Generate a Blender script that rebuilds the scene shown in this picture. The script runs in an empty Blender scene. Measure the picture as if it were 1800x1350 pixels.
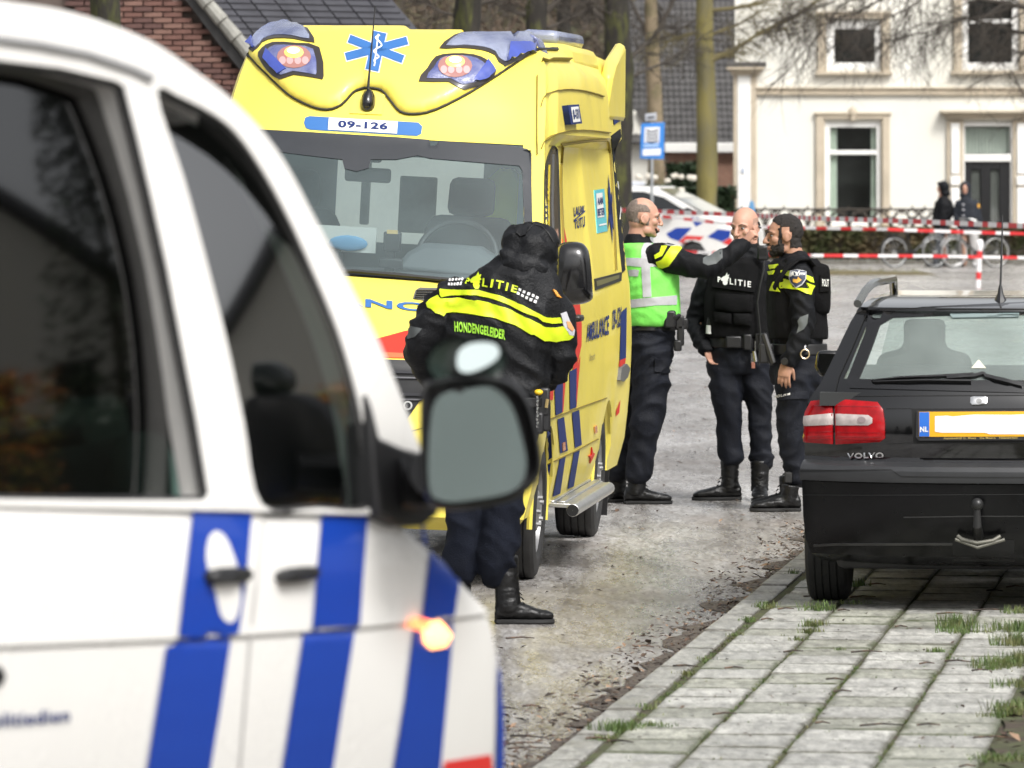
import bpy, bmesh, math, random
from mathutils import Vector, Matrix, noise, geometry
from mathutils.bvhtree import BVHTree

SC = bpy.context.scene
C = SC.collection
R = math.radians
rnd = random.Random(7)

# ---------------------------------------------------------------- camera
F, H, CX, CY = 11000.0, 2.03, 900.0, 310.0      # long lens: focal length in photo pixels, eye height, horizon
cam = bpy.data.cameras.new('camera')
camo = bpy.data.objects.new('camera', cam)
C.objects.link(camo)
camo.location = (0, 0, H)
camo.rotation_euler = (R(90), 0, 0)
cam.sensor_width = 36
cam.lens = 36 * F / 1800
cam.shift_y = -(675 - CY) / 1800
cam.clip_start, cam.clip_end = 0.5, 3000
cam.dof.use_dof = True
cam.dof.focus_distance = 32.5
cam.dof.aperture_fstop = cam.lens / 27.0
cam.dof.aperture_blades = 9
SC.camera = camo

# ---------------------------------------------------------------- sky, sun, exposure
SUN_EL, SUN_AZ = R(48), R(148)                 # high veiled sun behind the camera, a little right
wd = bpy.data.worlds.new('World')
SC.world = wd
wd.use_nodes = True
nt = wd.node_tree
bg = nt.nodes['Background']
sky = nt.nodes.new('ShaderNodeTexSky')
sky.sky_type = 'NISHITA'
sky.sun_disc = False
sky.sun_elevation = SUN_EL
sky.sun_rotation = SUN_AZ
sky.air_density = 1.0
sky.dust_density = 6.0
sky.ozone_density = 1.0
hs = nt.nodes.new('ShaderNodeHueSaturation')    # cloud cover takes the blue out of the sky
hs.inputs['Saturation'].default_value = 0.16
nt.links.new(sky.outputs[0], hs.inputs['Color'])
nt.links.new(hs.outputs[0], bg.inputs['Color'])
bg.inputs['Strength'].default_value = 0.125
sl = bpy.data.lights.new('sun', 'SUN')
sl.energy = 1.5
sl.angle = R(16)
sl.color = (1.0, 0.975, 0.94)
so = bpy.data.objects.new('sun', sl)
C.objects.link(so)
sd = Vector((math.sin(SUN_AZ) * math.cos(SUN_EL), math.cos(SUN_AZ) * math.cos(SUN_EL), math.sin(SUN_EL)))
so.rotation_euler = sd.to_track_quat('Z', 'Y').to_euler()
so.location = (0, 0, 60)
SC.view_settings.view_transform = 'Standard'
SC.view_settings.look = 'None'
SC.view_settings.gamma = 1
SC.view_settings.use_curve_mapping = False
SC.view_settings.exposure = 0.68
SC.cycles.use_denoising = True
SC.cycles.max_bounces = 7
SC.cycles.glossy_bounces = 4
SC.cycles.transparent_max_bounces = 12
SC.cycles.caustics_reflective = False
SC.cycles.caustics_refractive = False
SC.cycles.sample_clamp_indirect = 6

# ---------------------------------------------------------------- helpers
def W(x, y, Y):
    return Vector(((x - CX) * Y / F, Y, H - (y - CY) * Y / F))

def GY(y, z=0.0):
    return (H - z) * F / (y - CY)

def ray(x, y):
    return Vector(((x - CX) / F, 1.0, -(y - CY) / F)).normalized()

EYE = Vector((0, 0, H))

def link(o, parent=None):
    C.objects.link(o)
    if parent is not None:
        o.parent = parent
    return o

def tag(o, label, cat, group=None, kind=None):
    o['label'] = label
    o['category'] = cat
    if group: o['group'] = group
    if kind: o['kind'] = kind
    return o

def thing(name, label, cat, M=None, group=None):
    o = bpy.data.objects.new(name, None)
    o.empty_display_size = 0.2
    link(o)
    o.matrix_world = M if M is not None else Matrix()
    return tag(o, label, cat, group)

def root_of(o):
    while o.parent is not None:
        o = o.parent
    return o

def copy_tree(o, parent=None):
    c = o.copy()
    link(c, parent)
    for ch in list(o.children):
        copy_tree(ch, c)
    return c

def nz(p, s, seed=0.0):
    return noise.noise(Vector((p[0] * s + seed, p[1] * s - seed * 1.7, p[2] * s + seed * .6)))

class MB:
    def __init__(self):
        self.v, self.f, self.m = [], [], []
    def add(self, vs, fs, mi=0):
        b = len(self.v)
        self.v += [tuple(p) for p in vs]
        self.f += [tuple(i + b for i in f) for f in fs]
        self.m += [mi] * len(fs)
        return self
    def box(self, c, size, rot=None, mi=0):
        hx, hy, hz = size[0] / 2, size[1] / 2, size[2] / 2
        vs = [Vector((sx * hx, sy * hy, sz * hz)) for sz in (-1, 1) for sy in (-1, 1) for sx in (-1, 1)]
        if rot is not None: vs = [rot @ v for v in vs]
        c = Vector(c)
        return self.add([v + c for v in vs], [(0, 2, 3, 1), (4, 5, 7, 6), (0, 1, 5, 4), (2, 6, 7, 3), (0, 4, 6, 2), (1, 3, 7, 5)], mi)
    def beam(self, p, q, w, h, up=(0, 0, 1), mi=0):
        p, q = Vector(p), Vector(q)
        d = q - p
        L = d.length
        d.normalize()
        s = d.cross(Vector(up))
        if s.length < 1e-5: s = d.cross(Vector((1, 0, 0)))
        s.normalize()
        u = s.cross(d)
        rot = Matrix((d, s, u)).transposed()
        return self.box((p + q) / 2, (L, w, h), rot, mi)
    def loft(self, rings, cap=True, mi=0, closed=True):
        n = len(rings[0])
        vs = [p for r in rings for p in r]
        fs = []
        for i in range(len(rings) - 1):
            for j in range(n if closed else n - 1):
                a, b = i * n + j, i * n + (j + 1) % n
                fs.append((a, b, b + n, a + n))
        if cap and closed:
            fs.append(tuple(reversed(range(n))))
            fs.append(tuple(range((len(rings) - 1) * n, len(rings) * n)))
        return self.add(vs, fs, mi)
    def tube(self, pts, rad, seg=8, cap=True, mi=0, flat=1.0, dome=False):
        pts = [Vector(p) for p in pts]
        if not hasattr(rad, '__len__'): rad = [rad] * len(pts)
        rad = list(rad)
        if dome:
            d0 = (pts[0] - pts[1]).normalized()
            d1 = (pts[-1] - pts[-2]).normalized()
            a, b = rad[0], rad[-1]
            pts = [pts[0] + d0 * a * .95, pts[0] + d0 * a * .6] + pts + [pts[-1] + d1 * b * .6, pts[-1] + d1 * b * .95]
            rad = [a * .25, a * .8] + rad + [b * .8, b * .25]
        rings = []
        t0 = (pts[1] - pts[0]).normalized()
        ref = Vector((0, 0, 1)) if abs(t0.z) < .9 else Vector((1, 0, 0))
        s = t0.cross(ref).normalized()
        for i, p in enumerate(pts):
            t = (pts[min(i + 1, len(pts) - 1)] - pts[max(i - 1, 0)])
            if t.length < 1e-9: t = t0
            t.normalize()
            s = (s - t * s.dot(t))
            s.normalize()
            u = t.cross(s)
            rings.append([p + s * (math.cos(2 * math.pi * k / seg) * rad[i]) + u * (math.sin(2 * math.pi * k / seg) * rad[i] * flat) for k in range(seg)])
        return self.loft(rings, cap, mi)
    def sphere(self, c, r, seg=12, n=8, rot=None, mi=0):
        if not hasattr(r, '__len__'): r = (r, r, r)
        c = Vector(c)
        rings = []
        for i in range(n + 1):
            a = math.pi * i / n
            sa = max(math.sin(a), .02)
            ring = []
            for k in range(seg):
                b = 2 * math.pi * k / seg
                p = Vector((r[0] * sa * math.cos(b), r[1] * sa * math.sin(b), -r[2] * math.cos(a)))
                if rot is not None: p = rot @ p
                ring.append(c + p)
            rings.append(ring)
        return self.loft(rings, True, mi)
    def disc(self, c, axis, r0, r1, th, seg=24, mi=0):
        """flat ring or disc (r0 may be 0) of some thickness, axis through c"""
        c, axis = Vector(c), Vector(axis).normalized()
        s = axis.cross(Vector((0, 0, 1)) if abs(axis.z) < .9 else Vector((1, 0, 0))).normalized()
        u = axis.cross(s)
        prof = [(r0, -th / 2), (r1, -th / 2), (r1, th / 2), (r0, th / 2)]
        return self.lathe(c, axis, prof, seg, True, mi)
    def lathe(self, c, axis, prof, seg=24, close=False, mi=0):
        c, axis = Vector(c), Vector(axis).normalized()
        s = axis.cross(Vector((0, 0, 1)) if abs(axis.z) < .9 else Vector((1, 0, 0))).normalized()
        u = axis.cross(s)
        n = len(prof)
        vs, fs = [], []
        for k in range(seg):
            a = 2 * math.pi * k / seg
            d = s * math.cos(a) + u * math.sin(a)
            vs += [c + d * max(r, 1e-4) + axis * h for r, h in prof]
        for k in range(seg):
            k2 = (k + 1) % seg
            for i in range(n if close else n - 1):
                j = (i + 1) % n
                fs.append((k * n + i, k2 * n + i, k2 * n + j, k * n + j))
        return self.add(vs, fs, mi)
    def prism(self, poly, vec, mi=0):
        n = len(poly)
        vec = Vector(vec)
        a = [Vector(p) for p in poly]
        vs = a + [p + vec for p in a]
        fs = [tuple(range(n)), tuple(reversed(range(n, 2 * n)))]
        fs += [(i, i + n, (i + 1) % n + n, (i + 1) % n) for i in range(n)]
        return self.add(vs, fs, mi)
    def grid(self, rows, mi=0, skip=None):
        n = len(rows[0])
        vs = [p for r in rows for p in r]
        fs = []
        for i in range(len(rows) - 1):
            for j in range(n - 1):
                if skip and skip(i, j): continue
                fs.append((i * n + j, i * n + j + 1, (i + 1) * n + j + 1, (i + 1) * n + j))
        return self.add(vs, fs, mi)
    def mesh(self, name, mats=(), smooth=True, ang=35, merge=0, fixn=True):
        me = bpy.data.meshes.new(name)
        me.from_pydata(self.v, [], self.f)
        for m in (mats if hasattr(mats, '__len__') else (mats,)): me.materials.append(m)
        me.polygons.foreach_set('material_index', self.m)
        if merge or fixn:
            bm = bmesh.new()
            bm.from_mesh(me)
            if merge: bmesh.ops.remove_doubles(bm, verts=bm.verts, dist=merge)
            if fixn: bmesh.ops.recalc_face_normals(bm, faces=bm.faces)
            bm.to_mesh(me)
            bm.free()
        if smooth:
            me.polygons.foreach_set('use_smooth', [True] * len(me.polygons))
            me.set_sharp_from_angle(angle=R(ang))
        me.update()
        return me
    def build(self, name, mats, parent=None, smooth=True, ang=35, bevel=0, bseg=2, merge=0, fixn=True, sub=0):
        o = bpy.data.objects.new(name, self.mesh(name, mats, smooth, ang, merge, fixn))
        link(o, parent)
        if sub:
            m = o.modifiers.new('sub', 'SUBSURF'); m.levels = m.render_levels = sub
        if bevel:
            m = o.modifiers.new('bevel', 'BEVEL')
            m.width, m.segments, m.limit_method, m.angle_limit = bevel, bseg, 'ANGLE', R(38)
            m.harden_normals = False
        return o

def remesh(mb, voxel, smooth=3, fac=.5):
    me = mb.mesh('tmp', (), False, merge=0)
    o = bpy.data.objects.new('tmp', me)
    link(o)
    m = o.modifiers.new('r', 'REMESH'); m.mode = 'VOXEL'; m.voxel_size = voxel
    if smooth:
        m = o.modifiers.new('s', 'SMOOTH'); m.iterations = smooth; m.factor = fac
    dg = bpy.context.evaluated_depsgraph_get()
    r = bpy.data.meshes.new_from_object(o.evaluated_get(dg))
    bpy.data.objects.remove(o)
    bpy.data.meshes.remove(me)
    r.polygons.foreach_set('use_smooth', [True] * len(r.polygons))
    return r

def displace(me, fn):
    ns = [v.normal.copy() for v in me.vertices]
    for v, n in zip(me.vertices, ns):
        v.co = v.co + n * fn(v.co)
    me.update()

def mesh_obj(name, me, mats, parent=None):
    me.name = name
    me.materials.clear()
    for m in (mats if hasattr(mats, '__len__') else (mats,)): me.materials.append(m)
    return link(bpy.data.objects.new(name, me), parent)

# ---- materials
def _n(nt, t, **kw):
    n = nt.nodes.new(t)
    for k, v in kw.items(): setattr(n, k, v)
    return n

MATS = {}
def mat(name, col, rough=.5, metal=0.0, spec=.5, coat=0.0, var=0.0, vs=6.0, bump=0.0, bs=60.0, rvar=0.0, emit=None, es=0.0,
        col2=None, mixs=4.0, mixlo=.45, mixhi=.6, stretch=(1, 1, 1), sheen=0.0, rs=None):
    m = bpy.data.materials.new(name)
    MATS[name] = m
    m.use_nodes = True
    nt = m.node_tree
    p = nt.nodes['Principled BSDF']
    col = tuple(col) + (1,)
    p.inputs['Base Color'].default_value = col
    p.inputs['Roughness'].default_value = rough
    p.inputs['Metallic'].default_value = metal
    p.inputs['Specular IOR Level'].default_value = spec
    p.inputs['Coat Weight'].default_value = coat
    p.inputs['Coat Roughness'].default_value = .05
    p.inputs['Sheen Weight'].default_value = sheen
    if emit:
        p.inputs['Emission Color'].default_value = tuple(emit) + (1,)
        p.inputs['Emission Strength'].default_value = es
    if var or bump or rvar or col2:
        tc = _n(nt, 'ShaderNodeTexCoord')
        mp = _n(nt, 'ShaderNodeMapping')
        mp.inputs['Scale'].default_value = stretch
        nt.links.new(tc.outputs['Object'], mp.inputs[0])
        def tex(scale, detail=4.0, rgh=.6):
            t = _n(nt, 'ShaderNodeTexNoise')
            t.inputs['Scale'].default_value = scale
            t.inputs['Detail'].default_value = detail
            t.inputs['Roughness'].default_value = rgh
            nt.links.new(mp.outputs[0], t.inputs['Vector'])
            return t.outputs['Fac']
        out = None
        if col2:
            rp = _n(nt, 'ShaderNodeValToRGB')
            rp.color_ramp.elements[0].position, rp.color_ramp.elements[1].position = mixlo, mixhi
            rp.color_ramp.elements[0].color = col
            rp.color_ramp.elements[1].color = tuple(col2) + (1,)
            nt.links.new(tex(mixs), rp.inputs[0])
            out = rp.outputs[0]
        if var:
            mr = _n(nt, 'ShaderNodeMapRange')
            mr.inputs['From Min'].default_value, mr.inputs['From Max'].default_value = .25, .75
            mr.inputs['To Min'].default_value, mr.inputs['To Max'].default_value = 1 - var, 1 + var
            nt.links.new(tex(vs), mr.inputs['Value'])
            hv = _n(nt, 'ShaderNodeHueSaturation')
            hv.inputs['Color'].default_value = col
            if out: nt.links.new(out, hv.inputs['Color'])
            nt.links.new(mr.outputs[0], hv.inputs['Value'])
            out = hv.outputs[0]
        if out: nt.links.new(out, p.inputs['Base Color'])
        if rvar:
            mr = _n(nt, 'ShaderNodeMapRange')
            mr.inputs['From Min'].default_value, mr.inputs['From Max'].default_value = .3, .7
            mr.inputs['To Min'].default_value, mr.inputs['To Max'].default_value = max(rough - rvar, .02), min(rough + rvar, 1)
            nt.links.new(tex(rs or vs * 1.7), mr.inputs['Value'])
            nt.links.new(mr.outputs[0], p.inputs['Roughness'])
        if bump:
            b = _n(nt, 'ShaderNodeBump')
            b.inputs['Strength'].default_value = min(bump, 1)
            b.inputs['Distance'].default_value = .01
            nt.links.new(tex(bs, 5.0), b.inputs['Height'])
            nt.links.new(b.outputs[0], p.inputs['Normal'])
    return m

def glass(name, tint=(.6, .66, .65), ior=1.5, rough=.02, rain=0.0, film=0.0, filmc=(.62, .66, .66)):
    """window pane: clear tinted sheet with mirror reflection growing to grazing angles; film = diffuse share for mist and painted sky reflection"""
    m = bpy.data.materials.new(name)
    m.use_nodes = True
    nt = m.node_tree
    nt.nodes.remove(nt.nodes['Principled BSDF'])
    out = nt.nodes['Material Output']
    fr = _n(nt, 'ShaderNodeFresnel')
    ge = _n(nt, 'ShaderNodeNewGeometry')           # a thin pane reflects alike from both sides
    mi = _n(nt, 'ShaderNodeMapRange')
    mi.inputs['To Min'].default_value, mi.inputs['To Max'].default_value = ior, 1 / ior
    nt.links.new(ge.outputs['Backfacing'], mi.inputs['Value'])
    nt.links.new(mi.outputs[0], fr.inputs[0])
    tr = _n(nt, 'ShaderNodeBsdfTransparent'); tr.inputs[0].default_value = tint + (1,)
    gl = _n(nt, 'ShaderNodeBsdfGlossy'); gl.inputs['Roughness'].default_value = rough
    mx = _n(nt, 'ShaderNodeMixShader')
    ad = _n(nt, 'ShaderNodeMath', operation='MULTIPLY_ADD')
    ad.inputs[1].default_value = 1.0
    ad.inputs[2].default_value = 0.04
    nt.links.new(fr.outputs[0], ad.inputs[0])
    nt.links.new(ad.outputs[0], mx.inputs[0])
    nt.links.new(tr.outputs[0], mx.inputs[1])
    nt.links.new(gl.outputs[0], mx.inputs[2])
    last = mx.outputs[0]
    if film:
        df = _n(nt, 'ShaderNodeBsdfDiffuse'); df.inputs[0].default_value = filmc + (1,)
        m2 = _n(nt, 'ShaderNodeMixShader')
        tc = _n(nt, 'ShaderNodeTexCoord')
        t = _n(nt, 'ShaderNodeTexNoise'); t.inputs['Scale'].default_value = 3.0; t.inputs['Detail'].default_value = 6
        nt.links.new(tc.outputs['Object'], t.inputs['Vector'])
        mr = _n(nt, 'ShaderNodeMapRange')
        mr.inputs['From Min'].default_value, mr.inputs['From Max'].default_value = .3, .75
        mr.inputs['To Min'].default_value, mr.inputs['To Max'].default_value = film * .7, film * 1.3
        nt.links.new(t.outputs['Fac'], mr.inputs['Value'])
        nt.links.new(mr.outputs[0], m2.inputs[0])
        nt.links.new(last, m2.inputs[1]); nt.links.new(df.outputs[0], m2.inputs[2])
        last = m2.outputs[0]
    nt.links.new(last, out.inputs[0])
    return m

# ---- printed, glued or set-on shapes: a 2D outline laid onto a real surface
def bvh_of(objs):
    vs, fs = [], []
    for o in objs:
        Mw = root_of(o).matrix_basis
        b = len(vs)
        vs += [Mw @ v.co for v in o.data.vertices]
        fs += [tuple(i + b for i in p.vertices) for p in o.data.polygons]
    return BVHTree.FromPolygons(vs, fs)

def smooth_poly(pts, n=4, closed=True):
    N = len(pts)
    out = []
    rng = range(N) if closed else range(N - 1)
    for i in rng:
        g = (lambda k: pts[k % N]) if closed else (lambda k: pts[min(max(k, 0), N - 1)])
        p0, p1, p2, p3 = g(i - 1), g(i), g(i + 1), g(i + 2)
        for k in range(n):
            t = k / n
            out.append(tuple(.5 * (2 * p1[a] + (p2[a] - p0[a]) * t + (2 * p0[a] - 5 * p1[a] + 4 * p2[a] - p3[a]) * t * t + (-p0[a] + 3 * p1[a] - 3 * p2[a] + p3[a]) * t ** 3) for a in (0, 1)))
    if not closed: out.append(tuple(pts[-1]))
    return out

def in_poly(x, y, poly):
    c = False
    j = len(poly) - 1
    for i in range(len(poly)):
        xi, yi = poly[i]; xj, yj = poly[j]
        if (yi > y) != (yj > y) and x < (xj - xi) * (y - yi) / (yj - yi) + xi: c = not c
        j = i
    return c

def seg_d(x, y, poly):
    best = 1e9
    j = len(poly) - 1
    for i in range(len(poly)):
        ax, ay = poly[j]; bx, by = poly[i]
        dx, dy = bx - ax, by - ay
        L = dx * dx + dy * dy
        t = 0 if L == 0 else max(0, min(1, ((x - ax) * dx + (y - ay) * dy) / L))
        d = (ax + t * dx - x) ** 2 + (ay + t * dy - y) ** 2
        if d < best: best = d
        j = i
    return math.sqrt(best)

def panel_tris(outer, holes, res):
    P, E = [], []
    polys = []
    for poly in [outer] + holes:
        st = len(P); q = []
        for i in range(len(poly)):
            a, b = poly[i], poly[(i + 1) % len(poly)]
            k = max(1, int(math.hypot(b[0] - a[0], b[1] - a[1]) / res))
            for j in range(k): q.append((a[0] + (b[0] - a[0]) * j / k, a[1] + (b[1] - a[1]) * j / k))
        P += [Vector(p) for p in q]
        E += [(st + i, st + (i + 1) % len(q)) for i in range(len(q))]
        polys.append(q)
    vs, es, fs, _, _, _ = geometry.delaunay_2d_cdt(P, E, [], 0, 1e-4)
    out = []
    for f in fs:
        cx = sum(vs[i].x for i in f) / len(f); cy = sum(vs[i].y for i in f) / len(f)
        if in_poly(cx, cy, polys[0]) and not any(in_poly(cx, cy, h) for h in polys[1:]): out.append(tuple(f))
    return [(v.x, v.y) for v in vs], out

def outline_tris(poly, res):
    """resample the outline, fill with a grid, triangulate"""
    P = []
    N = len(poly)
    for i in range(N):
        a, b = poly[i], poly[(i + 1) % N]
        k = max(1, int(math.hypot(b[0] - a[0], b[1] - a[1]) / res))
        for j in range(k):
            P.append(Vector((a[0] + (b[0] - a[0]) * j / k, a[1] + (b[1] - a[1]) * j / k)))
    nb = len(P)
    xs = [p.x for p in P]; ys = [p.y for p in P]
    pp = [(p.x, p.y) for p in P]
    y = min(ys) + res / 2
    row = 0
    while y < max(ys):
        x = min(xs) + res * (.5 if row % 2 else .99)
        while x < max(xs):
            if in_poly(x, y, pp) and seg_d(x, y, pp) > res * .45: P.append(Vector((x, y)))
            x += res
        y += res * .9
        row += 1
    edges = [(i, (i + 1) % nb) for i in range(nb)]
    vs, es, fs, _, _, _ = geometry.delaunay_2d_cdt(P, edges, [tuple(range(nb))], 1, 1e-4)
    return [(v.x, v.y) for v in vs], fs, pp

def cast(x, y, bvh):
    h = bvh.ray_cast(EYE, ray(x, y), 400)
    if h[0] is None: return None
    n = h[1] if h[1].dot(EYE - h[0]) > 0 else -h[1]
    return h[0], n

def lay(name, poly, bvh, m, parent, off=.003, res=8, dome=0.0, domer=12, skirt=True, smooth=0, extra=None, part=True):
    """a shape whose outline was measured in the photograph, laid on the surface of its thing; gets a rim (skirt) down to the surface"""
    if smooth: poly = smooth_poly(poly, smooth)
    vs, fs, pp = outline_tris(poly, res)
    Mi = root_of(parent).matrix_basis.inverted()
    hits = [cast(x, y, bvh) for x, y in vs]
    good = [h for h in hits if h]
    if not good:
        print('lay: no surface under', name); return None
    cen = [(v, h) for v, h in zip(vs, hits) if h]
    out, nrm = [], []
    for (x, y), h in zip(vs, hits):
        if h is None:
            k = min(cen, key=lambda c: (c[0][0] - x) ** 2 + (c[0][1] - y) ** 2)
            p = EYE + ray(x, y) * ((k[1][0] - EYE).length); n = k[1][1]
            q = bvh.find_nearest(p)
            if q[0] is not None and (q[0] - p).length < .12:
                p = q[0]
        else: p, n = h
        d = off
        if dome:
            e = min(1.0, seg_d(x, y, pp) / domer)
            d += dome * math.sqrt(max(0, 1 - (1 - e) ** 2))
        out.append(p + n * d); nrm.append(n)
    mb = MB()
    fl = [tuple(f) for f in fs]
    if skirt:
        cnt = {}
        for f in fl:
            for i in range(len(f)):
                a, b = f[i], f[(i + 1) % len(f)]
                cnt[(min(a, b), max(a, b))] = cnt.get((min(a, b), max(a, b)), 0) + 1
        nv = len(out)
        low = {}
        for (a, b), c in cnt.items():
            if c == 1:
                for k in (a, b):
                    if k not in low:
                        low[k] = len(out)
                        out.append(out[k] - nrm[k] * (off + .004))
                fl.append((a, b, low[b], low[a]))
    mb.add([Mi @ p for p in out], fl)
    return mb.build(name, m, parent, smooth=True, ang=50)

def stroke(pts, w, closed=False, smooth=0):
    """outline polygon of a line of width w (number or list) along 2D points"""
    if smooth: pts = smooth_poly(pts, smooth, closed)
    n = len(pts)
    ww = w if hasattr(w, '__len__') else None
    L, Rr = [], []
    for i in range(n):
        a, b = pts[max(i - 1, 0)], pts[min(i + 1, n - 1)]
        dx, dy = b[0] - a[0], b[1] - a[1]
        l = math.hypot(dx, dy) or 1
        hw = (w if ww is None else ww[0] + (ww[1] - ww[0]) * i / (n - 1)) / 2
        L.append((pts[i][0] - dy / l * hw, pts[i][1] + dx / l * hw))
        Rr.append((pts[i][0] + dy / l * hw, pts[i][1] - dx / l * hw))
    return L + Rr[::-1]

_txt = {}
def text2d(s, bold=.0, space=1.0):
    key = (s, bold, space)
    if key in _txt: return _txt[key]
    cu = bpy.data.curves.new('t', 'FONT')
    cu.body = s
    cu.offset = bold
    cu.space_character = space
    cu.resolution_u = 3
    o = bpy.data.objects.new('t', cu)
    link(o)
    dg = bpy.context.evaluated_depsgraph_get()
    dg.update()
    me = bpy.data.meshes.new_from_object(o.evaluated_get(dg))
    vs = [(v.co.x, v.co.y) for v in me.vertices]
    fs = [tuple(p.vertices) for p in me.polygons]
    bpy.data.objects.remove(o)
    bpy.data.meshes.remove(me)
    x0, x1 = min(v[0] for v in vs), max(v[0] for v in vs)
    y0, y1 = min(v[1] for v in vs), max(v[1] for v in vs)
    r = ([((x - x0) / (x1 - x0), (y - y0) / (y1 - y0)) for x, y in vs], fs)
    _txt[key] = r
    return r

def lay_text(name, s, quad, bvh, m, parent, off=.004, bold=.02, space=1.08):
    """lettering; quad = photo corners TL, TR, BR, BL of its box (or a function of u, v)"""
    vs, fs = text2d(s, bold, space)
    Mi = root_of(parent).matrix_basis.inverted()
    if not callable(quad):
        tl, tr, br, bl = quad
        fn = lambda u, v: tuple((1 - v) * ((1 - u) * bl[a] + u * br[a]) + v * ((1 - u) * tl[a] + u * tr[a]) for a in (0, 1))
    else: fn = quad
    out = []
    last = None
    for u, v in vs:
        x, y = fn(u, v)
        h = cast(x, y, bvh)
        if h is None:
            out.append(None); continue
        out.append(h[0] + h[1] * off)
        last = out[-1]
    if last is None:
        print('text: no surface', s); return None
    keep = [f for f in fs if all(out[i] is not None for i in f)]
    mb = MB()
    mb.add([Mi @ (p if p is not None else last) for p in out], keep)
    return mb.build(name, m, parent, smooth=False, fixn=False)

def facing_fix(o): return o
# ================================================================ ground
TA = 0.121                                     # the road runs this much to the right per metre away
RD = Vector((TA, 1, 0)).normalized()           # along the road
RP = Vector((RD.y, -RD.x, 0))                  # across, to the right
PZ = 0.07                                      # pavement height

def RP_(p0, Y, z=0.0):                         # p0 = offset right of the line X = TA * Y
    return Vector((p0 + TA * Y, Y, z))

def asphalt():
    m = bpy.data.materials.new('wet_asphalt')
    m.use_nodes = True
    nt = m.node_tree
    p = nt.nodes['Principled BSDF']
    tc = _n(nt, 'ShaderNodeTexCoord')
    def tex(scale, detail=5, rg=.6, st=(1, 1, 1), rot=0.0):
        mp = _n(nt, 'ShaderNodeMapping'); mp.inputs['Scale'].default_value = st
        mp.inputs['Rotation'].default_value = (0, 0, rot)
        nt.links.new(tc.outputs['Object'], mp.inputs[0])
        t = _n(nt, 'ShaderNodeTexNoise')
        t.inputs['Scale'].default_value = scale; t.inputs['Detail'].default_value = detail; t.inputs['Roughness'].default_value = rg
        nt.links.new(mp.outputs[0], t.inputs['Vector'])
        return t.outputs['Fac']
    def ramp(src, a, b, c0, c1):
        r = _n(nt, 'ShaderNodeValToRGB')
        r.color_ramp.elements[0].position, r.color_ramp.elements[1].position = a, b
        r.color_ramp.elements[0].color, r.color_ramp.elements[1].color = c0 + (1,), c1 + (1,)
        nt.links.new(src, r.inputs[0])
        return r.outputs[0]
    def mul(a, b, f=1.0, kind='MULTIPLY'):
        x = _n(nt, 'ShaderNodeMix', data_type='RGBA', blend_type=kind)
        x.inputs[0].default_value = f
        nt.links.new(a, x.inputs[6]); nt.links.new(b, x.inputs[7])
        return x.outputs[2]
    base = ramp(tex(.55, 6, .65, (1, .35, 1), .12), .35, .68, (.225, .212, .20), (.545, .54, .535))  # pale patches paint the sky's reflection on wet road into the colour
    spk = ramp(tex(48, 3, .8), .34, .58, (.16, .15, .14), (1.25, 1.25, 1.25))
    stain = ramp(tex(.35, 5, .7, (1, .3, 1), .12), .56, .70, (1, 1, 1), (.84, .70, .62))
    base = mul(base, stain, .8)
    base = mul(base, ramp(tex(13, 5, .75, (1, .13, 1), .12), .34, .62, (.58, .54, .50), (1.15, 1.15, 1.15)), .75)      # streaks of grit and painted wet sheen
    base = mul(base, ramp(tex(32, 4, .75, (1, .16, 1), .12), .36, .56, (.45, .42, .39), (1.1, 1.1, 1.1)), .7)
    c = mul(base, spk, .9)
    bits = ramp(tex(7, 4, .8, (1, .45, 1)), .30, .40, (.22, .18, .15), (1, 1, 1))
    c = mul(c, bits, .8)
    nt.links.new(c, p.inputs['Base Color'])
    mr = _n(nt, 'ShaderNodeMapRange')
    mr.inputs['From Min'].default_value, mr.inputs['From Max'].default_value = .38, .6
    mr.inputs['To Min'].default_value, mr.inputs['To Max'].default_value = .12, .46
    nt.links.new(tex(2.2, 6, .75, (1, .16, 1), .12), mr.inputs['Value'])
    nt.links.new(mr.outputs[0], p.inputs['Roughness'])
    p.inputs['Specular IOR Level'].default_value = .5
    b = _n(nt, 'ShaderNodeBump'); b.inputs['Strength'].default_value = .35; b.inputs['Distance'].default_value = .006
    nt.links.new(tex(90, 3, .7), b.inputs['Height'])
    nt.links.new(b.outputs[0], p.inputs['Normal'])
    return m

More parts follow.
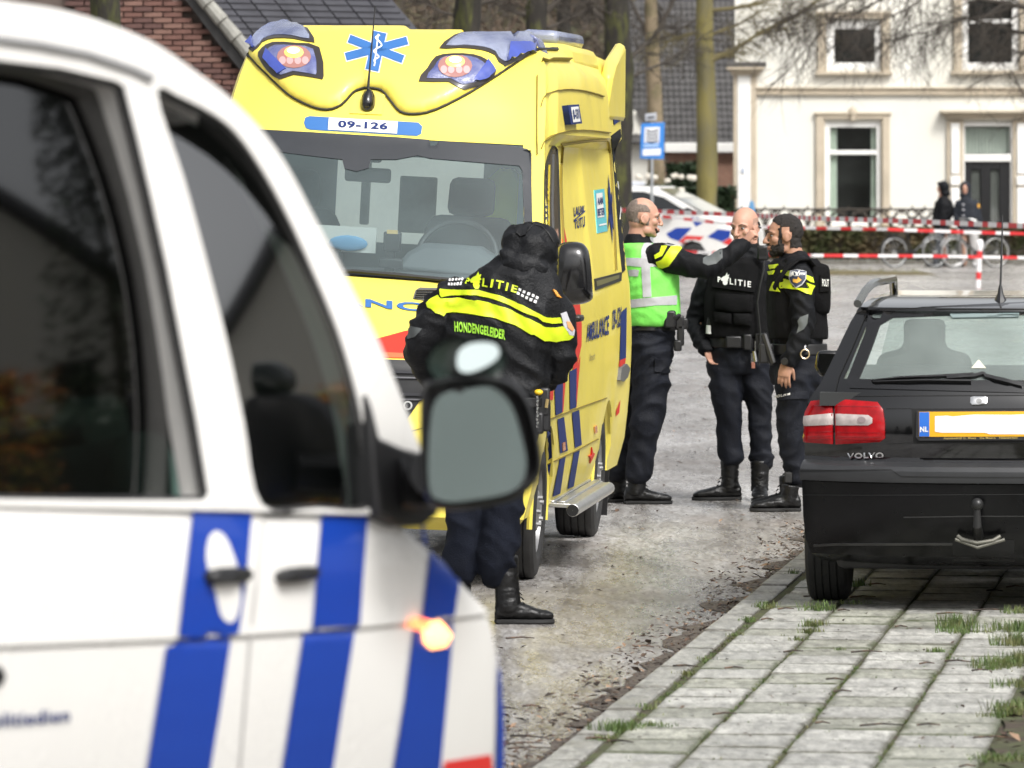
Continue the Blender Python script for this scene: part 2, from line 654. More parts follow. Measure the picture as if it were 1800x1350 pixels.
M_asphalt = asphalt()
def slab_mat(name, col, dirt, edge0, dirtcol):
    """weathered concrete: stains that run across the stones, each stone its own tone, dirt and moss creeping in from its edges"""
    m = bpy.data.materials.new(name); m.use_nodes = True
    nt = m.node_tree; p = nt.nodes['Principled BSDF']
    geo = _n(nt, 'ShaderNodeNewGeometry')
    def tex(scale, detail=5, rg=.65):
        t = _n(nt, 'ShaderNodeTexNoise'); t.inputs['Scale'].default_value = scale; t.inputs['Detail'].default_value = detail; t.inputs['Roughness'].default_value = rg
        nt.links.new(geo.outputs['Position'], t.inputs['Vector']); return t.outputs['Fac']
    def rng(src, a, b, c, d):
        r = _n(nt, 'ShaderNodeMapRange')
        for k, v in (('From Min', a), ('From Max', b), ('To Min', c), ('To Max', d)): r.inputs[k].default_value = v
        nt.links.new(src, r.inputs['Value']); return r.outputs[0]
    def math_(op, a, b):
        x = _n(nt, 'ShaderNodeMath', operation=op)
        for k, v in ((0, a), (1, b)):
            if isinstance(v, (int, float)): x.inputs[k].default_value = v
            else: nt.links.new(v, x.inputs[k])
        return x.outputs[0]
    oi = _n(nt, 'ShaderNodeObjectInfo')
    mpg = _n(nt, 'ShaderNodeMapping'); mpg.inputs['Scale'].default_value = (1, .18, 1); nt.links.new(geo.outputs['Position'], mpg.inputs[0])
    ts = _n(nt, 'ShaderNodeTexNoise'); ts.inputs['Scale'].default_value = 26; ts.inputs['Detail'].default_value = 5; ts.inputs['Roughness'].default_value = .75
    nt.links.new(mpg.outputs[0], ts.inputs['Vector'])
    tone = math_('MULTIPLY', rng(oi.outputs['Random'], 0, 1, .90, 1.10), math_('MULTIPLY', rng(tex(2.3), .25, .75, .68, 1.25), rng(tex(70, 3, .8), .3, .6, .62, 1.12)))
    tone = math_('MULTIPLY', tone, rng(ts.outputs['Fac'], .35, .6, .55, 1.12))
    hv = _n(nt, 'ShaderNodeHueSaturation'); hv.inputs['Color'].default_value = col + (1,)
    nt.links.new(tone, hv.inputs['Value'])
    tc = _n(nt, 'ShaderNodeTexCoord'); sp = _n(nt, 'ShaderNodeSeparateXYZ'); nt.links.new(tc.outputs['Generated'], sp.inputs[0])
    ex = math_('ABSOLUTE', math_('SUBTRACT', sp.outputs[0], .5), 0); ey = math_('ABSOLUTE', math_('SUBTRACT', sp.outputs[1], .5), 0)
    e = math_('ADD', math_('MAXIMUM', ex, ey), math_('MULTIPLY', math_('SUBTRACT', tex(16, 5, .7), .5), .22))
    f = math_('ADD', rng(e, edge0, .5, 0, 1), rng(tex(5.5, 6, .75), .52, .72, 0, dirt))
    mx = _n(nt, 'ShaderNodeMix', data_type='RGBA'); mx.clamp_factor = True
    nt.links.new(math_('MULTIPLY', f, .85), mx.inputs[0]); nt.links.new(hv.outputs[0], mx.inputs[6]); mx.inputs[7].default_value = dirtcol + (1,)
    nt.links.new(mx.outputs[2], p.inputs['Base Color'])
    nt.links.new(rng(tex(1.7), .35, .65, .28, .7), p.inputs['Roughness'])
    b = _n(nt, 'ShaderNodeBump'); b.inputs['Strength'].default_value = .6; b.inputs['Distance'].default_value = .008
    nt.links.new(tex(60, 5, .7), b.inputs['Height']); nt.links.new(b.outputs[0], p.inputs['Normal'])
    return m
M_slab = slab_mat('concrete_slab', (.46, .455, .42), .45, .43, (.075, .072, .05))
M_slab2 = slab_mat('concrete_slab_mossy', (.38, .38, .325), .7, .40, (.06, .07, .03))
M_kerb = slab_mat('kerb_concrete', (.35, .345, .315), .5, .44, (.08, .072, .055))
M_moss = mat('mossy_soil', (.062, .072, .028), .9, var=.4, vs=12, bump=.7, bs=60, col2=(.055, .04, .028), mixs=5)
M_soil = mat('wet_soil', (.05, .038, .028), .75, var=.4, vs=14, bump=.8, bs=40)
M_grass = mat('grass_blades', (.075, .125, .028), .6, var=.5, vs=14, col2=(.13, .135, .045), mixs=9)
M_leaf = mat('fallen_leaves', (.105, .062, .038), .55, var=.5, vs=30, col2=(.028, .020, .015), mixs=25, mixlo=.4, mixhi=.55)
M_leaf2 = mat('pale_leaves', (.26, .17, .11), .6, var=.3, vs=30)

b = MB()
b.grid([[Vector((x, y, 0)) for x in (-900, -60, 60, 900)] for y in (-200, 10, 60, 160, 900)])
o = b.build('road', M_asphalt, None, smooth=False)
o['kind'] = 'structure'

# right-hand pavement: soil bed, kerbstones, slabs one by one
pav = MB()
edge = [(-2.31, 12), (-2.31, 62), (6, 62), (6, 12)]
pav.prism([RP_(p, Y, 0.0) for p, Y in edge][::-1], (0, 0, PZ - .009))
pv = pav.build('pavement', M_moss, None, smooth=False)
pv['kind'] = 'structure'
kmb = MB(); kmb.box((0, 0, 0), (.135, .985, .16))
kme = kmb.mesh('kerbstone', M_kerb, False)
yaw = -math.atan(TA)
for i in range(46):
    Y = 15.0 + i
    o = link(bpy.data.objects.new('kerbstone', kme), pv)
    o.location = RP_(-2.375, Y + .5, PZ - .078 + rnd.uniform(-.004, .004))
    o.rotation_euler = (rnd.uniform(-.004, .004), rnd.uniform(-.02, .02), yaw + rnd.uniform(-.003, .003))
    md = o.modifiers.new('bevel', 'BEVEL'); md.width, md.segments = .012, 2
cols = [-2.275, -1.97, -1.65, -1.31, -.96, -.62, -.28, .06, .4, .74, 1.08]
slab_me = {}
for ci in range(len(cols) - 1):
    w = cols[ci + 1] - cols[ci] - .014
    for k in range(2):
        sm = MB(); sm.box((0, 0, 0), (w, .443, .05))
        slab_me[ci, k] = sm.mesh('paving_slab', (M_slab, M_slab2)[k], False)
nslab = 0
for ci in range(len(cols) - 1):
    cc = (cols[ci] + cols[ci + 1]) / 2
    Y = 18.6 if ci < 4 else 26.2
    Y += (ci % 2) * .22
    end = 40 if ci < 4 else 37
    while Y < end:
        o = link(bpy.data.objects.new('paving_slab', slab_me[ci, rnd.random() < (.3 if ci < 4 else .8)]), pv)
        o.location = RP_(cc + rnd.uniform(-.004, .004), Y + .22, PZ - .025 + rnd.uniform(-.0035, .0035))
        o.rotation_euler = (rnd.uniform(-.006, .006), rnd.uniform(-.012, .012), yaw + rnd.uniform(-.008, .008))
        md = o.modifiers.new('bevel', 'BEVEL'); md.width, md.segments = .006, 1
        Y += .45
        nslab += 1
# left-hand pavement that carries the far wheels of the ambulance
lp = MB()
lp.prism([RP_(p, Y, 0.0) for p, Y in [(-6.05, 24), (-14, 24), (-14, 62), (-6.05, 62)]], (0, 0, .095))
o = lp.build('left_pavement', M_kerb, None, smooth=False); o['kind'] = 'structure'

# soil strip in the gutter, earth and verge right of the slabs
g = MB()
def strip(g, pts0, pts1, z, n=60, amp=.1, sc=1.3):
    rows = []
    for i in range(n + 1):
        t = i / n
        Y = pts0[1] + (pts1[1] - pts0[1]) * t
        a = pts0[0] + amp * (noise.noise(Vector((Y * sc, 3.1, 0))) - .2) + amp * .5 * noise.noise(Vector((Y * sc * 4, 1, 0)))
        rows.append([RP_(a, Y, z), RP_(pts0[2], Y, z)])
    g.grid(rows)
strip(g, (-2.53, 14, -2.435), (-2.52, 40), .004, 160, .20)
o = g.build('gutter_dirt', mat('gutter_dirt', (.085, .068, .054), .6, var=.5, vs=16, bump=.8, bs=50, rvar=.3), None, smooth=False, fixn=False); o['kind'] = 'structure'
g = MB()
rows = []
for i in range(61):
    Y = 15 + i * .185
    a = -.93 + .14 * noise.noise(Vector((Y * .9, 7, 0))) + .08 * noise.noise(Vector((Y * 3, 2, 0)))
    rows.append([RP_(a + (3.2 - a) * k / 10, Y, PZ + (.004 if k == 0 else .012 + .02 * noise.noise(Vector((k * .7, Y * 1.2, 0))))) for k in range(11)])
g.grid(rows)
o = g.build('earth_verge', M_moss, None); o['kind'] = 'structure'

def tuft(mb, c, n, r, h, lean=.6):
    for _ in range(int(n * 1.1)):
        a = rnd.uniform(0, 6.283); d = r * rnd.random() ** .8 * (.6 + .5 * abs(math.sin(a * 1.5 + c[0] * 9)))
        p = Vector(c) + Vector((math.cos(a) * d, math.sin(a) * d, -.004))
        hh = h * rnd.uniform(.3, 1.05) * (.8 if h > .02 else 1)
        b2 = rnd.uniform(0, 6.283); l = lean * hh * rnd.uniform(.2, 1.1)
        t = Vector((math.cos(b2) * l, math.sin(b2) * l, hh))
        s = Vector((-math.sin(b2), math.cos(b2), 0)) * rnd.uniform(.0012, .0026)
        mid = p + t * .55 + Vector((0, 0, hh * .12))
        mb.add([p - s, p + s, mid + s * .8, mid - s * .8, p + t], [(0, 1, 2, 3), (3, 2, 4)])

def tpx(mb, x, y, n, r, h, lean=.6):
    Y = GY(y, PZ)
    tuft(mb, ((x - CX) * Y / F, Y, PZ), n, r, h, lean)
gm = MB()
for x, y, n, r, h in [(1085, 1283, 240, .10, .06), (1140, 1278, 170, .11, .035), (1060, 1300, 100, .06, .03), (1395, 1010, 40, .05, .05),
                      (1345, 1068, 120, .07, .05), (1315, 1092, 70, .05, .04), (1290, 1118, 40, .04, .03), (1240, 1160, 40, .05, .03), (1205, 1185, 60, .05, .03),
                      (1135, 1245, 60, .05, .035), (1440, 1072, 160, .09, .06), (1430, 1100, 140, .07, .05), (1425, 1112, 90, .06, .04), (1400, 1125, 40, .05, .03),
                      (1680, 1105, 260, .1, .10), (1690, 1112, 160, .14, .07), (1645, 1145, 80, .05, .03), (1478, 1142, 30, .03, .02),
                      (1790, 1110, 300, .12, .08), (1790, 1135, 300, .12, .09), (1765, 1170, 340, .16, .06), (1800, 1165, 300, .16, .08), (1790, 1250, 300, .14, .07), (1765, 1260, 160, .1, .06),
                      (1770, 1340, 220, .12, .05), (1740, 1335, 100, .08, .04), (1790, 1205, 150, .15, .05), (1740, 1175, 120, .08, .03),
                      (1512, 1030, 90, .06, .06), (1790, 1078, 120, .1, .06), (1500, 1060, 80, .08, .03)]:
    tpx(gm, x, y, n, r, h)
for ci, dens in ((0, .75), (1, .8), (2, .85), (3, .7)):          # weeds in the joints
    p = (-2.285, -1.97, -1.65, -1.31)[ci]
    Y = 18.8
    while Y < 27.5:
        if noise.noise(Vector((Y * 1.1, ci * 5.3, 0))) > -.12 and rnd.random() < dens:
            tuft(gm, RP_(p + rnd.uniform(-.015, .015), Y, PZ - .012), rnd.randint(7, 26), .018 if rnd.random() < .85 else .035, rnd.uniform(.012, .030), .9)
        Y += .045
for _ in range(130):                                             # sparse weeds in the cross joints
    p = rnd.uniform(-2.25, -1.0); Y = rnd.uniform(19, 28)
    tuft(gm, RP_(p, Y, PZ - .005), rnd.randint(3, 7), .03, .018, 1)
o = gm.build('grass', M_grass, None, smooth=False, fixn=False); o['kind'] = 'stuff'

lf = MB()
def leaf(mb, p, s, mi=0):
    a = rnd.uniform(0, 6.283)
    d = Vector((math.cos(a), math.sin(a), rnd.uniform(-.2, .5))) * s
    w = Vector((-math.sin(a), math.cos(a), rnd.uniform(-.3, .3))) * s * .5
    p = Vector(p)
    mb.add([p - d, p + w * .9 + Vector((0, 0, s * .25)), p + d, p - w + Vector((0, 0, s * .1))], [(0, 1, 2), (0, 2, 3)], mi)
for _ in range(3000):
    Y = rnd.uniform(19.5, 37)
    t = rnd.random() ** 2.2
    n_ = noise.noise(Vector((Y * .8, 4, 0)))
    p = -2.45 - t * (.34 + .25 * n_)
    leaf(lf, RP_(p, Y, .010 + rnd.random() * .02), rnd.uniform(.005, .020) * (1.7 if rnd.random() < .12 else 1), 1 if rnd.random() < .13 else 0)
for _ in range(1300):
    Y = rnd.uniform(19, 62)
    leaf(lf, RP_(-2.5 - 3.8 * rnd.random() ** 1.25, Y, .006), rnd.uniform(.005, .02) * (1 if rnd.random() < .9 else 1.6), 0 if rnd.random() < .85 else 1)
for _ in range(160):
    Y = rnd.uniform(19, 28)
    leaf(lf, RP_(rnd.uniform(-2.3, -.9), Y, PZ + .008), rnd.uniform(.006, .015), 0)
for _ in range(700):
    Y = rnd.uniform(17, 26)
    leaf(lf, RP_(rnd.uniform(-.95, .4), Y, PZ + .02), rnd.uniform(.01, .035), 1 if rnd.random() < .2 else 0)
for _ in range(46):                                              # twigs
    Y = rnd.uniform(19.5, 30); p = rnd.uniform(-2.4, -1) if rnd.random() < .6 else rnd.uniform(-3.4, -2.5)
    z = (PZ if p > -2.4 else 0) + .009
    a = rnd.uniform(-.5, .5); L = rnd.uniform(.05, .16)
    c0 = RP_(p, Y, z); dv = Vector((math.cos(a), math.sin(a), 0)) * L
    lf.tube([c0, c0 + dv * .5 + Vector((0, .012, .004)), c0 + dv], [.004, .0035, .002], 4)
o = lf.build('leaf_litter', (M_leaf, M_leaf2), None, smooth=False, fixn=False); o['kind'] = 'stuff'
# ================================================================ background: houses, hedges, trees
M_white = mat('white_render', (.70, .685, .62), .7, var=.07, vs=.9, bump=.2, bs=8, col2=(.60, .58, .50), mixs=.45, mixlo=.45, mixhi=.8, stretch=(1, 1, .5))
M_beige = mat('beige_stone', (.47, .405, .31), .65, var=.14, vs=2, bump=.2, bs=12)
M_frame = mat('white_paint', (.78, .775, .745), .4, var=.04, vs=2)
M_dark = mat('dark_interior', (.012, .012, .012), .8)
M_curt = mat('pale_green_curtain', (.86, .92, .84), .8, var=.1, vs=4)
M_doorp = mat('black_door_paint', (.010, .010, .011), .3, var=.2)
M_lead = mat('dark_lead', (.07, .065, .06), .6, var=.3, vs=3)
M_pane = glass('window_pane', (.95, .97, .96), 1.5)

HY = 152.0
def H3(x, y, d=0.0):                     # facade plane of the white house
    v = W(x, y, HY); v.y = HY + d; return v
def hbox(mb, x0, y0, x1, y1, d0, d1, mi=0):
    a, b2 = H3(x0, y1), H3(x1, y0)
    mb.box(((a.x + b2.x) / 2, HY + (d0 + d1) / 2, (a.z + b2.z) / 2), (b2.x - a.x, abs(d1 - d0), b2.z - a.z), None, mi)

house = thing('white_house', 'white rendered house with beige mouldings and a dark front door', 'house')
# wall pieces left open where windows and the door stand: built of boxes round the openings
wl = MB()
openings = [(1450, 215, 1550, 400), (1452, 36, 1553, 120), (1690, 0, 1792, 122), (1690, 215, 1782, 462)]
xs = sorted({1292, 2080} | {o[0] for o in openings} | {o[2] for o in openings})
for xa, xb in zip(xs[:-1], xs[1:]):
    ops = sorted([(o[1], o[3]) for o in openings if o[0] < (xa + xb) / 2 < o[2]])
    top = 108 if xa < 1340 else -120
    y = -120
    for a, c in ops + [(470, 470)]:
        if a > y: hbox(wl, xa, y, xb, a, 0, .35)
        y = c
w = wl.build('wall', M_white, house, smooth=False)
c = MB()
c.prism([H3(1281, 108, .02), H3(1349, 20, .02), H3(1349, -120, .02), H3(1292, -120, .02), H3(1292, 100, .02)], (0, .3, 0))
s = MB()
# roof slope on the left that falls to the corner capital
rf = MB()
rf.prism([H3(1262, 108, -.25), H3(1330, 14, -.25), H3(1330, -140, -.25), H3(1200, -140, -.25), H3(1200, 108, -.25)], (0, .2, 0))
p = MB(); hbox(p, 1296, 132, 1319, 460, -.1, .0)
p.build('corner_pilaster', M_frame, house, bevel=.02)
p = MB(); hbox(p, 1289, 132, 1296, 460, -.07, .02); hbox(p, 1319, 132, 1330, 460, -.07, -.001)
p.build('pilaster_edge', M_beige, house, bevel=.02)
p = MB(); hbox(p, 1276, 118, 1343, 123, -.35, .02); hbox(p, 1281, 123, 1338, 127, -.28, .02); hbox(p, 1285, 127, 1334, 132, -.2, .02)
p.build('cornice', M_beige, house, bevel=.02)
p = MB(); hbox(p, 1276, 109, 1346, 118, -.36, .02); p.build('lead_cap', M_lead, house, bevel=.02)
p = MB(); hbox(p, 1330, 153, 2080, 157, -.12, -.001); hbox(p, 1330, 157, 2080, 164, -.07, -.001); hbox(p, 1330, 164, 2080, 167, -.1, -.001)
p.build('string_course', M_beige, house, bevel=.012)

def surround(x0, y0, x1, y1, wd_, sill=None, key=False):
    p = MB()
    hbox(p, x0, y0, x0 + wd_, y1, -.1, -.002); hbox(p, x1 - wd_, y0, x1, y1, -.1, -.002)
    hbox(p, x0 + wd_, y0, x1 - wd_, y0 + wd_ * .8, -.1, -.002)
    hbox(p, x0 - 3, y0 - 2, x1 + 3, y0 + 3, -.14, -.002)
    hbox(p, x0 + wd_, y0 + wd_ * .8, x0 + wd_ + 2.5, y1, -.06, -.002); hbox(p, x1 - wd_ - 2.5, y0 + wd_ * .8, x1 - wd_, y1, -.06, -.002)
    if sill: hbox(p, x0 - 4, y1, x1 + 4, y1 + sill, -.2, -.002)
    if key:
        p.sphere(H3((x0 + x1) / 2, y0 - 1, -.1), (.12, .1, .14), 10, 6)
        hbox(p, (x0 + x1) / 2 - 4, y0 - 2, (x0 + x1) / 2 + 4, y0 + wd_, -.17, -.002)
    return p.build('window_surround', M_beige, house, bevel=.015)

def window(x0, y0, x1, y1, fw, bars=(), curtains=False, leaf=3):
    p = MB()
    hbox(p, x0, y0, x0 + fw, y1, .04, .16); hbox(p, x1 - fw, y0, x1, y1, .04, .16)
    hbox(p, x0 + fw, y0, x1 - fw, y0 + fw, .04, .16); hbox(p, x0 + fw, y1 - fw, x1 - fw, y1, .04, .16)
    for yb, hb in bars: hbox(p, x0 + fw, yb, x1 - fw, yb + hb, .05, .15)
    f = p.build('window', M_frame, house, bevel=.012)
    q = MB(); hbox(q, x0 + fw * .6, y0 + fw * .6, x1 - fw * .6, y1 - fw * .6, .1, .112)
    q.build('pane', M_pane, f, smooth=False)
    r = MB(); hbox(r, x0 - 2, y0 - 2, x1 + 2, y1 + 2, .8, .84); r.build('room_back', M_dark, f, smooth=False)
    if curtains:
        for a, b3 in ((x0 + fw - 3, x0 + fw + 13), (x1 - fw - 9, x1 - fw + 3)):
            rows = []
            A, B = H3(a, y0 + 2), H3(b3, y1 - 2)
            for k in range(25):
                xx = A.x + (B.x - A.x) * k / 24
                dd = HY + .22 + .025 * math.sin(k * 1.9)
                rows.append([Vector((xx, dd, A.z)), Vector((xx, dd, B.z))])
            cu = MB(); cu.grid(rows); cu.build('curtain', M_curt, f)
    return f
surround(1434, 199, 1564, 398, 13, 6, True)
window(1450, 215, 1550, 398, 9, [(264, 8)], True)
surround(1437, 22, 1564, 126, 13, 6)
window(1453, 37, 1552, 124, 14, [])
surround(1676, -30, 1806, 124, 13, 7)
window(1690, -20, 1792, 122, 12, [(34, 7)])
# door with transom light between pilasters under a lintel
p = MB(); hbox(p, 1652, 194, 1840, 199, -.4, -.002); hbox(p, 1657, 199, 1835, 203, -.32, -.002); hbox(p, 1662, 203, 1830, 209, -.22, -.002)
p.build('door_lintel', M_beige, house, bevel=.015)
for x0, x1 in ((1664, 1693), (1780, 1812)):
    p = MB(); hbox(p, x0, 211, x1, 462, -.08, -.002); p.build('door_pilaster', M_beige, house, bevel=.015)
    p = MB(); hbox(p, x0 + 7, 216, x1 - 7, 306, -.13, -.081); hbox(p, x0 + 7, 330, x1 - 7, 460, -.13, -.081)
    hbox(p, x0 + 6, 309, x1 - 6, 326, -.15, -.081)
    p.build('pilaster_panel', M_frame, house, bevel=.02)
p = MB(); hbox(p, 1690, 213, 1696, 462, .0, .14); hbox(p, 1776, 213, 1782, 462, .0, .14); hbox(p, 1696, 213, 1776, 222, .0, .14); hbox(p, 1696, 271, 1776, 284, -.02, .14)
df = p.build('door_frame', M_frame, house, bevel=.015)
p = MB(); hbox(p, 1696, 222, 1776, 271, .1, .11); p.build('transom_light', M_pane, df, smooth=False)
p = MB()
for k in range(13): hbox(p, 1699 + k * 6, 224, 1702 + k * 6, 270, .2, .22)
p.build('striped_blind', M_curt, df, smooth=False)
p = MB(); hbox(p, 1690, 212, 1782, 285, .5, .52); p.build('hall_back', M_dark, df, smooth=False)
p = MB()
hbox(p, 1696, 285, 1707, 462, .06, .12); hbox(p, 1724, 285, 1741, 462, .06, .12); hbox(p, 1757, 285, 1776, 462, .06, .12)
hbox(p, 1707, 285, 1724, 298, .06, .12); hbox(p, 1741, 285, 1757, 298, .06, .12); hbox(p, 1707, 392, 1757, 462, .07, .12)
dr = p.build('door', M_doorp, house, bevel=.012)
for a, c_ in ((1707, 1724), (1741, 1757)):
    p = MB(); hbox(p, a, 298, c_, 392, .1, .11)
    gl = p.build('door_glass', M_pane, dr, smooth=False)
    p = MB()
    for k in range(3): hbox(p, a + 2 + k * 5, 299, a + 5 + k * 5, 391, .13, .14)
    p.build('door_curtain', mat('grey_net', (.2, .2, .19), .8), dr, smooth=False)
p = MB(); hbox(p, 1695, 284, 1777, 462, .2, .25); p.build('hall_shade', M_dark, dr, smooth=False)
p = MB(); hbox(p, 1303, 296, 1308, 304, -.13, -.1); p.build('house_number_plate', mat('plate_blue', (.35, .4, .5), .4), house)

# neighbouring house with the grey pantile roof
M_tile = mat('grey_pantile', (.075, .072, .07), .55, var=.35, vs=2.5, rvar=.15)
M_slate = mat('dark_slate', (.05, .05, .058), .5, var=.3, vs=3)
M_brickp = mat('pale_red_brick', (.30, .17, .12), .8, var=.25, vs=4)
th = thing('tiled_house', 'low brick house under a grey pantile roof beside the white house', 'house')
TY = 158.0
def T3(x, y, d=0.0):
    v = W(x, y, TY); v.y = TY + d; return v
# pantile courses: each course a wavy strip, lower edge proud of the one below
pt = MB()
x0, x1 = 1090, 1350
top, bot = -10, 250
ncr = 22
for r in range(ncr):
    ya = bot - (bot - top) * r / ncr
    yb = bot - (bot - top) * (r + 1.25) / ncr
    da, db = r * .33, (r + 1.25) * .33
    rows = []
    n = 160
    for k in range(n + 1):
        x = x0 + (x1 - x0) * k / n
        wv = math.sin(k * 2 * math.pi / 6.4)
        lift = .05 * wv - .05
        A = T3(x, ya, da + lift - .09); B = T3(x, yb, db + lift)
        A.x = T3(x, ya).x; B.x = T3(x, ya).x
        rows.append([A + Vector((0, .05, -.05)), A, B])
    pt.grid(rows)
o = pt.build('pantiles', M_tile, th, ang=60); o['kind'] = 'stuff'
p = MB()
a, b2 = T3(1168, 268), T3(1300, 251)
p.box(((a.x + b2.x) / 2, TY - .1, (a.z + b2.z) / 2), (b2.x - a.x, .3, b2.z - a.z))
p.build('fascia', M_frame, th, bevel=.02)
# brick wall under the eaves, single bricks joined as one
bw = MB()
ax, bx = T3(1168, 0).x, T3(1312, 0).x
z = -.1
rw = 0
while z < T3(0, 268).z:
    x = ax + (.11 if rw % 2 else 0)
    while x < bx:
        bw.box((x + .105, TY + .06 + rnd.uniform(-.006, .006), z + .03), (.205, .1, .056)); x += .222
    z += .068; rw += 1
o = bw.build('brick_courses', M_brickp, th, smooth=False); o['kind'] = 'stuff'
p = MB(); p.box(((ax + bx) / 2, TY + 4, 1.2), (bx - ax, 7.85, 2.75)); p.build('wall', mat('mortar', (.3, .27, .24), .9), th, smooth=False)
p = MB(); a, b2 = T3(1130, 0).x, T3(1360, 0).x; p.box(((a + b2) / 2, TY + 8.4, 4.4), (b2 - a, .3, 9.5)); p.build('gable_wall', M_slate, th, smooth=False)
p = MB()
p.prism([T3(1080, 330, .3), T3(1172, 330, .3), T3(1172, 292, .3), T3(1130, 200, .3), T3(1080, 180, .3)], (0, 1.5, 0))
p.build('annex', M_white, th, smooth=False)
p = MB()
p.beam(T3(1128, 192, .25), T3(1180, 283, .25), .3, .12, (0, 1, 0)); p.build('annex_verge', M_lead, th)

# brick house behind the van (upper left)
BY = 70.0
def B3(x, y, d=0.0):
    v = W(x, y, BY); v.y = BY + d; return v
bh = thing('brick_house', 'red brown brick gable house with a dark tiled roof behind the ambulance', 'house')
M_bricks = [mat('brick_a', (.125, .06, .047), .8, var=.3, vs=9, bump=.3, bs=60), mat('brick_b', (.09, .045, .038), .8, var=.3, vs=9, bump=.3, bs=60), mat('brick_c', (.165, .09, .07), .8, var=.3, vs=9, bump=.3, bs=60)]
p = MB(); p.prism([B3(-420, 560, .09), B3(-420, -120, .09), B3(240, -120, .09), B3(322, -6, .09), B3(470, 150, .09), B3(470, 560, .09)], (0, .3, 0))
bwall = p.build('gable_wall', mat('dark_mortar', (.11, .085, .072), .9, var=.2), bh, smooth=False)
bms = []
for m in M_bricks:
    q = MB(); q.box((0, 0, 0), (.205, .1, .05)); bms.append(q.mesh('brick', m, False))
gable = [(-420, 560), (-420, -60), (290, -60), (322, -2), (440, 128), (470, 160), (470, 560)]
cnt = 0
rowh = 9.9
rest = MB()
for r in range(-4, 42):
    y = 6 + r * rowh
    x = 40 + (17 if r % 2 else 0) - 480
    while x < 460:
        if in_poly(x + 4, y, gable) and in_poly(x + 30, y, gable):
            c = B3(x + 17, y, .05 + rnd.uniform(-.01, .01))
            if 150 < x < 440 and y < 150 and cnt < 300:
                o = link(bpy.data.objects.new('brick', rnd.choice(bms)), bwall); o.location = c; cnt += 1
            elif x > 100: rest.box(c, (.205, .1, .05))
        x += 34.6
o = rest.build('brick_courses', M_bricks[1], bwall, smooth=False); o['kind'] = 'stuff'
# verge trim, cap tiles and the roof running back to the right
p = MB(); p.prism([B3(318, -12, -.1), B3(338, -12, -.1), B3(402, 72, -.1), B3(478, 164, -.1), B3(460, 168, -.1), B3(384, 76, -.1)], (0, .25, 0)); p.build('verge_board', mat('black_board', (.015, .014, .014), .5), bh, smooth=False)
M_cap = mat('cap_tile', (.24, .235, .21), .6, var=.3, vs=8)
for k in range(6):
    t0, t1 = k / 6 + .0, (k + 1) / 6 + .03
    A, B = Vector((328, -26)), Vector((476, 150))
    a, b2 = A + (B - A) * t0, A + (B - A) * t1
    p = MB(); p.tube([B3(a.x + 10, a.y, -.1), B3(b2.x + 10, b2.y, -.14)], [.075, .085], 10); p.build('cap_tile', M_cap, bh)
rt = MB()
for r in range(16):
    for k in range(8):
        u0 = k / 8; v0 = r / 16
        def q(u, v, e=0):
            x = 338 + 148 * v + u * 330; y = -20 + 182 * v - u * 6
            return B3(x, y, -.12 + u * 3.2 - e)
        rt.prism([q(u0 + .004, v0, .0), q(u0 + .121, v0, .0), q(u0 + .121, v0 + .068, .05), q(u0 + .004, v0 + .068, .05 + rnd.uniform(0, .02))], (.0, .04, -.03))
o = rt.build('roof_tiles', M_slate, bh, smooth=False); o['kind'] = 'stuff'
p = MB(); p.prism([B3(338, -18, .2), B3(486, 166, .2), B3(830, 160, 3.4), B3(670, -26, 3.4)], (0, .1, -.1)); p.build('roof', M_slate, bh, smooth=False)
p = MB(); p.prism([B3(402, -2, .75), B3(414, 12, .7), B3(424, 9, .75), B3(410, -4, .8)], (0, -.03, .03)); p.build('roof_window', M_frame, bh, smooth=False)

# ---------------------------------------------------------------- hedges
M_hedge = mat('evergreen_leaves', (.026, .046, .02), .5, var=.4, vs=1.5)
M_beech = mat('beech_leaves', (.115, .085, .04), .7, var=.35, vs=2, col2=(.06, .075, .022), mixs=1.2)
M_beechd = mat('hedge_twigs', (.045, .036, .025), .9)
def hedge(name, label, p0, p1, dep, h, n, leafs, m, group=None, z0=0.0):
    root = thing(name, label, 'hedge', None, group)
    root.matrix_world = Matrix.Translation(((p0[0] + p1[0]) / 2, (p0[1] + p1[1]) / 2, 0))
    Mi = root.matrix_basis.inverted()
    mb = MB()
    d = Vector((p1[0] - p0[0], p1[1] - p0[1], 0)); L = d.length; d.normalize()
    s = Vector((-d.y, d.x, 0))
    for _ in range(n):
        t = rnd.random(); u = rnd.uniform(-.5, .5); v = rnd.random()
        f = rnd.random()
        if f < .45: u = -.5 + rnd.uniform(0, .12)
        elif f < .7: v = 1 - rnd.uniform(0, .1)
        c0 = Vector((p0[0], p0[1], z0)) + d * (t * L) + s * (u * dep)
        c0.z += v * h * (1 + .1 * noise.noise(Vector((t * L * 1.1, u * 3, 1)))) 
        c0 += s * (.12 * noise.noise(Vector((t * L * 1.6, v * h * 1.6, 4))))
        a, e = rnd.uniform(0, 6.28), rnd.uniform(-1, 1)
        x = Vector((math.cos(a), math.sin(a), e * .7)) * leafs * rnd.uniform(.6, 1.3)
        y = Vector((-math.sin(a) * .6, math.cos(a) * .6, rnd.uniform(-.7, .7))) * leafs * .7
        c0 = Mi @ c0
        mb.add([c0 - x, c0 + y, c0 + x, c0 - y], [(0, 1, 2), (0, 2, 3)])
    mb.build('leaves', m, root, smooth=False, fixn=False)
    q = MB()
    A = Mi @ Vector((p0[0], p0[1], z0 + h * .44)); B = Mi @ Vector((p1[0], p1[1], z0 + h * .44))
    q.beam(A, B, dep * .72, h * .86)
    q.build('branches', M_beechd, root, smooth=False)
    return root
def PX(x, Y): return ((x - CX) * Y / F, Y)
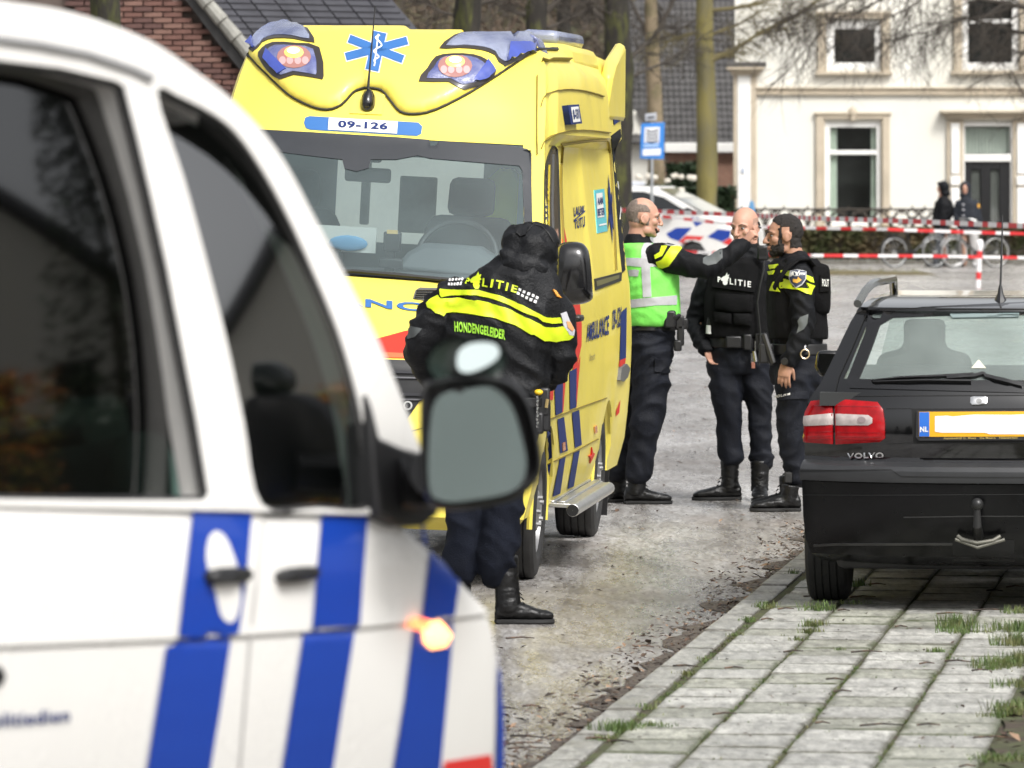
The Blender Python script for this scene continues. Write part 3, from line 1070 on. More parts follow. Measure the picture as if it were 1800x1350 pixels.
hedge('clipped_hedge', 'low brown beech hedge along the front of the white house', PX(1326, 146), PX(1880, 146), .7, .82, 11000, .06, M_beech)
hedge('evergreen_hedge', 'dark evergreen hedge behind the far police car', PX(1075, 148), PX(1292, 148), 1.0, 1.75, 9000, .07, M_hedge)
hedge('evergreen_bush', 'taller dark green bush before the annex wall', PX(1172, 152), PX(1232, 152), 1.0, 2.35, 3000, .07, M_hedge)
fl = MB()
for x, y in [(1104, 336), (1122, 312), (1152, 312), (1172, 318), (1195, 310), (1198, 334), (1213, 312), (1221, 313), (1206, 345), (1186, 309), (1140, 310), (1230, 318)]:
    for k in range(5):
        fl.sphere(W(x + rnd.uniform(-3, 3), y + rnd.uniform(-2, 2), 147.3), rnd.uniform(.03, .07), 6, 4)
o = fl.build('hedge_blossom', mat('cream_blossom', (.62, .58, .5), .7), None); o['kind'] = 'stuff'
# trained dwarf trees (espalier) against the white house
esp = []
M_espal = mat('espalier_bark', (.05, .042, .034), .9)
base = None
for i, x in enumerate([1304, 1345, 1378, 1420, 1456, 1492, 1530, 1566, 1604, 1626]):
    if base is None:
        base = thing('espalier_tree', 'small trained espalier tree against the white house wall', 'tree', None, 'espalier trees along the white house')
        q = MB()
        q.tube([(0, 0, 0), (.03, 0, .5), (0, 0, 1.06)], [.05, .04, .04], 6)
        q.build('trunk', M_espal, base)
        q = MB()
        for s in (-1, 1):
            q.tube([(0, 0, .98), (s * .16, 0, 1.14), (s * .3, 0, 1.22)], [.03, .025, .02], 5)
            q.tube([(0, 0, .8), (s * .1, 0, 1.02), (s * .12, 0, 1.22)], [.02, .02, .015], 5)
        q.tube([(-.36, 0, 1.23), (.36, 0, 1.24)], .025, 5)
        for k in range(14):
            xx = rnd.uniform(-.34, .34); q.tube([(xx, 0, 1.23), (xx + rnd.uniform(-.1, .1), rnd.uniform(-.05, .05), 1.23 + rnd.uniform(-.18, .14))], [.016, .008], 4)
        q.build('crown', M_espal, base)
        e = base
    else:
        e = copy_tree(base)
    X, Y = PX(x, 150.6)
    e.location = (X, Y, 0)
    e['label'] = 'small trained espalier tree on the white house wall, ' + ['first, at the corner pilaster', 'second from the corner pilaster', 'third from the corner pilaster', 'just left of the ground floor window', 'under the left window surround', 'under the middle of the window', 'under the right window edge', 'at the right window surround', 'second from the right end', 'last, nearest the passer-by in black'][i]
# leafless shrubs left of the far door frame
# ---------------------------------------------------------------- trees
M_bark = mat('mossy_bark', (.020, .017, .013), .9, var=.6, vs=10, bump=1, bs=26, col2=(.062, .066, .014), mixs=5.5, mixlo=.48, mixhi=.66, stretch=(1, 1, .3))
M_bark2 = mat('green_bark', (.17, .145, .045), .85, var=.3, vs=4, bump=.5, bs=25, col2=(.11, .098, .05), mixs=2, stretch=(1, 1, .4))
M_twig = mat('bare_twigs', (.05, .042, .034), .9)
M_twig2 = mat('olive_twigs', (.12, .10, .045), .9)
M_barkp = mat('pale_bark', (.20, .155, .10), .9, var=.3, vs=5, col2=(.13, .11, .06), mixs=3)

def bough(mb, p, d, L, r, lev, spread=.55, droop=0.0, plane=.35):
    n = 5
    pts, rad = [Vector(p)], [r]
    d = Vector(d).normalized()
    for i in range(n):
        d = (d + Vector((rnd.uniform(-1, 1), rnd.uniform(-1, 1) * plane, rnd.uniform(-1, 1))) * .16 + Vector((0, 0, -droop))).normalized()
        pts.append(pts[-1] + d * (L / n)); rad.append(r * (1 - .75 * (i + 1) / n))
    mb.tube(pts, rad, 6 if r > .03 else (4 if r > .012 else 3), False)
    if lev > 0:
        for i in range(1, n + 1):
            for _ in range(1):
                nd = (d + Vector((rnd.uniform(-1, 1), rnd.uniform(-1, 1) * plane, rnd.uniform(-1, 1))) * spread * 1.6).normalized()
                bough(mb, pts[i] + (pts[i - 1] - pts[i]) * rnd.random() * .6, nd, L * rnd.uniform(.42, .66), max(rad[i] * .6, .0045), lev - 1, spread, droop, plane)

def tree(label, x, Y, wpx, bark, m_tw, boughs=(), lean=0.0, top=7.5, ybase=None, group=None, crown=True, wob=.06):
    s = F / Y
    X = (x - CX) / s
    root = thing('bare_tree', label, 'tree', Matrix.Translation((X, Y, 0)), group)
    r = wpx / s / 2
    q = MB()
    pts, rad = [], []
    for k in range(15):
        t = k / 14
        pts.append((lean * t * top + wob * math.sin(t * 5 + x), .03 * math.sin(t * 4), t * top))
        rad.append(r * (1.28 - .42 * t + (.35 * max(0, .12 - t) / .12)))
    q.tube(pts, rad, 18)
    me = q.mesh('trunk', bark, True, 180)
    displace(me, lambda c: r * (.24 * nz(c, 2.4 / max(r * 3, .4), x) + .16 * nz((c[0] * 3, c[1] * 3, c[2] * .9), 3.0, 3)))
    link(bpy.data.objects.new('trunk', me), root)
    if boughs:
        mb = MB()
        for (px, py, qx, qy, dy, w, lev) in boughs:
            a = W(px, py, Y) - Vector((X, Y, 0)); e = W(qx, qy, Y) - Vector((X, Y, 0)); e.y += dy
            d = e - a
            n = 6
            P_, R_ = [], []
            for k in range(n + 1):
                t = k / n
                P_.append(a + d * t + Vector((0, 0, -.12 * d.length * math.sin(math.pi * t) * .35)) + Vector((rnd.uniform(-1, 1), 0, rnd.uniform(-1, 1))) * d.length * .018)
                R_.append(w / s / 2 * (1 - .55 * t))
            mb.tube(P_, R_, 8, True)
            if lev > 0:
                for k in range(1, n + 1):
                    for _ in range(2):
                        nd = (d.normalized() + Vector((rnd.uniform(-.9, .9), rnd.uniform(-.4, .4), rnd.uniform(-1.0, .7)))).normalized()
                        bough(mb, P_[k], nd, rnd.uniform(.5, 1.0) * min(d.length * .55, 1.6), max(R_[k] * .4, .012), lev, .6, .05)
        mb.build('crown', m_tw, root, smooth=True, fixn=False)
    return root
tree('yellow green mossy tree before the white house corner', 1238, 136, 31, M_bark2, M_twig2,
     [(1250, 105, 1330, 62, .2, 13, 1), (1330, 62, 1450, -8, .3, 10, 2), (1330, 62, 1400, 40, .1, 5, 2), (1245, 60, 1340, 18, .3, 6, 2), (1236, 50, 1160, 75, .2, 6, 2), (1255, 20, 1420, -25, 0, 7, 2)], lean=.006, top=7.2)
tree('dark trunk close behind the rear of the ambulance', 1080, 108, 46, M_bark, M_twig, [(1066, 40, 1010, -20, 0, 14, 2), (1100, 110, 1170, 40, .3, 9, 2), (1098, 140, 1230, 70, .5, 6, 2)], lean=.006, top=6.8)
tree('moss covered trunk rising above the middle of the ambulance roof', 820, 80, 46, M_bark, M_twig, [(838, 10, 930, -30, 0, 8, 2), (806, 30, 720, -10, 0, 6, 2)], top=6.2)
tree('dark forked trunk above the right roof lamp of the ambulance', 945, 95, 36, M_bark, M_twig, [(960, 20, 1010, -30, 0, 14, 2), (935, 30, 860, 0, 0, 8, 2), (962, 48, 1040, 10, .3, 7, 2)], top=6.4)
tree('slim dark trunk beside the forked tree', 985, 99, 24, M_bark, M_twig, [(985, 40, 1035, 0, 0, 6, 2)], top=6.4)
tree('pale smooth trunk in front of the grey pantile roof', 1150, 150, 26, M_barkp, M_twig, [(1150, 60, 1190, -10, 0, 12, 1), (1148, 80, 1110, 0, 0, 10, 1), (1155, 70, 1230, 30, 0, 5, 2)], lean=-.002, top=6.8)
tree('dark mossy trunk peeping over the police van roof', 182, 62, 52, M_bark, M_twig, [], top=6.2)
# tree standing right of the frame whose bare twigs hang before the white house
tr = tree('bare tree whose hanging twigs cross the white house front', 1905, 128, 40, M_bark, M_twig,
     [(1900, 20, 1640, -22, -.5, 11, 2), (1640, -22, 1420, -4, -.5, 7, 2), (1640, -18, 1500, 60, -.4, 4, 2), (1890, 60, 1690, 30, .2, 8, 2), (1700, 30, 1560, 70, .2, 4, 2), (1895, 100, 1740, 75, 0, 5, 2), (1800, 10, 1620, 40, .3, 5, 2),
      (1560, -8, 1390, 60, 0, 4, 2), (1470, 0, 1345, 40, 0, 3.5, 2), (1480, 5, 1380, 130, 0, 3, 1), (1890, 240, 1770, 130, 0, 4, 2)], top=6)
hang = MB()
for _ in range(80):                                # long thin hanging twigs
    x = rnd.uniform(1340, 1800); y = rnd.uniform(-30, 40); L = rnd.uniform(40, 150)
    Y = rnd.uniform(126, 130)
    pts = [W(x, y, Y)]
    dx = rnd.uniform(-.5, .2)
    for k in range(6):
        dx += rnd.uniform(-.3, .3)
        pts.append(W(x + dx * L * (k + 1) / 6, y + L * (k + 1) / 6, Y))
        if rnd.random() < .6:
            e = rnd.uniform(-14, 14)
            hang.tube([pts[-1], pts[-1] + Vector((e * .008, 0, -.1)), pts[-1] + Vector((e * .016, 0, -.28))], [.006, .005, .003], 3, False)
    Mi = tr.matrix_basis.inverted()
    hang.tube(pts, [.011, .010, .009, .008, .007, .006, .004], 3, False)
hang.v = [tuple(tr.matrix_basis.inverted() @ Vector(v)) for v in hang.v]
o = hang.build('hanging_twigs', M_twig, tr, fixn=False); o['kind'] = 'stuff'

# far wood: brown winter scrub closing the view above the roofs
fw = MB()
for _ in range(5200):
    X0 = rnd.uniform(-22, 7); Y = rnd.uniform(168, 200); z = rnd.uniform(0, 8.5)
    p = Vector((X0, Y, z)); d = Vector((rnd.uniform(-1, 1), rnd.uniform(-.5, .5), rnd.uniform(-.2, 1.5))).normalized()
    L = rnd.uniform(.6, 2.4)
    q_ = p + d * L * .5 + Vector((rnd.uniform(-.2, .2), 0, rnd.uniform(-.2, .2)))
    fw.tube([p, q_, p + d * L], [rnd.uniform(.02, .08), .025, .008], 3, False, rnd.choice((0, 0, 1, 2)))
for _ in range(26000):
    X0 = rnd.uniform(-24, 9); Y = rnd.uniform(176, 206); z = rnd.uniform(0, 9)
    if nz((X0, Y * .3, z), .5) < -.32: continue
    leaf(fw, (X0, Y, z), rnd.uniform(.1, .24), rnd.choice((1, 2, 2, 3)))
o = fw.build('far_wood', (mat('scrub_bark', (.075, .06, .045), .9), mat('scrub_olive', (.10, .088, .05), .9), mat('scrub_brown', (.12, .085, .06), .9), mat('scrub_dark', (.05, .045, .03), .9)), None, smooth=False, fixn=False)
o['kind'] = 'stuff'
b = MB(); b.box((-6, 226, 5), (70, 6, 10)); b.box((30, 190, 6), (34, 4, 14))
o = b.build('wooded_bank', mat('wooded_bank', (.085, .068, .046), .95, var=.45, vs=.8, col2=(.05, .05, .03), mixs=.4, bump=1, bs=3), None, smooth=False)
o['kind'] = 'structure'
# ================================================================ ambulance
M_yel = mat('ambulance_yellow', (.84, .70, .115), .42, spec=.4, coat=.22, var=.035, vs=1.3, rvar=.1, bump=.04, bs=220)
M_black = mat('black_plastic', (.014, .014, .015), .42, var=.2, vs=20)
M_gloss = mat('gloss_black', (.008, .008, .009), .12, coat=.5, bump=.05, bs=160)
M_seal = mat('rubber_seal', (.012, .012, .012), .6)
M_tyre = mat('tyre_rubber', (.022, .022, .022), .7, var=.3, vs=14, bump=.3, bs=60)
M_rim = mat('grey_rim', (.30, .30, .30), .4, metal=.6, var=.2, vs=12)
M_alu = mat('aluminium', (.62, .62, .60), .35, metal=.85, var=.1, vs=8, bump=.1, bs=100)
M_blue = mat('print_blue', (.035, .145, .40), .4, coat=.3, var=.06)
M_navy = mat('print_navy', (.018, .034, .14), .65, spec=.2, var=.08)
M_red = mat('print_red', (.62, .04, .025), .55, spec=.3, var=.06)
M_whitep = mat('print_white', (.80, .80, .78), .4)
M_cyan = mat('print_cyan', (.10, .50, .58), .4)
M_lensf = mat('lamp_bezel', (.035, .03, .028), .3, coat=.3)
M_lens = mat('clear_blue_lens', (.07, .085, .26), .12, coat=.6, col2=(.20, .22, .36), mixs=5, mixlo=.35, mixhi=.6, bump=.35, bs=120)
M_lensw = mat('wet_pale_lens', (.09, .11, .23), .18, coat=.6, col2=(.26, .29, .40), mixs=4, mixlo=.35, mixhi=.65, bump=.6, bs=140)
M_lensb = mat('deep_blue_lens', (.05, .08, .36), .1, coat=.8, var=.2)
M_amber = mat('lit_amber_lamp', (1, .5, .15), .3, emit=(1.0, .36, .06), es=.95)
M_amberc = mat('lit_lamp_core', (1, .9, .6), .3, emit=(1.0, .72, .36), es=1.5)
M_amberd = mat('amber_glow_lens', (.16, .10, .12), .25, coat=.4, emit=(1, .36, .18), es=.28)
M_orange = mat('orange_reflector', (.80, .26, .03), .25, coat=.5)
M_seam = mat('seam_shadow', (.20, .15, .02), .6)
M_yeld = mat('yellow_edge', (.60, .46, .03), .35, coat=.4)
M_cab = mat('cabin_grey', (.085, .10, .105), .8, var=.2, vs=3)
M_cabl = mat('cabin_pale', (.42, .43, .41), .7, var=.2, vs=6)
M_seat = mat('dark_seat_cloth', (.035, .04, .045), .9, var=.2)
M_hivis = mat('hivis_yellow', (.62, .80, .02), .6, var=.08, vs=10)
M_ws = glass('windscreen_glass', (.74, .82, .83), 1.6, .03, film=.08, filmc=(.50, .68, .70))  # teal film paints the pale sky reflection into the pane
M_sideglass = mat('dark_side_glass', (.012, .014, .015), .06, coat=.5)

AM = Matrix.Translation((-.93, 30.7, .047)) @ Matrix.Rotation(-math.atan(.0955), 4, 'Z') @ Matrix.Rotation(R(3.0), 4, 'Y')
amb = thing('ambulance', 'yellow ambulance with blue and red stripes and lit amber roof lamps', 'ambulance', AM)
LV = [(.12, .27, .90, .25), (.0, .34, .95, .25), (-.01, .5, .985, .26), (0, .66, .995, .26), (.03, .80, 1.0, .25), (.05, .95, 1.0, .25), (.07, 1.06, .998, .26),
      (.11, 1.12, .995, .27), (.22, 1.185, .99, .28), (.45, 1.295, .98, .3), (.70, 1.405, .968, .27), (.80, 1.45, .958, .22), (.86, 1.495, .948, .20),
      (.965, 1.615, .925, .195), (1.07, 1.735, .905, .19), (1.175, 1.855, .885, .185), (1.28, 1.975, .865, .18), (1.38, 2.09, .845, .175), (1.465, 2.185, .832, .17),
      (1.52, 2.25, .825, .18), (1.60, 2.37, .815, .2), (1.68, 2.48, .80, .22), (1.77, 2.575, .785, .24), (1.88, 2.65, .755, .25), (2.0, 2.705, .71, .25), (2.15, 2.74, .62, .2)]
NS, NF = 84, 32
LEN = 6.3
AXF, AXR, WR = .98, 4.70, .345
def zb(y):
    z = .33 if y > .4 else 0
    for c in (AXF, AXR):
        if abs(y - c) < .43: z = max(z, WR + math.sqrt(.43 ** 2 - (y - c) ** 2))
    return z
rows = []
for (yf, z, hw, c) in LV:
    row = []
    yc = yf + c
    side = []
    for k in range(NS + 1):
        s = (1 - k / NS) ** 1.25
        y = yc + (LEN - yc) * s
        x = hw
        if z > 2.2: x = hw + min(1, max(0, (y - yc) / 1.2)) * .05
        sm_ = lambda a, b_, t: (lambda q: q * q * (3 - 2 * q))(min(1, max(0, (t - a) / (b_ - a))))
        x += .035 * sm_(2.20, 2.24, z) * (1 - sm_(2.55, 2.66, z)) * sm_(yc + .10, yc + .22, y) * (1 - sm_(4.9, 5.0, y))     # sculpted pods above the doors
        x -= .022 * sm_(1.50, 1.56, z) * (1 - sm_(2.12, 2.17, z)) * sm_(yc + .95, yc + 1.05, y) * (1 - sm_(3.7, 3.8, y))    # pressed-in door panel
        if y > LEN - .15: x -= (y - LEN + .15) ** 2 * 1.2
        side.append((x, y, max(z, zb(y))))
    for p in side: row.append(Vector(p))
    for k in range(1, NF):
        u = 1 - 2 * k / NF
        row.append(Vector((hw * u, yf + c * abs(u) ** 3.2, max(z, zb(yf + c * abs(u) ** 3.2) if abs(u) > .75 else z) - .015 * u * u * (1 if z > 2.2 else 0))))
    for p in reversed(side): row.append(Vector((-p[0], p[1], p[2])))
    rows.append(row)
i0 = NS
WSL, WSR_ = NS + 2, NS + NF - 3        # windscreen columns
def hole(i, j): return 12 <= i < 18 and WSL <= j <= WSR_
mb = MB()
mb.grid(rows, 0, hole)
n = len(rows[0])
mb.f.append(tuple(range((len(rows) - 1) * n, len(rows) * n))); mb.m.append(0)      # roof
rear = [(i * n) for i in range(len(rows))] + [(i * n + n - 1) for i in reversed(range(len(rows)))]
mb.f.append(tuple(rear)); mb.m.append(0)
body = mb.build('body', M_yel, amb, ang=28, merge=.0004, fixn=True)
gl = MB()
gl.grid([[p + Vector((0, .004, -.001)) for p in r[WSL - 0:WSR_ + 2]] for r in rows[12:19]])
ws = gl.build('windscreen', M_ws, amb, ang=60, fixn=False)
# cabin behind the windscreen
q = MB()
q.add([(-.85, .95, 1.2), (.85, .95, 1.2), (.85, 2.55, 1.2), (-.85, 2.55, 1.2), (-.77, 1.55, 2.16), (.77, 1.55, 2.16), (.77, 2.55, 2.2), (-.77, 2.55, 2.2)],
      [(0, 1, 2, 3), (3, 2, 6, 7), (4, 5, 6, 7), (0, 3, 7, 4), (1, 2, 6, 5)])
q.build('cabin_lining', M_cab, amb, smooth=False)
q = MB()
q.prism([(-.86, .86, 1.40), (-.86, 1.0, 1.505), (-.86, 1.35, 1.52), (-.86, 1.45, 1.3), (-.86, 1.45, 1.1), (-.86, .9, 1.1)], (1.72, 0, 0))
dash = q.build('dashboard', mat('dash_grey', (.05, .055, .06), .7), amb, bevel=.02)
q = MB(); q.box((-.28, 1.2, 1.56), (.30, .06, .16)); q.box((-.28, 1.165, 1.56), (.27, .01, .13), mi=0); q.build('terminal', M_black, dash, bevel=.01)
q = MB(); q.prism([(.14, 1.12, 1.52), (.70, 1.12, 1.50), (.66, 1.2, 1.60), (.56, 1.24, 1.655), (.28, 1.24, 1.66), (.2, 1.2, 1.61)], (0, .25, 0)); q.build('instrument_hood', mat('binnacle', (.09, .1, .105), .6), dash, bevel=.03)
q = MB()
pts = []
for k in range(33):
    a = 2 * math.pi * k / 32
    pts.append(Vector((.43 + .20 * math.cos(a), 1.44 + .10 * math.sin(a) * .8, 1.60 + .175 * math.sin(a))))
q.tube(pts, .016, 8, False)
q.beam((.25, 1.44, 1.6), (.61, 1.44, 1.6), .05, .03); q.sphere((.43, 1.43, 1.59), (.07, .04, .06))
q.build('steering_wheel', M_black, amb)
for x in (-.5, .43):
    q = MB(); q.prism([(x - .24, 2.0, 1.2), (x + .24, 2.0, 1.2), (x + .24, 2.0, 1.72), (x + .2, 2.0, 1.80), (x - .2, 2.0, 1.80), (x - .24, 2.0, 1.72)], (0, .12, 0))
    q.prism([(x - .13, 2.03, 1.80), (x + .13, 2.03, 1.80), (x + .12, 2.03, 2.0), (x - .12, 2.03, 2.0)], (0, .09, 0))
    q.build('seat', M_seat, amb, bevel=.04)
q = MB(); q.box((.05, 2.5, 1.86), (.78, .04, .46)); pw = q.build('partition_window', mat('lit_rear_cabin', (.62, .62, .58), .6, emit=(.9, .95, .85), es=.24, col2=(.62, .60, .52), mixs=3, var=.2, vs=6), amb, bevel=.05)  # panel glows by itself, standing for the light of the rear cabin
q = MB(); q.box((-.18, 2.47, 1.9), (.05, .03, .36)); q.box((.1, 2.47, 1.84), (.2, .02, .3)); q.build('cupboard', M_cabl, pw, bevel=.01)
# paramedic's yellow jackets hung in the cab
q = MB()
rg = []
for z, hw_, d in ((2.05, .05, .03), (1.98, .15, .06), (1.8, .17, .08), (1.6, .16, .09)):
    rg.append([Vector((.60 + hw_ * math.cos(a * .5236) * .8, 2.12 + d * math.sin(a * .5236), z + .01 * math.sin(a * 2.1))) for a in range(12)])
q.loft(rg); j = q.build('hanging_jacket', M_hivis, amb)
q = MB(); q.box((.70, 2.03, 1.83), (.05, .03, .4)); q.build('jacket_band', mat('jacket_blue', (.2, .42, .5), .7), j)
q = MB(); q.beam((.22, 2.05, 1.62), (.60, 2.05, 1.60), .02, .12); q.build('seat_jacket', M_hivis, amb)
q = MB(); q.box((-.13, 1.18, 1.66), (.34, .02, .13)); st = q.build('glove_box', mat('carton_white', (.6, .6, .56), .7), amb)
q = MB(); q.sphere((-.1, 1.16, 1.64), (.1, .01, .04)); q.build('box_print', mat('carton_blue', (.12, .3, .5), .7), st)
q = MB(); q.box((.12, 1.14, 1.6), (.05, .04, .2)); q.box((.13, 1.12, 1.66), (.09, .04, .1)); q.box((.13, 1.1, 1.55), (.12, .05, .05)); q.build('hand_set', M_black, amb, bevel=.008)
q = MB(); q.box((.13, 1.098, 1.71), (.055, .005, .02)); q.build('hand_set_light', mat('amber_tag', (.7, .5, .2), .5), amb)
q = MB(); q.box((-.06, 1.50, 2.10), (.14, .05, .09)); q.box((-.06, 1.52, 1.99), (.24, .03, .075)); q.build('rear_view_mirror', M_black, amb, bevel=.015)
# underbody and wheels
q = MB(); q.box((0, 3.1, .58), (1.40, 5.2, .5)); q.box((0, 3.1, 1.0), (1.7, 5.2, .3)); q.build('underbody', M_black, amb, smooth=False)

def wheel(parent, x, y, z, r, w, side, m_rim=None, rr=.62, dish=.03, name='wheel', axis=None):
    """tyre with grooved tread + rim; side = +1 when the outer face looks to +x"""
    ax = Vector((side, 0, 0)) if axis is None else axis
    c = Vector((x, y, z))
    hw_ = w / 2
    t = MB()
    prof = [(r * rr, -hw_ * .8), (r * .8, -hw_ * 1.0), (r * .93, -hw_ * .93), (r * .985, -hw_ * .8)]
    for g_ in (-.5, -.17, .17, .5):
        prof += [(r, hw_ * (g_ - .13)), (r, hw_ * (g_ - .035)), (r * .972, hw_ * (g_ - .03)), (r * .972, hw_ * (g_ + .03)), (r, hw_ * (g_ + .035))]
    prof += [(r, hw_ * .66), (r * .985, hw_ * .8), (r * .93, hw_ * .93), (r * .8, hw_ * 1.0), (r * .70, hw_ * .97), (r * rr, hw_ * .8)]
    t.lathe(c, ax, prof, 56)
    wo = t.build(name, M_tyre, parent, ang=25)
    k = MB()
    R0 = r * rr
    k.lathe(c, ax, [(R0 * 1.03, hw_ * .82), (R0 * .98, hw_ * .86), (R0 * .93, hw_ * .6), (R0 * .62, hw_ * .35 + dish), (R0 * .45, hw_ * .6 + dish), (R0 * .2, hw_ * .66 + dish), (.001, hw_ * .66 + dish)], 40)
    k.lathe(c, ax, [(R0, -hw_ * .8), (.001, -hw_ * .7)], 24)
    s = ax.cross(Vector((0, 0, 1))).normalized()
    for a in range(5):
        an = a * 1.2566
        d = s * math.cos(an) + Vector((0, 0, 1)) * math.sin(an)
        p = c + d * R0 * .33 + ax * (hw_ * .62 + dish)
        k.tube([p, p + ax * .02], .012, 6)
    k.build('rim', m_rim or M_rim, wo, ang=30)
    return wo
for x, sd_ in ((.855, 1), (-.855, -1)):
    for y in (AXF, AXR): wheel(amb, x, y, WR, WR, .235, sd_)
for y in (AXF, AXR):
    for s_ in (1, -1):
        q = MB()
        pts = [Vector((s_ * .955, y + .435 * math.cos(a), WR + .435 * math.sin(a))) for a in [math.pi * k / 20 for k in range(-1, 22)]]
        q.tube(pts, .016, 6); q.build('arch_lip', M_yel, amb)
q = MB(); q.prism([(.76, AXR + .36, .36), (.99, AXR + .36, .36), (.985, AXR + .42, .1), (.78, AXR + .42, .1)], (0, .012, 0)); q.build('mud_flap', M_black, amb)
# running board between the wheels
q = MB()
q.tube([(1.07, 1.72, .315), (1.07, 4.05, .315)], .034, 12)
for k in range(3): q.box((1.005 - .055 * k, 2.9, .352), (.042, 2.3, .012))
q.box((.97, 2.9, .335), (.2, 2.3, .022))
q.build('running_board', M_alu, amb, bevel=.004)
q = MB(); q.lathe((1.07, 1.715, .315), (0, -1, 0), [(.02, .0), (.031, .002), (.031, .006), (.001, .006)], 12); q.build('board_cap', M_black, amb)
for y in (2.0, 3.8):
    q = MB(); q.box((.86, y, .33), (.3, .05, .04)); q.build('board_bracket', M_black, amb)
# ---------- what is set on the front
AB = bvh_of([body, ws])
BB = bvh_of([body])
Z1 = lambda pts: [(380 + x / 2.41, y / 2.41) for x, y in pts]
seam = Z1([(100, 165), (112, 205), (160, 262), (210, 312), (270, 370), (320, 412), (400, 452), (470, 467), (530, 447), (580, 395), (612, 380), (640, 375), (700, 385), (740, 430), (780, 475), (840, 486), (930, 467), (1080, 391), (1220, 302), (1325, 232)])
# raised lamp hood above the seam
hood_poly = smooth_poly(seam, 3, False) + Z1([(1365, 160), (1345, 106), (1200, 106), (1050, 112), (800, 92), (600, 84), (430, 84), (330, 66), (225, 60), (165, 75), (125, 105)])
hd = lay('lamp_hood', hood_poly, BB, M_yel, amb, off=.012, res=8, dome=.028, domer=22)
HB = bvh_of([body, ws, hd])
lay('hood_seam', stroke(seam, 3.2, False, 3), BB, M_seal, amb, off=.014, res=6)
lay('hood_seam', stroke(Z1([(1325, 232), (1365, 213), (1405, 211), (1446, 212)]), 3.0, False, 3), BB, M_seal, amb, off=.012, res=6)
UL = Z1([(105, 160), (112, 115), (130, 75), (165, 50), (220, 45), (300, 65), (370, 105), (400, 140), (417, 182), (330, 166), (250, 163), (195, 180), (155, 221)])
LL = Z1([(180, 240), (192, 208), (240, 181), (340, 185), (438, 203), (456, 325), (430, 333), (330, 318), (268, 337), (215, 295)])
UR = Z1([(945, 206), (1010, 150), (1110, 125), (1260, 110), (1335, 110), (1362, 130), (1362, 170), (1350, 210), (1222, 282), (1180, 235), (1120, 213), (1030, 205)])
LR = Z1([(858, 346), (895, 290), (930, 242), (1000, 229), (1090, 233), (1150, 258), (1184, 300), (1150, 345), (1048, 381), (985, 348)])
def inset(poly, f):
    cx = sum(p[0] for p in poly) / len(poly); cy = sum(p[1] for p in poly) / len(poly)
    return [(cx + (x - cx) * f, cy + (y - cy) * f) for x, y in poly]
for k, pl in enumerate((UL, LL, UR, LR)):
    up = k % 2 == 0
    ln = lay('beacon_bezel', pl, HB, M_lensf, amb, off=.006, res=6, smooth=2)
    lb = bvh_of([ln])
    e = lay('beacon_lens', [(x, y - (3 if up else 1)) for x, y in inset(pl, .88 if up else .80)], HB, M_lensw if up else M_lens, ln, off=.009, res=5, dome=.010 if up else .008, domer=10, smooth=2)
    eb = bvh_of([e])
    if not up:
        cx, cy = ((517, 93), (800, 109))[k // 2]
        el = lambda rx, ry, oy=0: [(cx + rx * math.cos(a * .3927), cy + oy + ry * math.sin(a * .3927)) for a in range(16)]
        lay('amber_glow', el(30, 20, 7), eb, M_amberd, ln, off=.003, res=4, skirt=False)
        am = lay('amber_lamp', el(17, 10, 0), eb, M_amber, ln, off=.006, res=4, dome=.006, domer=6)
        lay('lamp_core', el(11, 5.5, -.5), eb, M_amberc, ln, off=.016, res=3, skirt=False)
        for t in (-20, -7, 7, 20):
            lay('reflector_ring', [(cx + t + 6 * math.cos(a * .5), cy + 14 + 7 * math.sin(a * .5)) for a in range(13)], eb, mat('ring_%d%d' % (k, t), (.55, .36, .36), .2, coat=.6), ln, off=.005, res=3, skirt=False)
tri = [Z1([(1080, 350), (1150, 262), (1178, 298), (1145, 332)]), Z1([(205, 255), (215, 215), (300, 300), (265, 318)]), Z1([(1225, 262), (1240, 200), (1340, 195), (1345, 212)]), Z1([(115, 150), (140, 130), (160, 205), (150, 205)])]
for t, src in zip(tri, (LR, LL, UR, UL)):
    lay('blue_flash', t, HB, M_lensb, amb, off=.036 if src in (UR, UL) else .022, res=5)
# star of life with staff and snake
def star(f, grow=0):
    return [f(s) for s in ()] 
bars = [((613.6, 69), (708.6, 105.4), 14), ((608, 101), (716, 72.6), 14), ((668, 58), (654, 124.5), 23)]
for m_, g_, of in ((M_whitep, 3.2, .003), (M_blue, 0, .0055)):
    for a, b2, w_ in bars:
        dx, dy = b2[0] - a[0], b2[1] - a[1]; L = math.hypot(dx, dy); e = g_ / 2 / L
        lay('star_arm', stroke([(a[0] - dx * e, a[1] - dy * e), (b2[0] + dx * e, b2[1] + dy * e)], w_ + g_), HB, m_, amb, off=of, res=7, skirt=False)
lay('staff', stroke([(665, 62), (658, 118)], 2.4), HB, M_whitep, amb, off=.008, res=4, skirt=False)
lay('snake', stroke([(668, 64), (660, 68), (667, 75), (671, 82), (663, 87), (657, 92), (662, 97), (666, 102), (658, 107), (660, 113)], 2.6, False, 3), HB, M_whitep, amb, off=.008, res=3, skirt=False)
# call sign band
lay('call_sign_band', Z1([(372, 522), (378, 499), (396, 493), (856, 520), (873, 536), (868, 568), (850, 577), (400, 551), (380, 543)]), BB, M_blue, amb, off=.003, res=10)
lay('call_sign_field', Z1([(478, 500), (770, 517), (766, 569), (474, 552)]), BB, M_whitep, amb, off=.006, res=10, skirt=False)
lay_text('call_sign', '09-126', Z1([(518, 513), (728, 524), (726, 554), (516, 544)]), BB, M_navy, amb, off=.009, bold=.035)
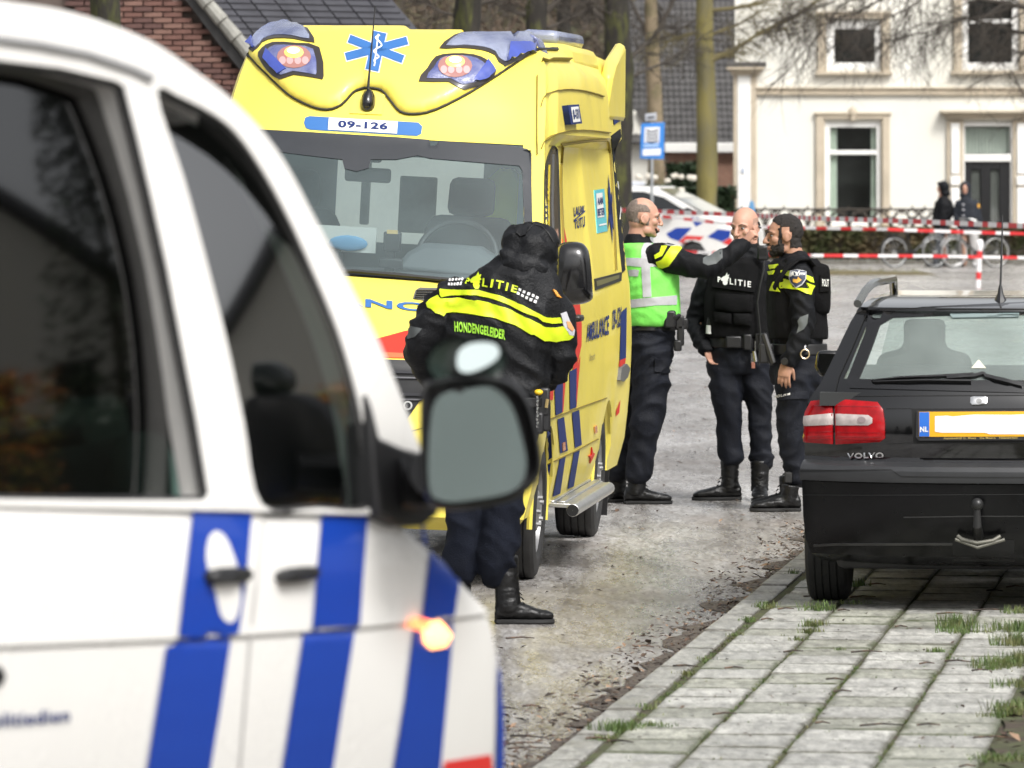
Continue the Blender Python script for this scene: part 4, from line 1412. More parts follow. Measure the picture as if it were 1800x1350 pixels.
# antenna
q = MB()
def AL(x, y, d=0.0):
    h = cast(x, y, HB); return AM.inverted() @ (h[0] + h[1] * d)
lay('antenna_plate', Z1([(590, 395), (718, 402), (702, 488), (565, 482)]), BB, M_yel, amb, off=.006, res=8)
an = lay('antenna_foot', Z1([(612, 455), (615, 420), (640, 388), (660, 388), (676, 415), (670, 460), (650, 476), (625, 474)]), BB, M_gloss, amb, off=.01, res=4, dome=.05, domer=14, smooth=2)
q = MB(); a0 = AL(648, 168, .05); a1 = AM.inverted() @ (AM @ a0 + Vector((12 / 347, .10, 150 / 347)))
q.tube([a0, a0 + (a1 - a0) * .25, a1], [.008, .0055, .003], 6); q.build('antenna', M_seal, amb)
# windscreen border, wipers
WB = bvh_of([ws])
frit = [(455, 228), (600, 236), (700, 242), (800, 250), (900, 258), (926, 262), (934, 270), (934, 330), (936, 420), (940, 486), (926, 486), (922, 420), (918, 300), (912, 292), (756, 279), (734, 274), (696, 281), (652, 281), (648, 296), (627, 302), (606, 297), (602, 281), (508, 270), (455, 262)]
lay('windscreen_border', frit, AB, mat('frit_grey', (.03, .033, .038), .25, coat=.7, var=.15, vs=3), ws, off=.004, res=9)
lay('windscreen_border', [(480, 470), (560, 482), (770, 497), (900, 506), (930, 508), (928, 500), (770, 489), (560, 474), (490, 462)], AB, M_gloss, ws, off=.004, res=8)
for pts in ([(545, 484), (620, 482), (700, 488), (775, 497)], [(640, 484), (720, 491), (790, 497)]):
    mp = []
    for x, y in pts:
        h = cast(x, y, AB); mp.append(AM.inverted() @ (h[0] + h[1] * .02))
    q = MB(); q.tube(mp, .011, 6); q.build('wiper', M_seal, amb)
# bonnet lettering, vents, red chevron, grille
lay_text('bonnet_lettering', 'AMBULANCE', [(352, 505), (782, 537), (782, 552), (352, 519)], BB, M_blue, amb, off=.005, bold=.03)
vent = [(726, 526), (730, 512), (738, 507), (771, 508), (776, 528), (750, 530)]
v_ = lay('bonnet_vent', vent, BB, mat('vent_grey', (.12, .12, .115), .5), amb, off=.006, res=6)
vb = bvh_of([v_])
for k in range(4):
    lay('vent_slat', stroke([(732 - k, 512 + k * 4), (773, 512 + k * 4.3)], 1.6), vb, M_gloss, v_, off=.006, res=5)
lay('red_chevron', [(520, 632), (600, 612), (656, 598), (711, 583), (790, 566), (860, 590), (800, 633), (718, 629), (600, 625)], BB, M_red, amb, off=.004, res=9)
lay('chevron_edge', [(600, 620), (675, 621), (780, 626), (780, 632), (675, 629), (600, 627)], BB, mat('print_orange', (.75, .14, .05), .4, coat=.3), amb, off=.007, res=9)
gr = lay('grille', [(520, 627), (800, 637), (798, 668), (737, 706), (716, 736), (640, 738), (520, 700)], BB, M_black, amb, off=.006, res=9)
gb = bvh_of([gr])
for y0 in (652, 662, 691, 700):
    lay('grille_bar', stroke([(560, y0), (700, y0 + 2), (790, y0 + 4)], 2.6 if y0 in (662, 700) else 5), gb, mat('bar_grey_%d' % y0, (.16, .16, .17) if y0 in (662, 700) else (.05, .05, .055), .3, metal=.5), gr, off=.012, res=8)
lay('fog_lamp', [(717 + 8 * math.cos(a * .4), 713 + 8 * math.sin(a * .4)) for a in range(16)], gb, M_alu, gr, off=.012, res=4)
lay('fog_lamp_glass', [(717 + 5 * math.cos(a * .4), 713 + 5 * math.sin(a * .4)) for a in range(16)], gb, M_gloss, gr, off=.016, res=4)
lay('headlamp', [(740, 600), (800, 590), (850, 610), (845, 660), (790, 676), (750, 650)], BB, M_lens, amb, off=.008, res=8)
lay('turn_lamp', [(768, 643), (777, 645), (779, 668), (776, 678), (770, 664)], BB, mat('orange_turn', (.85, .32, .05), .3, emit=(1, .35, .05), es=.5), amb, off=.018, res=4)
lay('bumper_seam', stroke([(716, 760), (760, 748), (800, 738)], 1.5), BB, M_seam, amb, off=.003, res=8)
# ---------- right-hand flank
ZA = lambda pts: [(900 + x / 2.7, 60 + y / 2.7) for x, y in pts]
ZB = lambda pts: [(900 + x / 2.7, 540 + y / 2.7) for x, y in pts]
for pts, wd_ in (([(136, 345), (160, 290), (240, 264), (340, 270), (432, 296)], 1.3), ([(138, 545), (160, 503), (215, 472), (330, 455), (462, 468)], 1.6), ([(232, 522), (300, 512), (380, 502), (450, 500)], 1.5), ([(450, 500), (462, 560), (475, 800), (490, 1120)], 1.2), ([(118, 200), (116, 400), (117, 575)], 1.6), ([(140, 132), (200, 126), (270, 128)], 1.4), ([(238, 525), (228, 700), (240, 1000)], .8)):
    lay('panel_seam', ZA(stroke(pts, wd_ * 2.7, False, 3)), BB, M_seam, amb, off=.028 if wd_ == 1.4 else .012, res=5)
wn = lay('door_window', ZA([(156, 870), (158, 690), (164, 620), (182, 560), (200, 540), (206, 620), (216, 990), (226, 1060), (204, 1060), (160, 940)]), BB, M_sideglass, amb, off=.006, res=5)
wnb = bvh_of([wn])
lay('window_channel', ZA(stroke([(178, 620), (174, 800), (176, 960)], 3.5)), wnb, M_yeld, wn, off=.004, res=5)
lay('window_channel', ZA(stroke([(196, 570), (192, 800), (198, 1000)], 5)), wnb, mat('channel_grey', (.1, .1, .1), .4), wn, off=.004, res=5)
lay('window_seal', ZA(stroke([(152, 900), (154, 690), (160, 615), (180, 552), (203, 532), (212, 620), (222, 1000)], 4, False, 2)), BB, M_seal, wn, off=.010, res=4)
lay('red_stripe', ZA([(237, 878), (257, 980), (262, 1040), (238, 1040)]), BB, M_red, amb, off=.004, res=5)
lay('fleet_sticker', ZA([(236, 340), (288, 337), (303, 426), (250, 431)]), BB, M_navy, amb, off=.034, res=5)
lay('fleet_sticker_field', ZA([(247, 350), (284, 347), (293, 417), (258, 421)]), BB, M_whitep, amb, off=.0365, res=5, skirt=False)
lay_text('fleet_number', '8-131', ZA([(254, 362), (282, 357), (287, 402), (260, 407)]), BB, M_navy, amb, off=.039, bold=.04)
lay_text('flank_slogan', 'LAUW', ZA([(290, 822), (340, 812), (342, 850), (292, 866)]), BB, M_navy, amb, off=.004, bold=.03)
lay_text('flank_slogan', 'TUTU', ZA([(292, 884), (342, 862), (344, 915), (294, 925)]), BB, M_navy, amb, off=.004, bold=.03)
lay('slogan_slash', ZA(stroke([(290, 885), (345, 838)], 5)), BB, M_navy, amb, off=.004, res=4, skirt=False)
lay('advice_sticker', ZA([(388, 741), (435, 734), (450, 935), (402, 946)]), BB, M_cyan, amb, off=.004, res=6)
lay('advice_sticker_field', ZA([(394, 757), (424, 752), (433, 868), (401, 872)]), BB, M_whitep, amb, off=.0065, res=6, skirt=False)
lay_text('advice_text', 'AAN', ZA([(398, 778), (424, 772), (426, 806), (400, 812)]), BB, M_navy, amb, off=.009, bold=.03)
lay_text('advice_text', 'BETER', ZA([(400, 830), (432, 824), (434, 858), (402, 864)]), BB, M_navy, amb, off=.009, bold=.03)
lay('advice_line', ZA(stroke([(408, 908), (444, 900)], 8)), BB, M_whitep, amb, off=.0065, res=5, skirt=False)
for a, b2, w_ in (((454, 662), (474, 998), 9), ((450, 720), (480, 930), 7), ((478, 705), (450, 940), 6)):
    lay('flank_star', ZA([a, ((a[0] + b2[0]) / 2 + w_, (a[1] + b2[1]) / 2), b2, ((a[0] + b2[0]) / 2 - w_, (a[1] + b2[1]) / 2)]), BB, M_navy, amb, off=.005, res=5, skirt=False)
rw_ = lay('rear_window', ZA([(468, 484), (512, 450), (522, 560), (534, 850), (548, 1108), (522, 1132), (508, 1000), (486, 700)]), BB, mat('dark_print', (.016, .018, .022), .7, spec=.15), amb, off=.005, res=6)
rb_ = bvh_of([rw_])
for pts in ([(500, 610), (512, 690), (522, 760), (530, 850), (524, 950)], [(494, 700), (520, 860), (534, 930)], [(528, 720), (512, 800), (504, 880)]):
    lay('star_outline', ZA(stroke(pts, 4)), BB, M_whitep, rw_, off=.010, res=5, skirt=False)
lay('flank_sign', ZA([(473, 352), (506, 329), (512, 410), (481, 430)]), BB, M_navy, amb, off=.006, res=5)
lay('flank_sign_letter', ZA([(494, 362), (505, 355), (508, 396), (498, 402)]), BB, M_whitep, amb, off=.009, res=5, skirt=False)
sl_ = lay('door_rail', ZA([(388, 1162), (516, 1129), (514, 1171), (392, 1216)]), BB, M_black, amb, off=.008, res=5)
lay('rail_inset', ZA([(398, 1172), (508, 1142), (506, 1160), (400, 1198)]), bvh_of([sl_]), mat('rail_olive', (.16, .15, .06), .3), sl_, off=.003, res=5, skirt=False)
lay_text('flank_lettering', 'AMBULANCE', ZB([(352, 80), (457, 36), (456, 130), (350, 166)]), BB, M_navy, amb, off=.005, bold=.03)
lay_text('flank_call_sign', '09-126', ZB([(474, 10), (518, -8), (515, 92), (472, 112)]), BB, M_navy, amb, off=.005, bold=.03)
lay_text('flank_region', 'Utrecht', ZB([(365, 222), (392, 212), (390, 248), (363, 256)]), BB, mat('print_grey', (.3, .26, .1), .5), amb, off=.005)
for pts, m_ in (([(197, 332), (240, 318), (236, 498), (204, 515)], M_navy), ([(240, 318), (254, 312), (240, 496), (236, 498)], M_red), ([(270, 305), (304, 288), (303, 474), (272, 486)], M_navy), ([(304, 288), (322, 230), (303, 474), (301, 474)], M_red),
                ([(268, -10), (318, -30), (328, 80), (327, 180), (304, 288), (285, 300), (300, 180)], M_red), ([(172, 350), (197, 340), (192, 440), (172, 440)], M_red),
                ([(516, 22), (542, 0), (538, 240), (508, 252)], M_navy), ([(508, 252), (538, 240), (530, 292), (504, 280)], M_red),
                ([(164, 572), (184, 562), (190, 712), (165, 730)], M_navy), ([(212, 532), (244, 520), (262, 680), (226, 694)], M_navy), ([(282, 500), (316, 487), (328, 652), (296, 668)], M_navy),
                ([(156, 752), (184, 740), (166, 906), (146, 916)], M_navy), ([(225, 716), (252, 705), (226, 884), (190, 898)], M_navy), ([(290, 691), (319, 678), (290, 850), (261, 862)], M_navy),
                ([(492, 490), (512, 440), (506, 500), (490, 520)], M_red)):
    lay('flank_stripe', ZB(pts), BB, m_, amb, off=.004, res=6, skirt=False)
for pts in ([(160, 537), (300, 482), (447, 430)], [(146, 754), (300, 682), (407, 625)]):
    lay('flank_crease', ZB(stroke(pts, 3.2)), BB, M_seam, amb, off=.007, res=5)
for pts, m_ in (([(386, 568), (398, 560), (400, 592), (390, 600)], M_orange), ([(234, 645), (246, 638), (249, 676), (236, 684)], M_orange), ([(360, 706), (372, 700), (374, 664), (380, 690), (388, 694), (376, 720), (366, 740), (368, 716)], M_red)):
    lay('flank_reflector', ZB(pts), BB, m_, amb, off=.008, res=3)
lay('bumper_corner', ZB([(498, 345), (505, 288), (530, 268), (546, 290), (536, 330), (516, 352)]), BB, mat('bumper_grey', (.12, .12, .12), .5), amb, off=.02, res=5)
# wing mirror with its arm, door handle, roof lamp, rear fins
def AMP(x, y, ly, d=0.0):                     # pixel at local depth ly -> local point
    return AM.inverted() @ W(x, y, 30.7 + ly)
q = MB()
o1 = smooth_poly([(985, 429), (1000, 425), (1022, 427), (1034, 440), (1039, 470), (1042, 515), (1040, 527), (1025, 534), (1000, 536), (972, 530), (970, 505), (975, 470), (978, 445)], 3)
rings = []
cx, cy = 1006, 480
for t, dp in ((.55, -.085), (.8, -.07), (.95, -.035), (1, 0), (1, .05), (.96, .08), (.9, .085)):
    rings.append([AMP(cx + (x - cx) * t, cy + (y - cy) * t, 1.05 + dp) for x, y in o1])
q.loft(rings); mr = q.build('wing_mirror', M_gloss, amb, ang=50)
q = MB(); rings = [[AMP(cx + (x - cx) * .86, cy + (y - cy) * .86, 1.05 + dp) for x, y in o1] for dp in (.086, .09)]
q.loft(rings); q.build('mirror_glass', mat('mirror_silver', (.8, .8, .8), .03, metal=1), mr)
q = MB(); q.beam(AMP(955, 518, 1.2), AMP(1012, 522, 1.08), .07, .055); q.build('mirror_arm', M_black, mr, bevel=.012)
q = MB(); c0 = AMP(1009, 559, 2.1); q.box(c0 + Vector((.02, 0, 0)), (.05, .22, .035)); q.build('door_handle', M_black, amb, bevel=.012)
q = MB(); q.prism([(.70, 3.6, 2.74), (.76, 4.6, 2.74), (.5, 4.6, 2.74), (.5, 3.6, 2.74)], (0, 0, .08)); q.build('roof_lamp', M_lensw, amb, bevel=.03)
q = MB(); q.prism([(.62, 3.2, 2.62), (.82, 3.4, 2.62), (.83, 5.0, 2.62), (.62, 5.0, 2.62)], (-.04, 0, .125)); q.build('roof_pod', M_yel, amb, bevel=.04)
for s_ in (1, -1):
    q = MB(); q.prism([(s_ * .80, 5.05, 2.36), (s_ * .83, 5.05, 2.62), (s_ * .81, 5.3, 2.70), (s_ * .80, 6.2, 2.82), (s_ * .82, 6.2, 2.36)], (s_ * .07, 0, -.01)); q.build('rear_fin', M_yel, amb, bevel=.03)
q = MB(); q.prism([(.66, 2.3, 2.66), (.74, 2.3, 2.66), (.70, 2.25, 2.76), (.64, 2.3, 2.78)], (.02, .22, -.01)); q.build('corner_lamp', M_lens, amb, bevel=.02)
# ================================================================ police van in the foreground
M_vwhite = mat('van_white', (.70, .69, .665), .25, coat=.7, var=.03, vs=2, rvar=.08)
M_vblue = mat('police_blue', (.007, .042, .30), .3, coat=.5, var=.05, vs=2)
M_vred = mat('police_red', (.62, .03, .03), .3, coat=.5)
M_vglass = glass('van_glass', (.45, .52, .49), 3.3, .05)
M_vglassd = glass('van_privacy_glass', (.06, .065, .06), 2.0, .05)
TH = R(35)
VA = Vector(((420 - CX) * 11.6 / F, 11.6, 0))
VD = Vector((math.sin(TH), math.cos(TH), 0))           # along the van, towards its nose
VN = Vector((math.cos(TH), -math.sin(TH), 0))          # out of its right-hand side
HZ = 1.40                                              # hinge height where the sides start leaning in
VU = (Vector((0, 0, 1)) - VN * .12).normalized()       # up along the leaning window line
NU = VD.cross(VU).normalized()
if NU.dot(VN) < 0: NU = -NU
VH = VA + Vector((0, 0, HZ))
van = thing('police_van', 'white police van with broad blue stripes, blurred close to the camera', 'van', Matrix.Translation(VA) @ Matrix.Rotation(-TH, 4, 'Z'))
VI = van.matrix_basis.inverted()
def VL(x, y, off=0.0, up=True):
    """photo point -> point on the van's side, in the van's own axes (x out of the side, y forward, z up)"""
    d = ray(x, y)
    n, p0 = (NU, VH) if up else (VN, VA)
    t = (p0 - EYE).dot(n) / d.dot(n)
    return VI @ (EYE + d * t + n * off)
def vpanel(name, outer, holes, m, th, off=0.0, parent=None, res=30, bev=.012):
    vs, fs = panel_tris(outer, holes, res)
    mb = MB()
    mb.add([VL(x, y, off) for x, y in vs], fs)
    me = mb.mesh(name, m, True, 40)
    bm = bmesh.new(); bm.from_mesh(me)
    nl = (VI.to_3x3() @ NU)
    for f in bm.faces:
        if f.normal.dot(nl) < 0: f.normal_flip()
    bm.to_mesh(me); bm.free()
    o = link(bpy.data.objects.new(name, me), parent or van)
    s = o.modifiers.new('solid', 'SOLIDIFY'); s.thickness = th; s.offset = -1
    b_ = o.modifiers.new('bevel', 'BEVEL'); b_.width, b_.segments, b_.limit_method, b_.angle_limit = bev, 3, 'ANGLE', R(50)
    return o
sil = smooth_poly([(-260, -60), (-120, -26), (0, 0), (87, 13), (167, 33), (267, 73), (347, 127), (400, 167), (460, 227), (507, 293), (553, 380), (600, 467), (667, 600), (720, 733), (742, 797)], 4, False)
fwin = smooth_poly([(278, 165), (320, 172), (400, 218), (455, 287), (507, 380), (553, 480), (598, 590), (632, 707), (648, 800), (655, 890), (560, 893), (462, 887), (430, 740), (400, 600), (362, 450), (325, 315)], 4)
rwin = [(-250, 96), (-100, 96), (0, 107), (107, 120), (205, 143), (220, 152), (243, 240), (267, 340), (296, 470), (322, 605), (348, 740), (369, 868), (360, 879), (180, 879), (0, 877), (-250, 872)]
upper = vpanel('body_side', sil + [(766, 893), (650, 905), (420, 899), (0, 890), (-260, 886)], [fwin, rwin], M_vwhite, .07)
for nm, pl, m_ in (('side_window', rwin, M_vglassd), ('front_window', fwin, M_vglass)):
    vs, fs, pp = outline_tris(pl, 26)             # the panes are curved, bulging by a few centimetres
    ext = .06 if nm == 'front_window' else .05
    cxx, cyy = (600, 600) if nm == 'front_window' else (-120, 560)
    mb = MB(); mb.add([VL(x, y, -.03 + .022 - ext * (((x - cxx) / 330) ** 2 * .55 + ((y - cyy) / 400) ** 2 * .6)) for x, y in vs], [tuple(f) for f in fs])
    mb.build(nm, m_, van, ang=180, fixn=False)
    mb = MB()
    pts = [VL(x, y, -.014) for x, y in pl]
    mb.tube(pts + pts[:2], .010, 6, False); mb.build('window_seal', M_seal, van)
mb = MB(); mb.tube([VL(x, y, .004) for x, y in [(-250, 52), (-60, 62), (60, 78), (150, 96), (228, 122), (262, 138)]], .009, 6); mb.build('gutter_rail', mat('rail_shadow_grey', (.30, .30, .30), .4), van)
mb = MB(); mb.tube([VL(x, y, -.012) for x, y in [(236, 160), (262, 260), (300, 420), (345, 640), (395, 885)]], .006, 6); mb.build('door_gap', M_seal, van)
# lower body: bulging sheet from belt line to sill, rounded off at the nose
belt = [(-260, 884), (0, 888), (330, 897), (560, 904), (650, 906), (766, 893)]
crease = [(-260, 1151), (0, 1141), (300, 1128), (560, 1112), (760, 1094), (862, 1082)]
low = [(-260, 1700), (0, 1680), (300, 1650), (560, 1610), (760, 1570), (925, 1530)]
edge_r = [(766, 893), (800, 945), (832, 1012), (862, 1082), (880, 1160), (892, 1270), (902, 1390), (925, 1530)]
def along(pl, t):
    k = t * (len(pl) - 1); i = min(int(k), len(pl) - 2); f = k - i
    return (pl[i][0] + (pl[i + 1][0] - pl[i][0]) * f, pl[i][1] + (pl[i + 1][1] - pl[i][1]) * f)
bs, cs, ls = (smooth_poly(p, 8, False) for p in (belt, crease, low))
es = smooth_poly(edge_r, 6, False)
NT = 40
rows = []
prof = []
for k in range(9): prof.append((0, k / 8, -.018 + .03 * math.sin(min(1, k / 5) * math.pi / 2)))
prof[-1] = (0, .975, .012); prof += [(0, .99, -.004), (1, .0, -.006), (1, .012, .006)]
for k in range(1, 9): prof.append((1, k / 8, .006 - .11 * (k / 8) ** 1.6))
for seg_, f, off in prof:
    row = []
    for c in range(NT + 1):
        t = c / NT
        a, b_ = (along(bs, t), along(cs, t)) if seg_ == 0 else (along(cs, t), along(ls, t))
        x, y = a[0] + (b_[0] - a[0]) * f, a[1] + (b_[1] - a[1]) * f
        # pull the last columns onto the nose outline
        er = min(es, key=lambda p: abs(p[1] - y))
        if t > .7:
            k = (t - .7) / .3; xl = along(bs, .7)[0]
            x = x + (er[0] - along((bs if f == 0 and seg_ == 0 else cs), 1)[0]) * k * k * (1 if seg_ == 0 else .6)
        p = VL(x, y, off, up=False)
        if t > .8: p.x -= .012 * ((t - .8) / .2) ** 2.2
        row.append(p)
    rows.append(row)
mb = MB(); mb.grid(rows); lowb = mb.build('lower_body', M_vwhite, van, ang=50, fixn=False)
# roof, bonnet, far side and windscreen close the shell
mb = MB()
rr = []
for x, y in sil[::2]:
    p = VL(x, y)
    rr.append([p + Vector((-1.9 * k / 6, 0, .05 * math.sin(math.pi * k / 6))) for k in range(7)])
mb.grid(rr[:int(len(rr) * .46)]); mb.build('roof', M_vwhite, van, ang=50, fixn=False)
mb = MB(); mb.grid(rr[int(len(rr) * .46) - 1:]); mb.build('windscreen', M_vglassd, van, ang=50, fixn=False)
mb = MB(); mb.grid([[p + Vector((0, -.07, -.03)) for p in r] for r in rr[int(len(rr) * .46) - 1:]] + [[p + Vector((-.02, -.12, -.5)) for p in rr[-1]]]); mb.build('view_blocking_sheet', mat('dark_cabin', (.012, .013, .012), .9), van, ang=50, fixn=False)  # opaque sheet added inside, hides the bright view through the cabin
mb = MB()
lst = [r[-1] for r in rows[:12]]
mb.grid([[p + Vector((-1.6 * k / 5, .25 * math.sin(math.pi * k / 10), .03 * math.sin(math.pi * k / 5))) for k in range(6)] for p in lst]); mb.build('nose', M_vwhite, van, ang=50, fixn=False)
mb = MB()
far = [VL(x, y) + Vector((-1.9, 0, 0)) for x, y in sil[::4]] 
far += [Vector((far[0].x, .3, 1.2)), Vector((far[0].x, .2, .3)), Vector((far[0].x, -2, .3))]
mb.add(far, [tuple(range(len(far)))])
mb.box((-.95, -1.3, .75), (1.7, 2.2, .9)); mb.box((-.95, -2.1, 1.4), (1.8, .05, 2.0))
mb.build('cabin_shell', mat('van_interior', (.03, .032, .03), .8, var=.3), van, smooth=False)
# seats and belt seen through the front window
M_vs = mat('van_seat', (.24, .36, .33), .85, var=.25, vs=6)
mb = MB()
def VLs(x, y, d): return VL(x, y, -d)
for d0, nm in ((.34, 'seat'),):
    o1 = smooth_poly([(432, 905), (440, 790), (455, 745), (500, 728), (540, 742), (556, 800), (560, 905)], 3)
    rings = [[VLs(x, y, d0 + e) for x, y in o1] for e in (0, .08, .45, .5)]
    mb.loft(rings)
    o2 = smooth_poly([(455, 735), (462, 680), (490, 655), (520, 670), (530, 735)], 3)
    mb.loft([[VLs(x, y, d0 + e + .08) for x, y in o2] for e in (0, .05, .25, .3)])
mb.build('seat', M_vs, van, ang=60)
mb = MB(); mb.tube([VL(60, 690, -.3), VL(95, 790, -.3), VL(150, 880, -.28)], .02, 6); mb.build('seat_belt', mat('belt_grey', (.14, .14, .13), .6), van)
# mirror triangle, arm, mirror, learner mirror
mb = MB()
tri_ = [(636, 690), (655, 770), (700, 790), (735, 798), (760, 905), (735, 925), (690, 925), (650, 905)]
a_ = [VL(x, y, .02) for x, y in tri_]; b_ = [VL(x, y, -.05) for x, y in tri_]
mb.loft([b_, a_]); mb.build('mirror_mount', M_black, van, bevel=.01)
VM_Y = 11.75
mx = Matrix.Translation((0, 0, 0))
def MP(x, y, d):              # the mirror faces back to the camera; d metres deeper
    return VI @ W(x, y, VM_Y + d + (x - 740) * .0007)
house_ = smooth_poly([(740, 690), (761, 668), (830, 660), (889, 665), (928, 700), (948, 770), (952, 830), (925, 866), (885, 884), (802, 897), (754, 887), (740, 817)], 4)
cx, cy = 843, 780
mb = MB()
mb.loft([[MP(cx + (x - cx) * t, cy + (y - cy) * t, d) for x, y in house_] for t, d in ((.86, .04), (.95, -.004), (1, .01), (1, .05), (.93, .11), (.7, .16), (.3, .18))])
mm = mb.build('side_mirror', M_black, van, ang=60)
mgl = smooth_poly([(757, 735), (776, 694), (820, 684), (866, 681), (896, 706), (916, 765), (925, 823), (903, 862), (837, 878), (778, 881), (754, 853)], 4)
mb = MB(); mb.add([MP(x, y, -.004 + (881 - y) * .00018) for x, y in mgl], [tuple(range(len(mgl)))]); mb.build('mirror_glass', mat('mirror_face', (.42, .50, .48), .14, metal=1), mm, smooth=False)
mb = MB(); mb.tube([VL(700, 850, .0), VL(735, 850, .06), MP(760, 830, .09)], [.06, .05, .045], 10); mb.build('mirror_arm', M_black, mm)
mb = MB()
em = smooth_poly([(752, 640), (770, 606), (800, 594), (850, 592), (884, 604), (890, 640), (868, 668), (815, 680), (775, 672)], 3)
cx, cy = 822, 636
mb.loft([[MP(cx + (x - cx) * t, cy + (y - cy) * t, d) for x, y in em] for t, d in ((.9, .03), (1, .015), (.95, .05), (.5, .08))])
e_ = mb.build('learner_mirror', mat('dark_green_plastic', (.02, .03, .026), .2, coat=.4), van, ang=60)
mb = MB(); eg = smooth_poly([(806, 618), (830, 603), (868, 604), (878, 622), (862, 640), (826, 655), (805, 648)], 3)
mb.add([MP(x, y, -.012 + (655 - y) * .0006) for x, y in eg], [tuple(range(len(eg)))]); mb.build('mirror_glass', mat('mirror_face_bright', (.62, .70, .68), .2, metal=1), e_, smooth=False)
mb = MB(); mb.tube([MP(800, 690, .05), MP(800, 665, .05)], .02, 8); mb.build('mirror_stem', M_black, e_)
# stripes and markings
VB = bvh_of([lowb])
ZV = lambda pts: [(x / 1.7094, 560 + y / 1.7094) for x, y in pts]
for pts, m_ in (([(575, 575), (752, 580), (735, 780), (712, 945), (528, 985)], M_vblue), ([(495, 985), (688, 962), (655, 1180), (615, 1420), (425, 1420)], M_vblue),
                ([(962, 585), (1100, 590), (1085, 780), (1075, 932), (932, 950)], M_vblue), ([(905, 955), (1060, 938), (1020, 1190), (985, 1420), (832, 1420)], M_vblue),
                ([(1302, 580), (1330, 610), (1366, 700), (1374, 800), (1356, 922), (1260, 918), (1285, 720)], M_vblue), ([(1238, 930), (1357, 925), (1340, 1120), (1318, 1350), (1310, 1420), (1165, 1420), (1210, 1150)], M_vblue),
                ([(1490, 980), (1515, 1130), (1536, 1420), (1482, 1420), (1488, 1200)], M_vblue), ([(1330, 1330), (1470, 1308), (1482, 1420), (1322, 1420)], M_vred)):
    lay('body_stripe', ZV(pts), VB, m_, van, off=.005, res=9, skirt=False)
lay('police_emblem', ZV([(640, 640), (668, 655), (690, 700), (712, 770), (716, 850), (700, 905), (676, 912), (655, 888), (642, 830), (622, 770), (612, 720), (618, 665)]), VB, M_vwhite, van, off=.006, res=20, smooth=2, skirt=False)
lay_text('van_lettering', 'politiedien', ZV([(-60, 1188), (205, 1170), (205, 1222), (-60, 1245)]), VB, M_navy, van, off=.004, bold=.02)
lay('side_badge', ZV([(-30, 1050), (0, 1045), (14, 1075), (0, 1105), (-30, 1110)]), VB, M_black, van, off=.004, res=10)
def vhandle(pts):
    o = lay('door_handle', ZV(pts), VB, M_black, van, off=.02, res=10, dome=.012, domer=8, smooth=2)
vhandle([(606, 765), (640, 752), (720, 752), (735, 775), (715, 792), (640, 800), (612, 795)])
vhandle([(826, 768), (850, 752), (925, 748), (938, 768), (920, 785), (850, 795), (828, 790)])
lay('side_indicator', ZV([(1262, 938), (1282, 918), (1325, 922), (1344, 950), (1328, 984), (1286, 992), (1266, 972)]), VB, mat('lit_side_indicator', (1, .5, .2), .3, emit=(1, .40, .13), es=2.6), van, off=.012, res=8, dome=.012, domer=16)
lay('indicator_end', ZV([(1222, 905), (1245, 898), (1275, 906), (1272, 930), (1245, 936), (1226, 926)]), VB, mat('lit_side_indicator_dim', (1, .4, .2), .3, emit=(1, .22, .08), es=1.3), van, off=.012, res=8)
for x in (300, 930):                                  # door shut lines
    pass
lay('door_gap_line', [(462, 906), (465, 906), (440, 1130), (400, 1640), (396, 1640), (436, 1130)], VB, mat('gap_grey', (.35, .34, .33), .6), van, off=.002, res=40, skirt=False)
for y_, x_ in ((1.15, 1),):
    pass
wheel(van, -.2, .35, .38, .38, .25, 1)
wheel(van, -.14, -2.2, .38, .38, .25, 1)
# what the van's side windows mirror: a gabled white house with planting, right of the picture
gh = thing('gabled_house', 'white gabled house with dark timber mirrored in the police van windows', 'house', Matrix.Translation((27, 21, 0)) @ Matrix.Rotation(R(-70), 4, 'Z') @ Matrix.Scale(1.5, 4))
q = MB(); q.prism([(-4, 0, 0), (4, 0, 0), (4, 0, 3.0), (0, 0, 6.4), (-4, 0, 3.0)], (0, 7, 0)); q.build('wall', M_white, gh, smooth=False)
q = MB(); q.prism([(-4.5, -.4, 2.7), (0, -.4, 6.6), (0, -.4, 6.9), (-4.8, -.4, 2.8)], (0, 8, 0)); q.prism([(4.5, -.4, 2.7), (0, -.4, 6.6), (0, -.4, 6.9), (4.8, -.4, 2.8)], (0, 8, 0)); q.build('roof', M_slate, gh, smooth=False)
for x in (-2.2, 0, 2.2):
    q = MB(); q.box((x, -.03, 1.6), (1.1, .08, 1.5)); q.build('window', M_sideglass, gh)
hedge('garden_hedge', 'tall dark garden hedge mirrored in the police van windows', (12.5, 4), (15.5, 24), 1.4, 1.9, 3500, .12, M_hedge)
fb = thing('reflection_shrub', 'orange and yellow flowering garden shrub mirrored in the police van front window', 'shrub', Matrix.Translation((11.2, 15.6, 0)))  # invented shrub, put here for an orange patch in the window reflection
q = MB()
for _ in range(900):
    a = rnd.uniform(0, 6.283); r_ = 1.1 * math.sqrt(rnd.random()); z = rnd.uniform(.3, 2.5)
    leaf(q, (r_ * math.cos(a), r_ * math.sin(a), z), rnd.uniform(.06, .14), rnd.choice((0, 0, 1)))
q.build('crown', (mat('orange_leaves', (.55, .20, .03), .6), mat('lime_leaves', (.35, .42, .05), .6)), fb, smooth=False, fixn=False)
q = MB()
for k in range(6): q.tube([(0, 0, 0), (rnd.uniform(-.5, .5), rnd.uniform(-.5, .5), 1.6)], .02, 5)
q.build('stem', M_bark, fb)
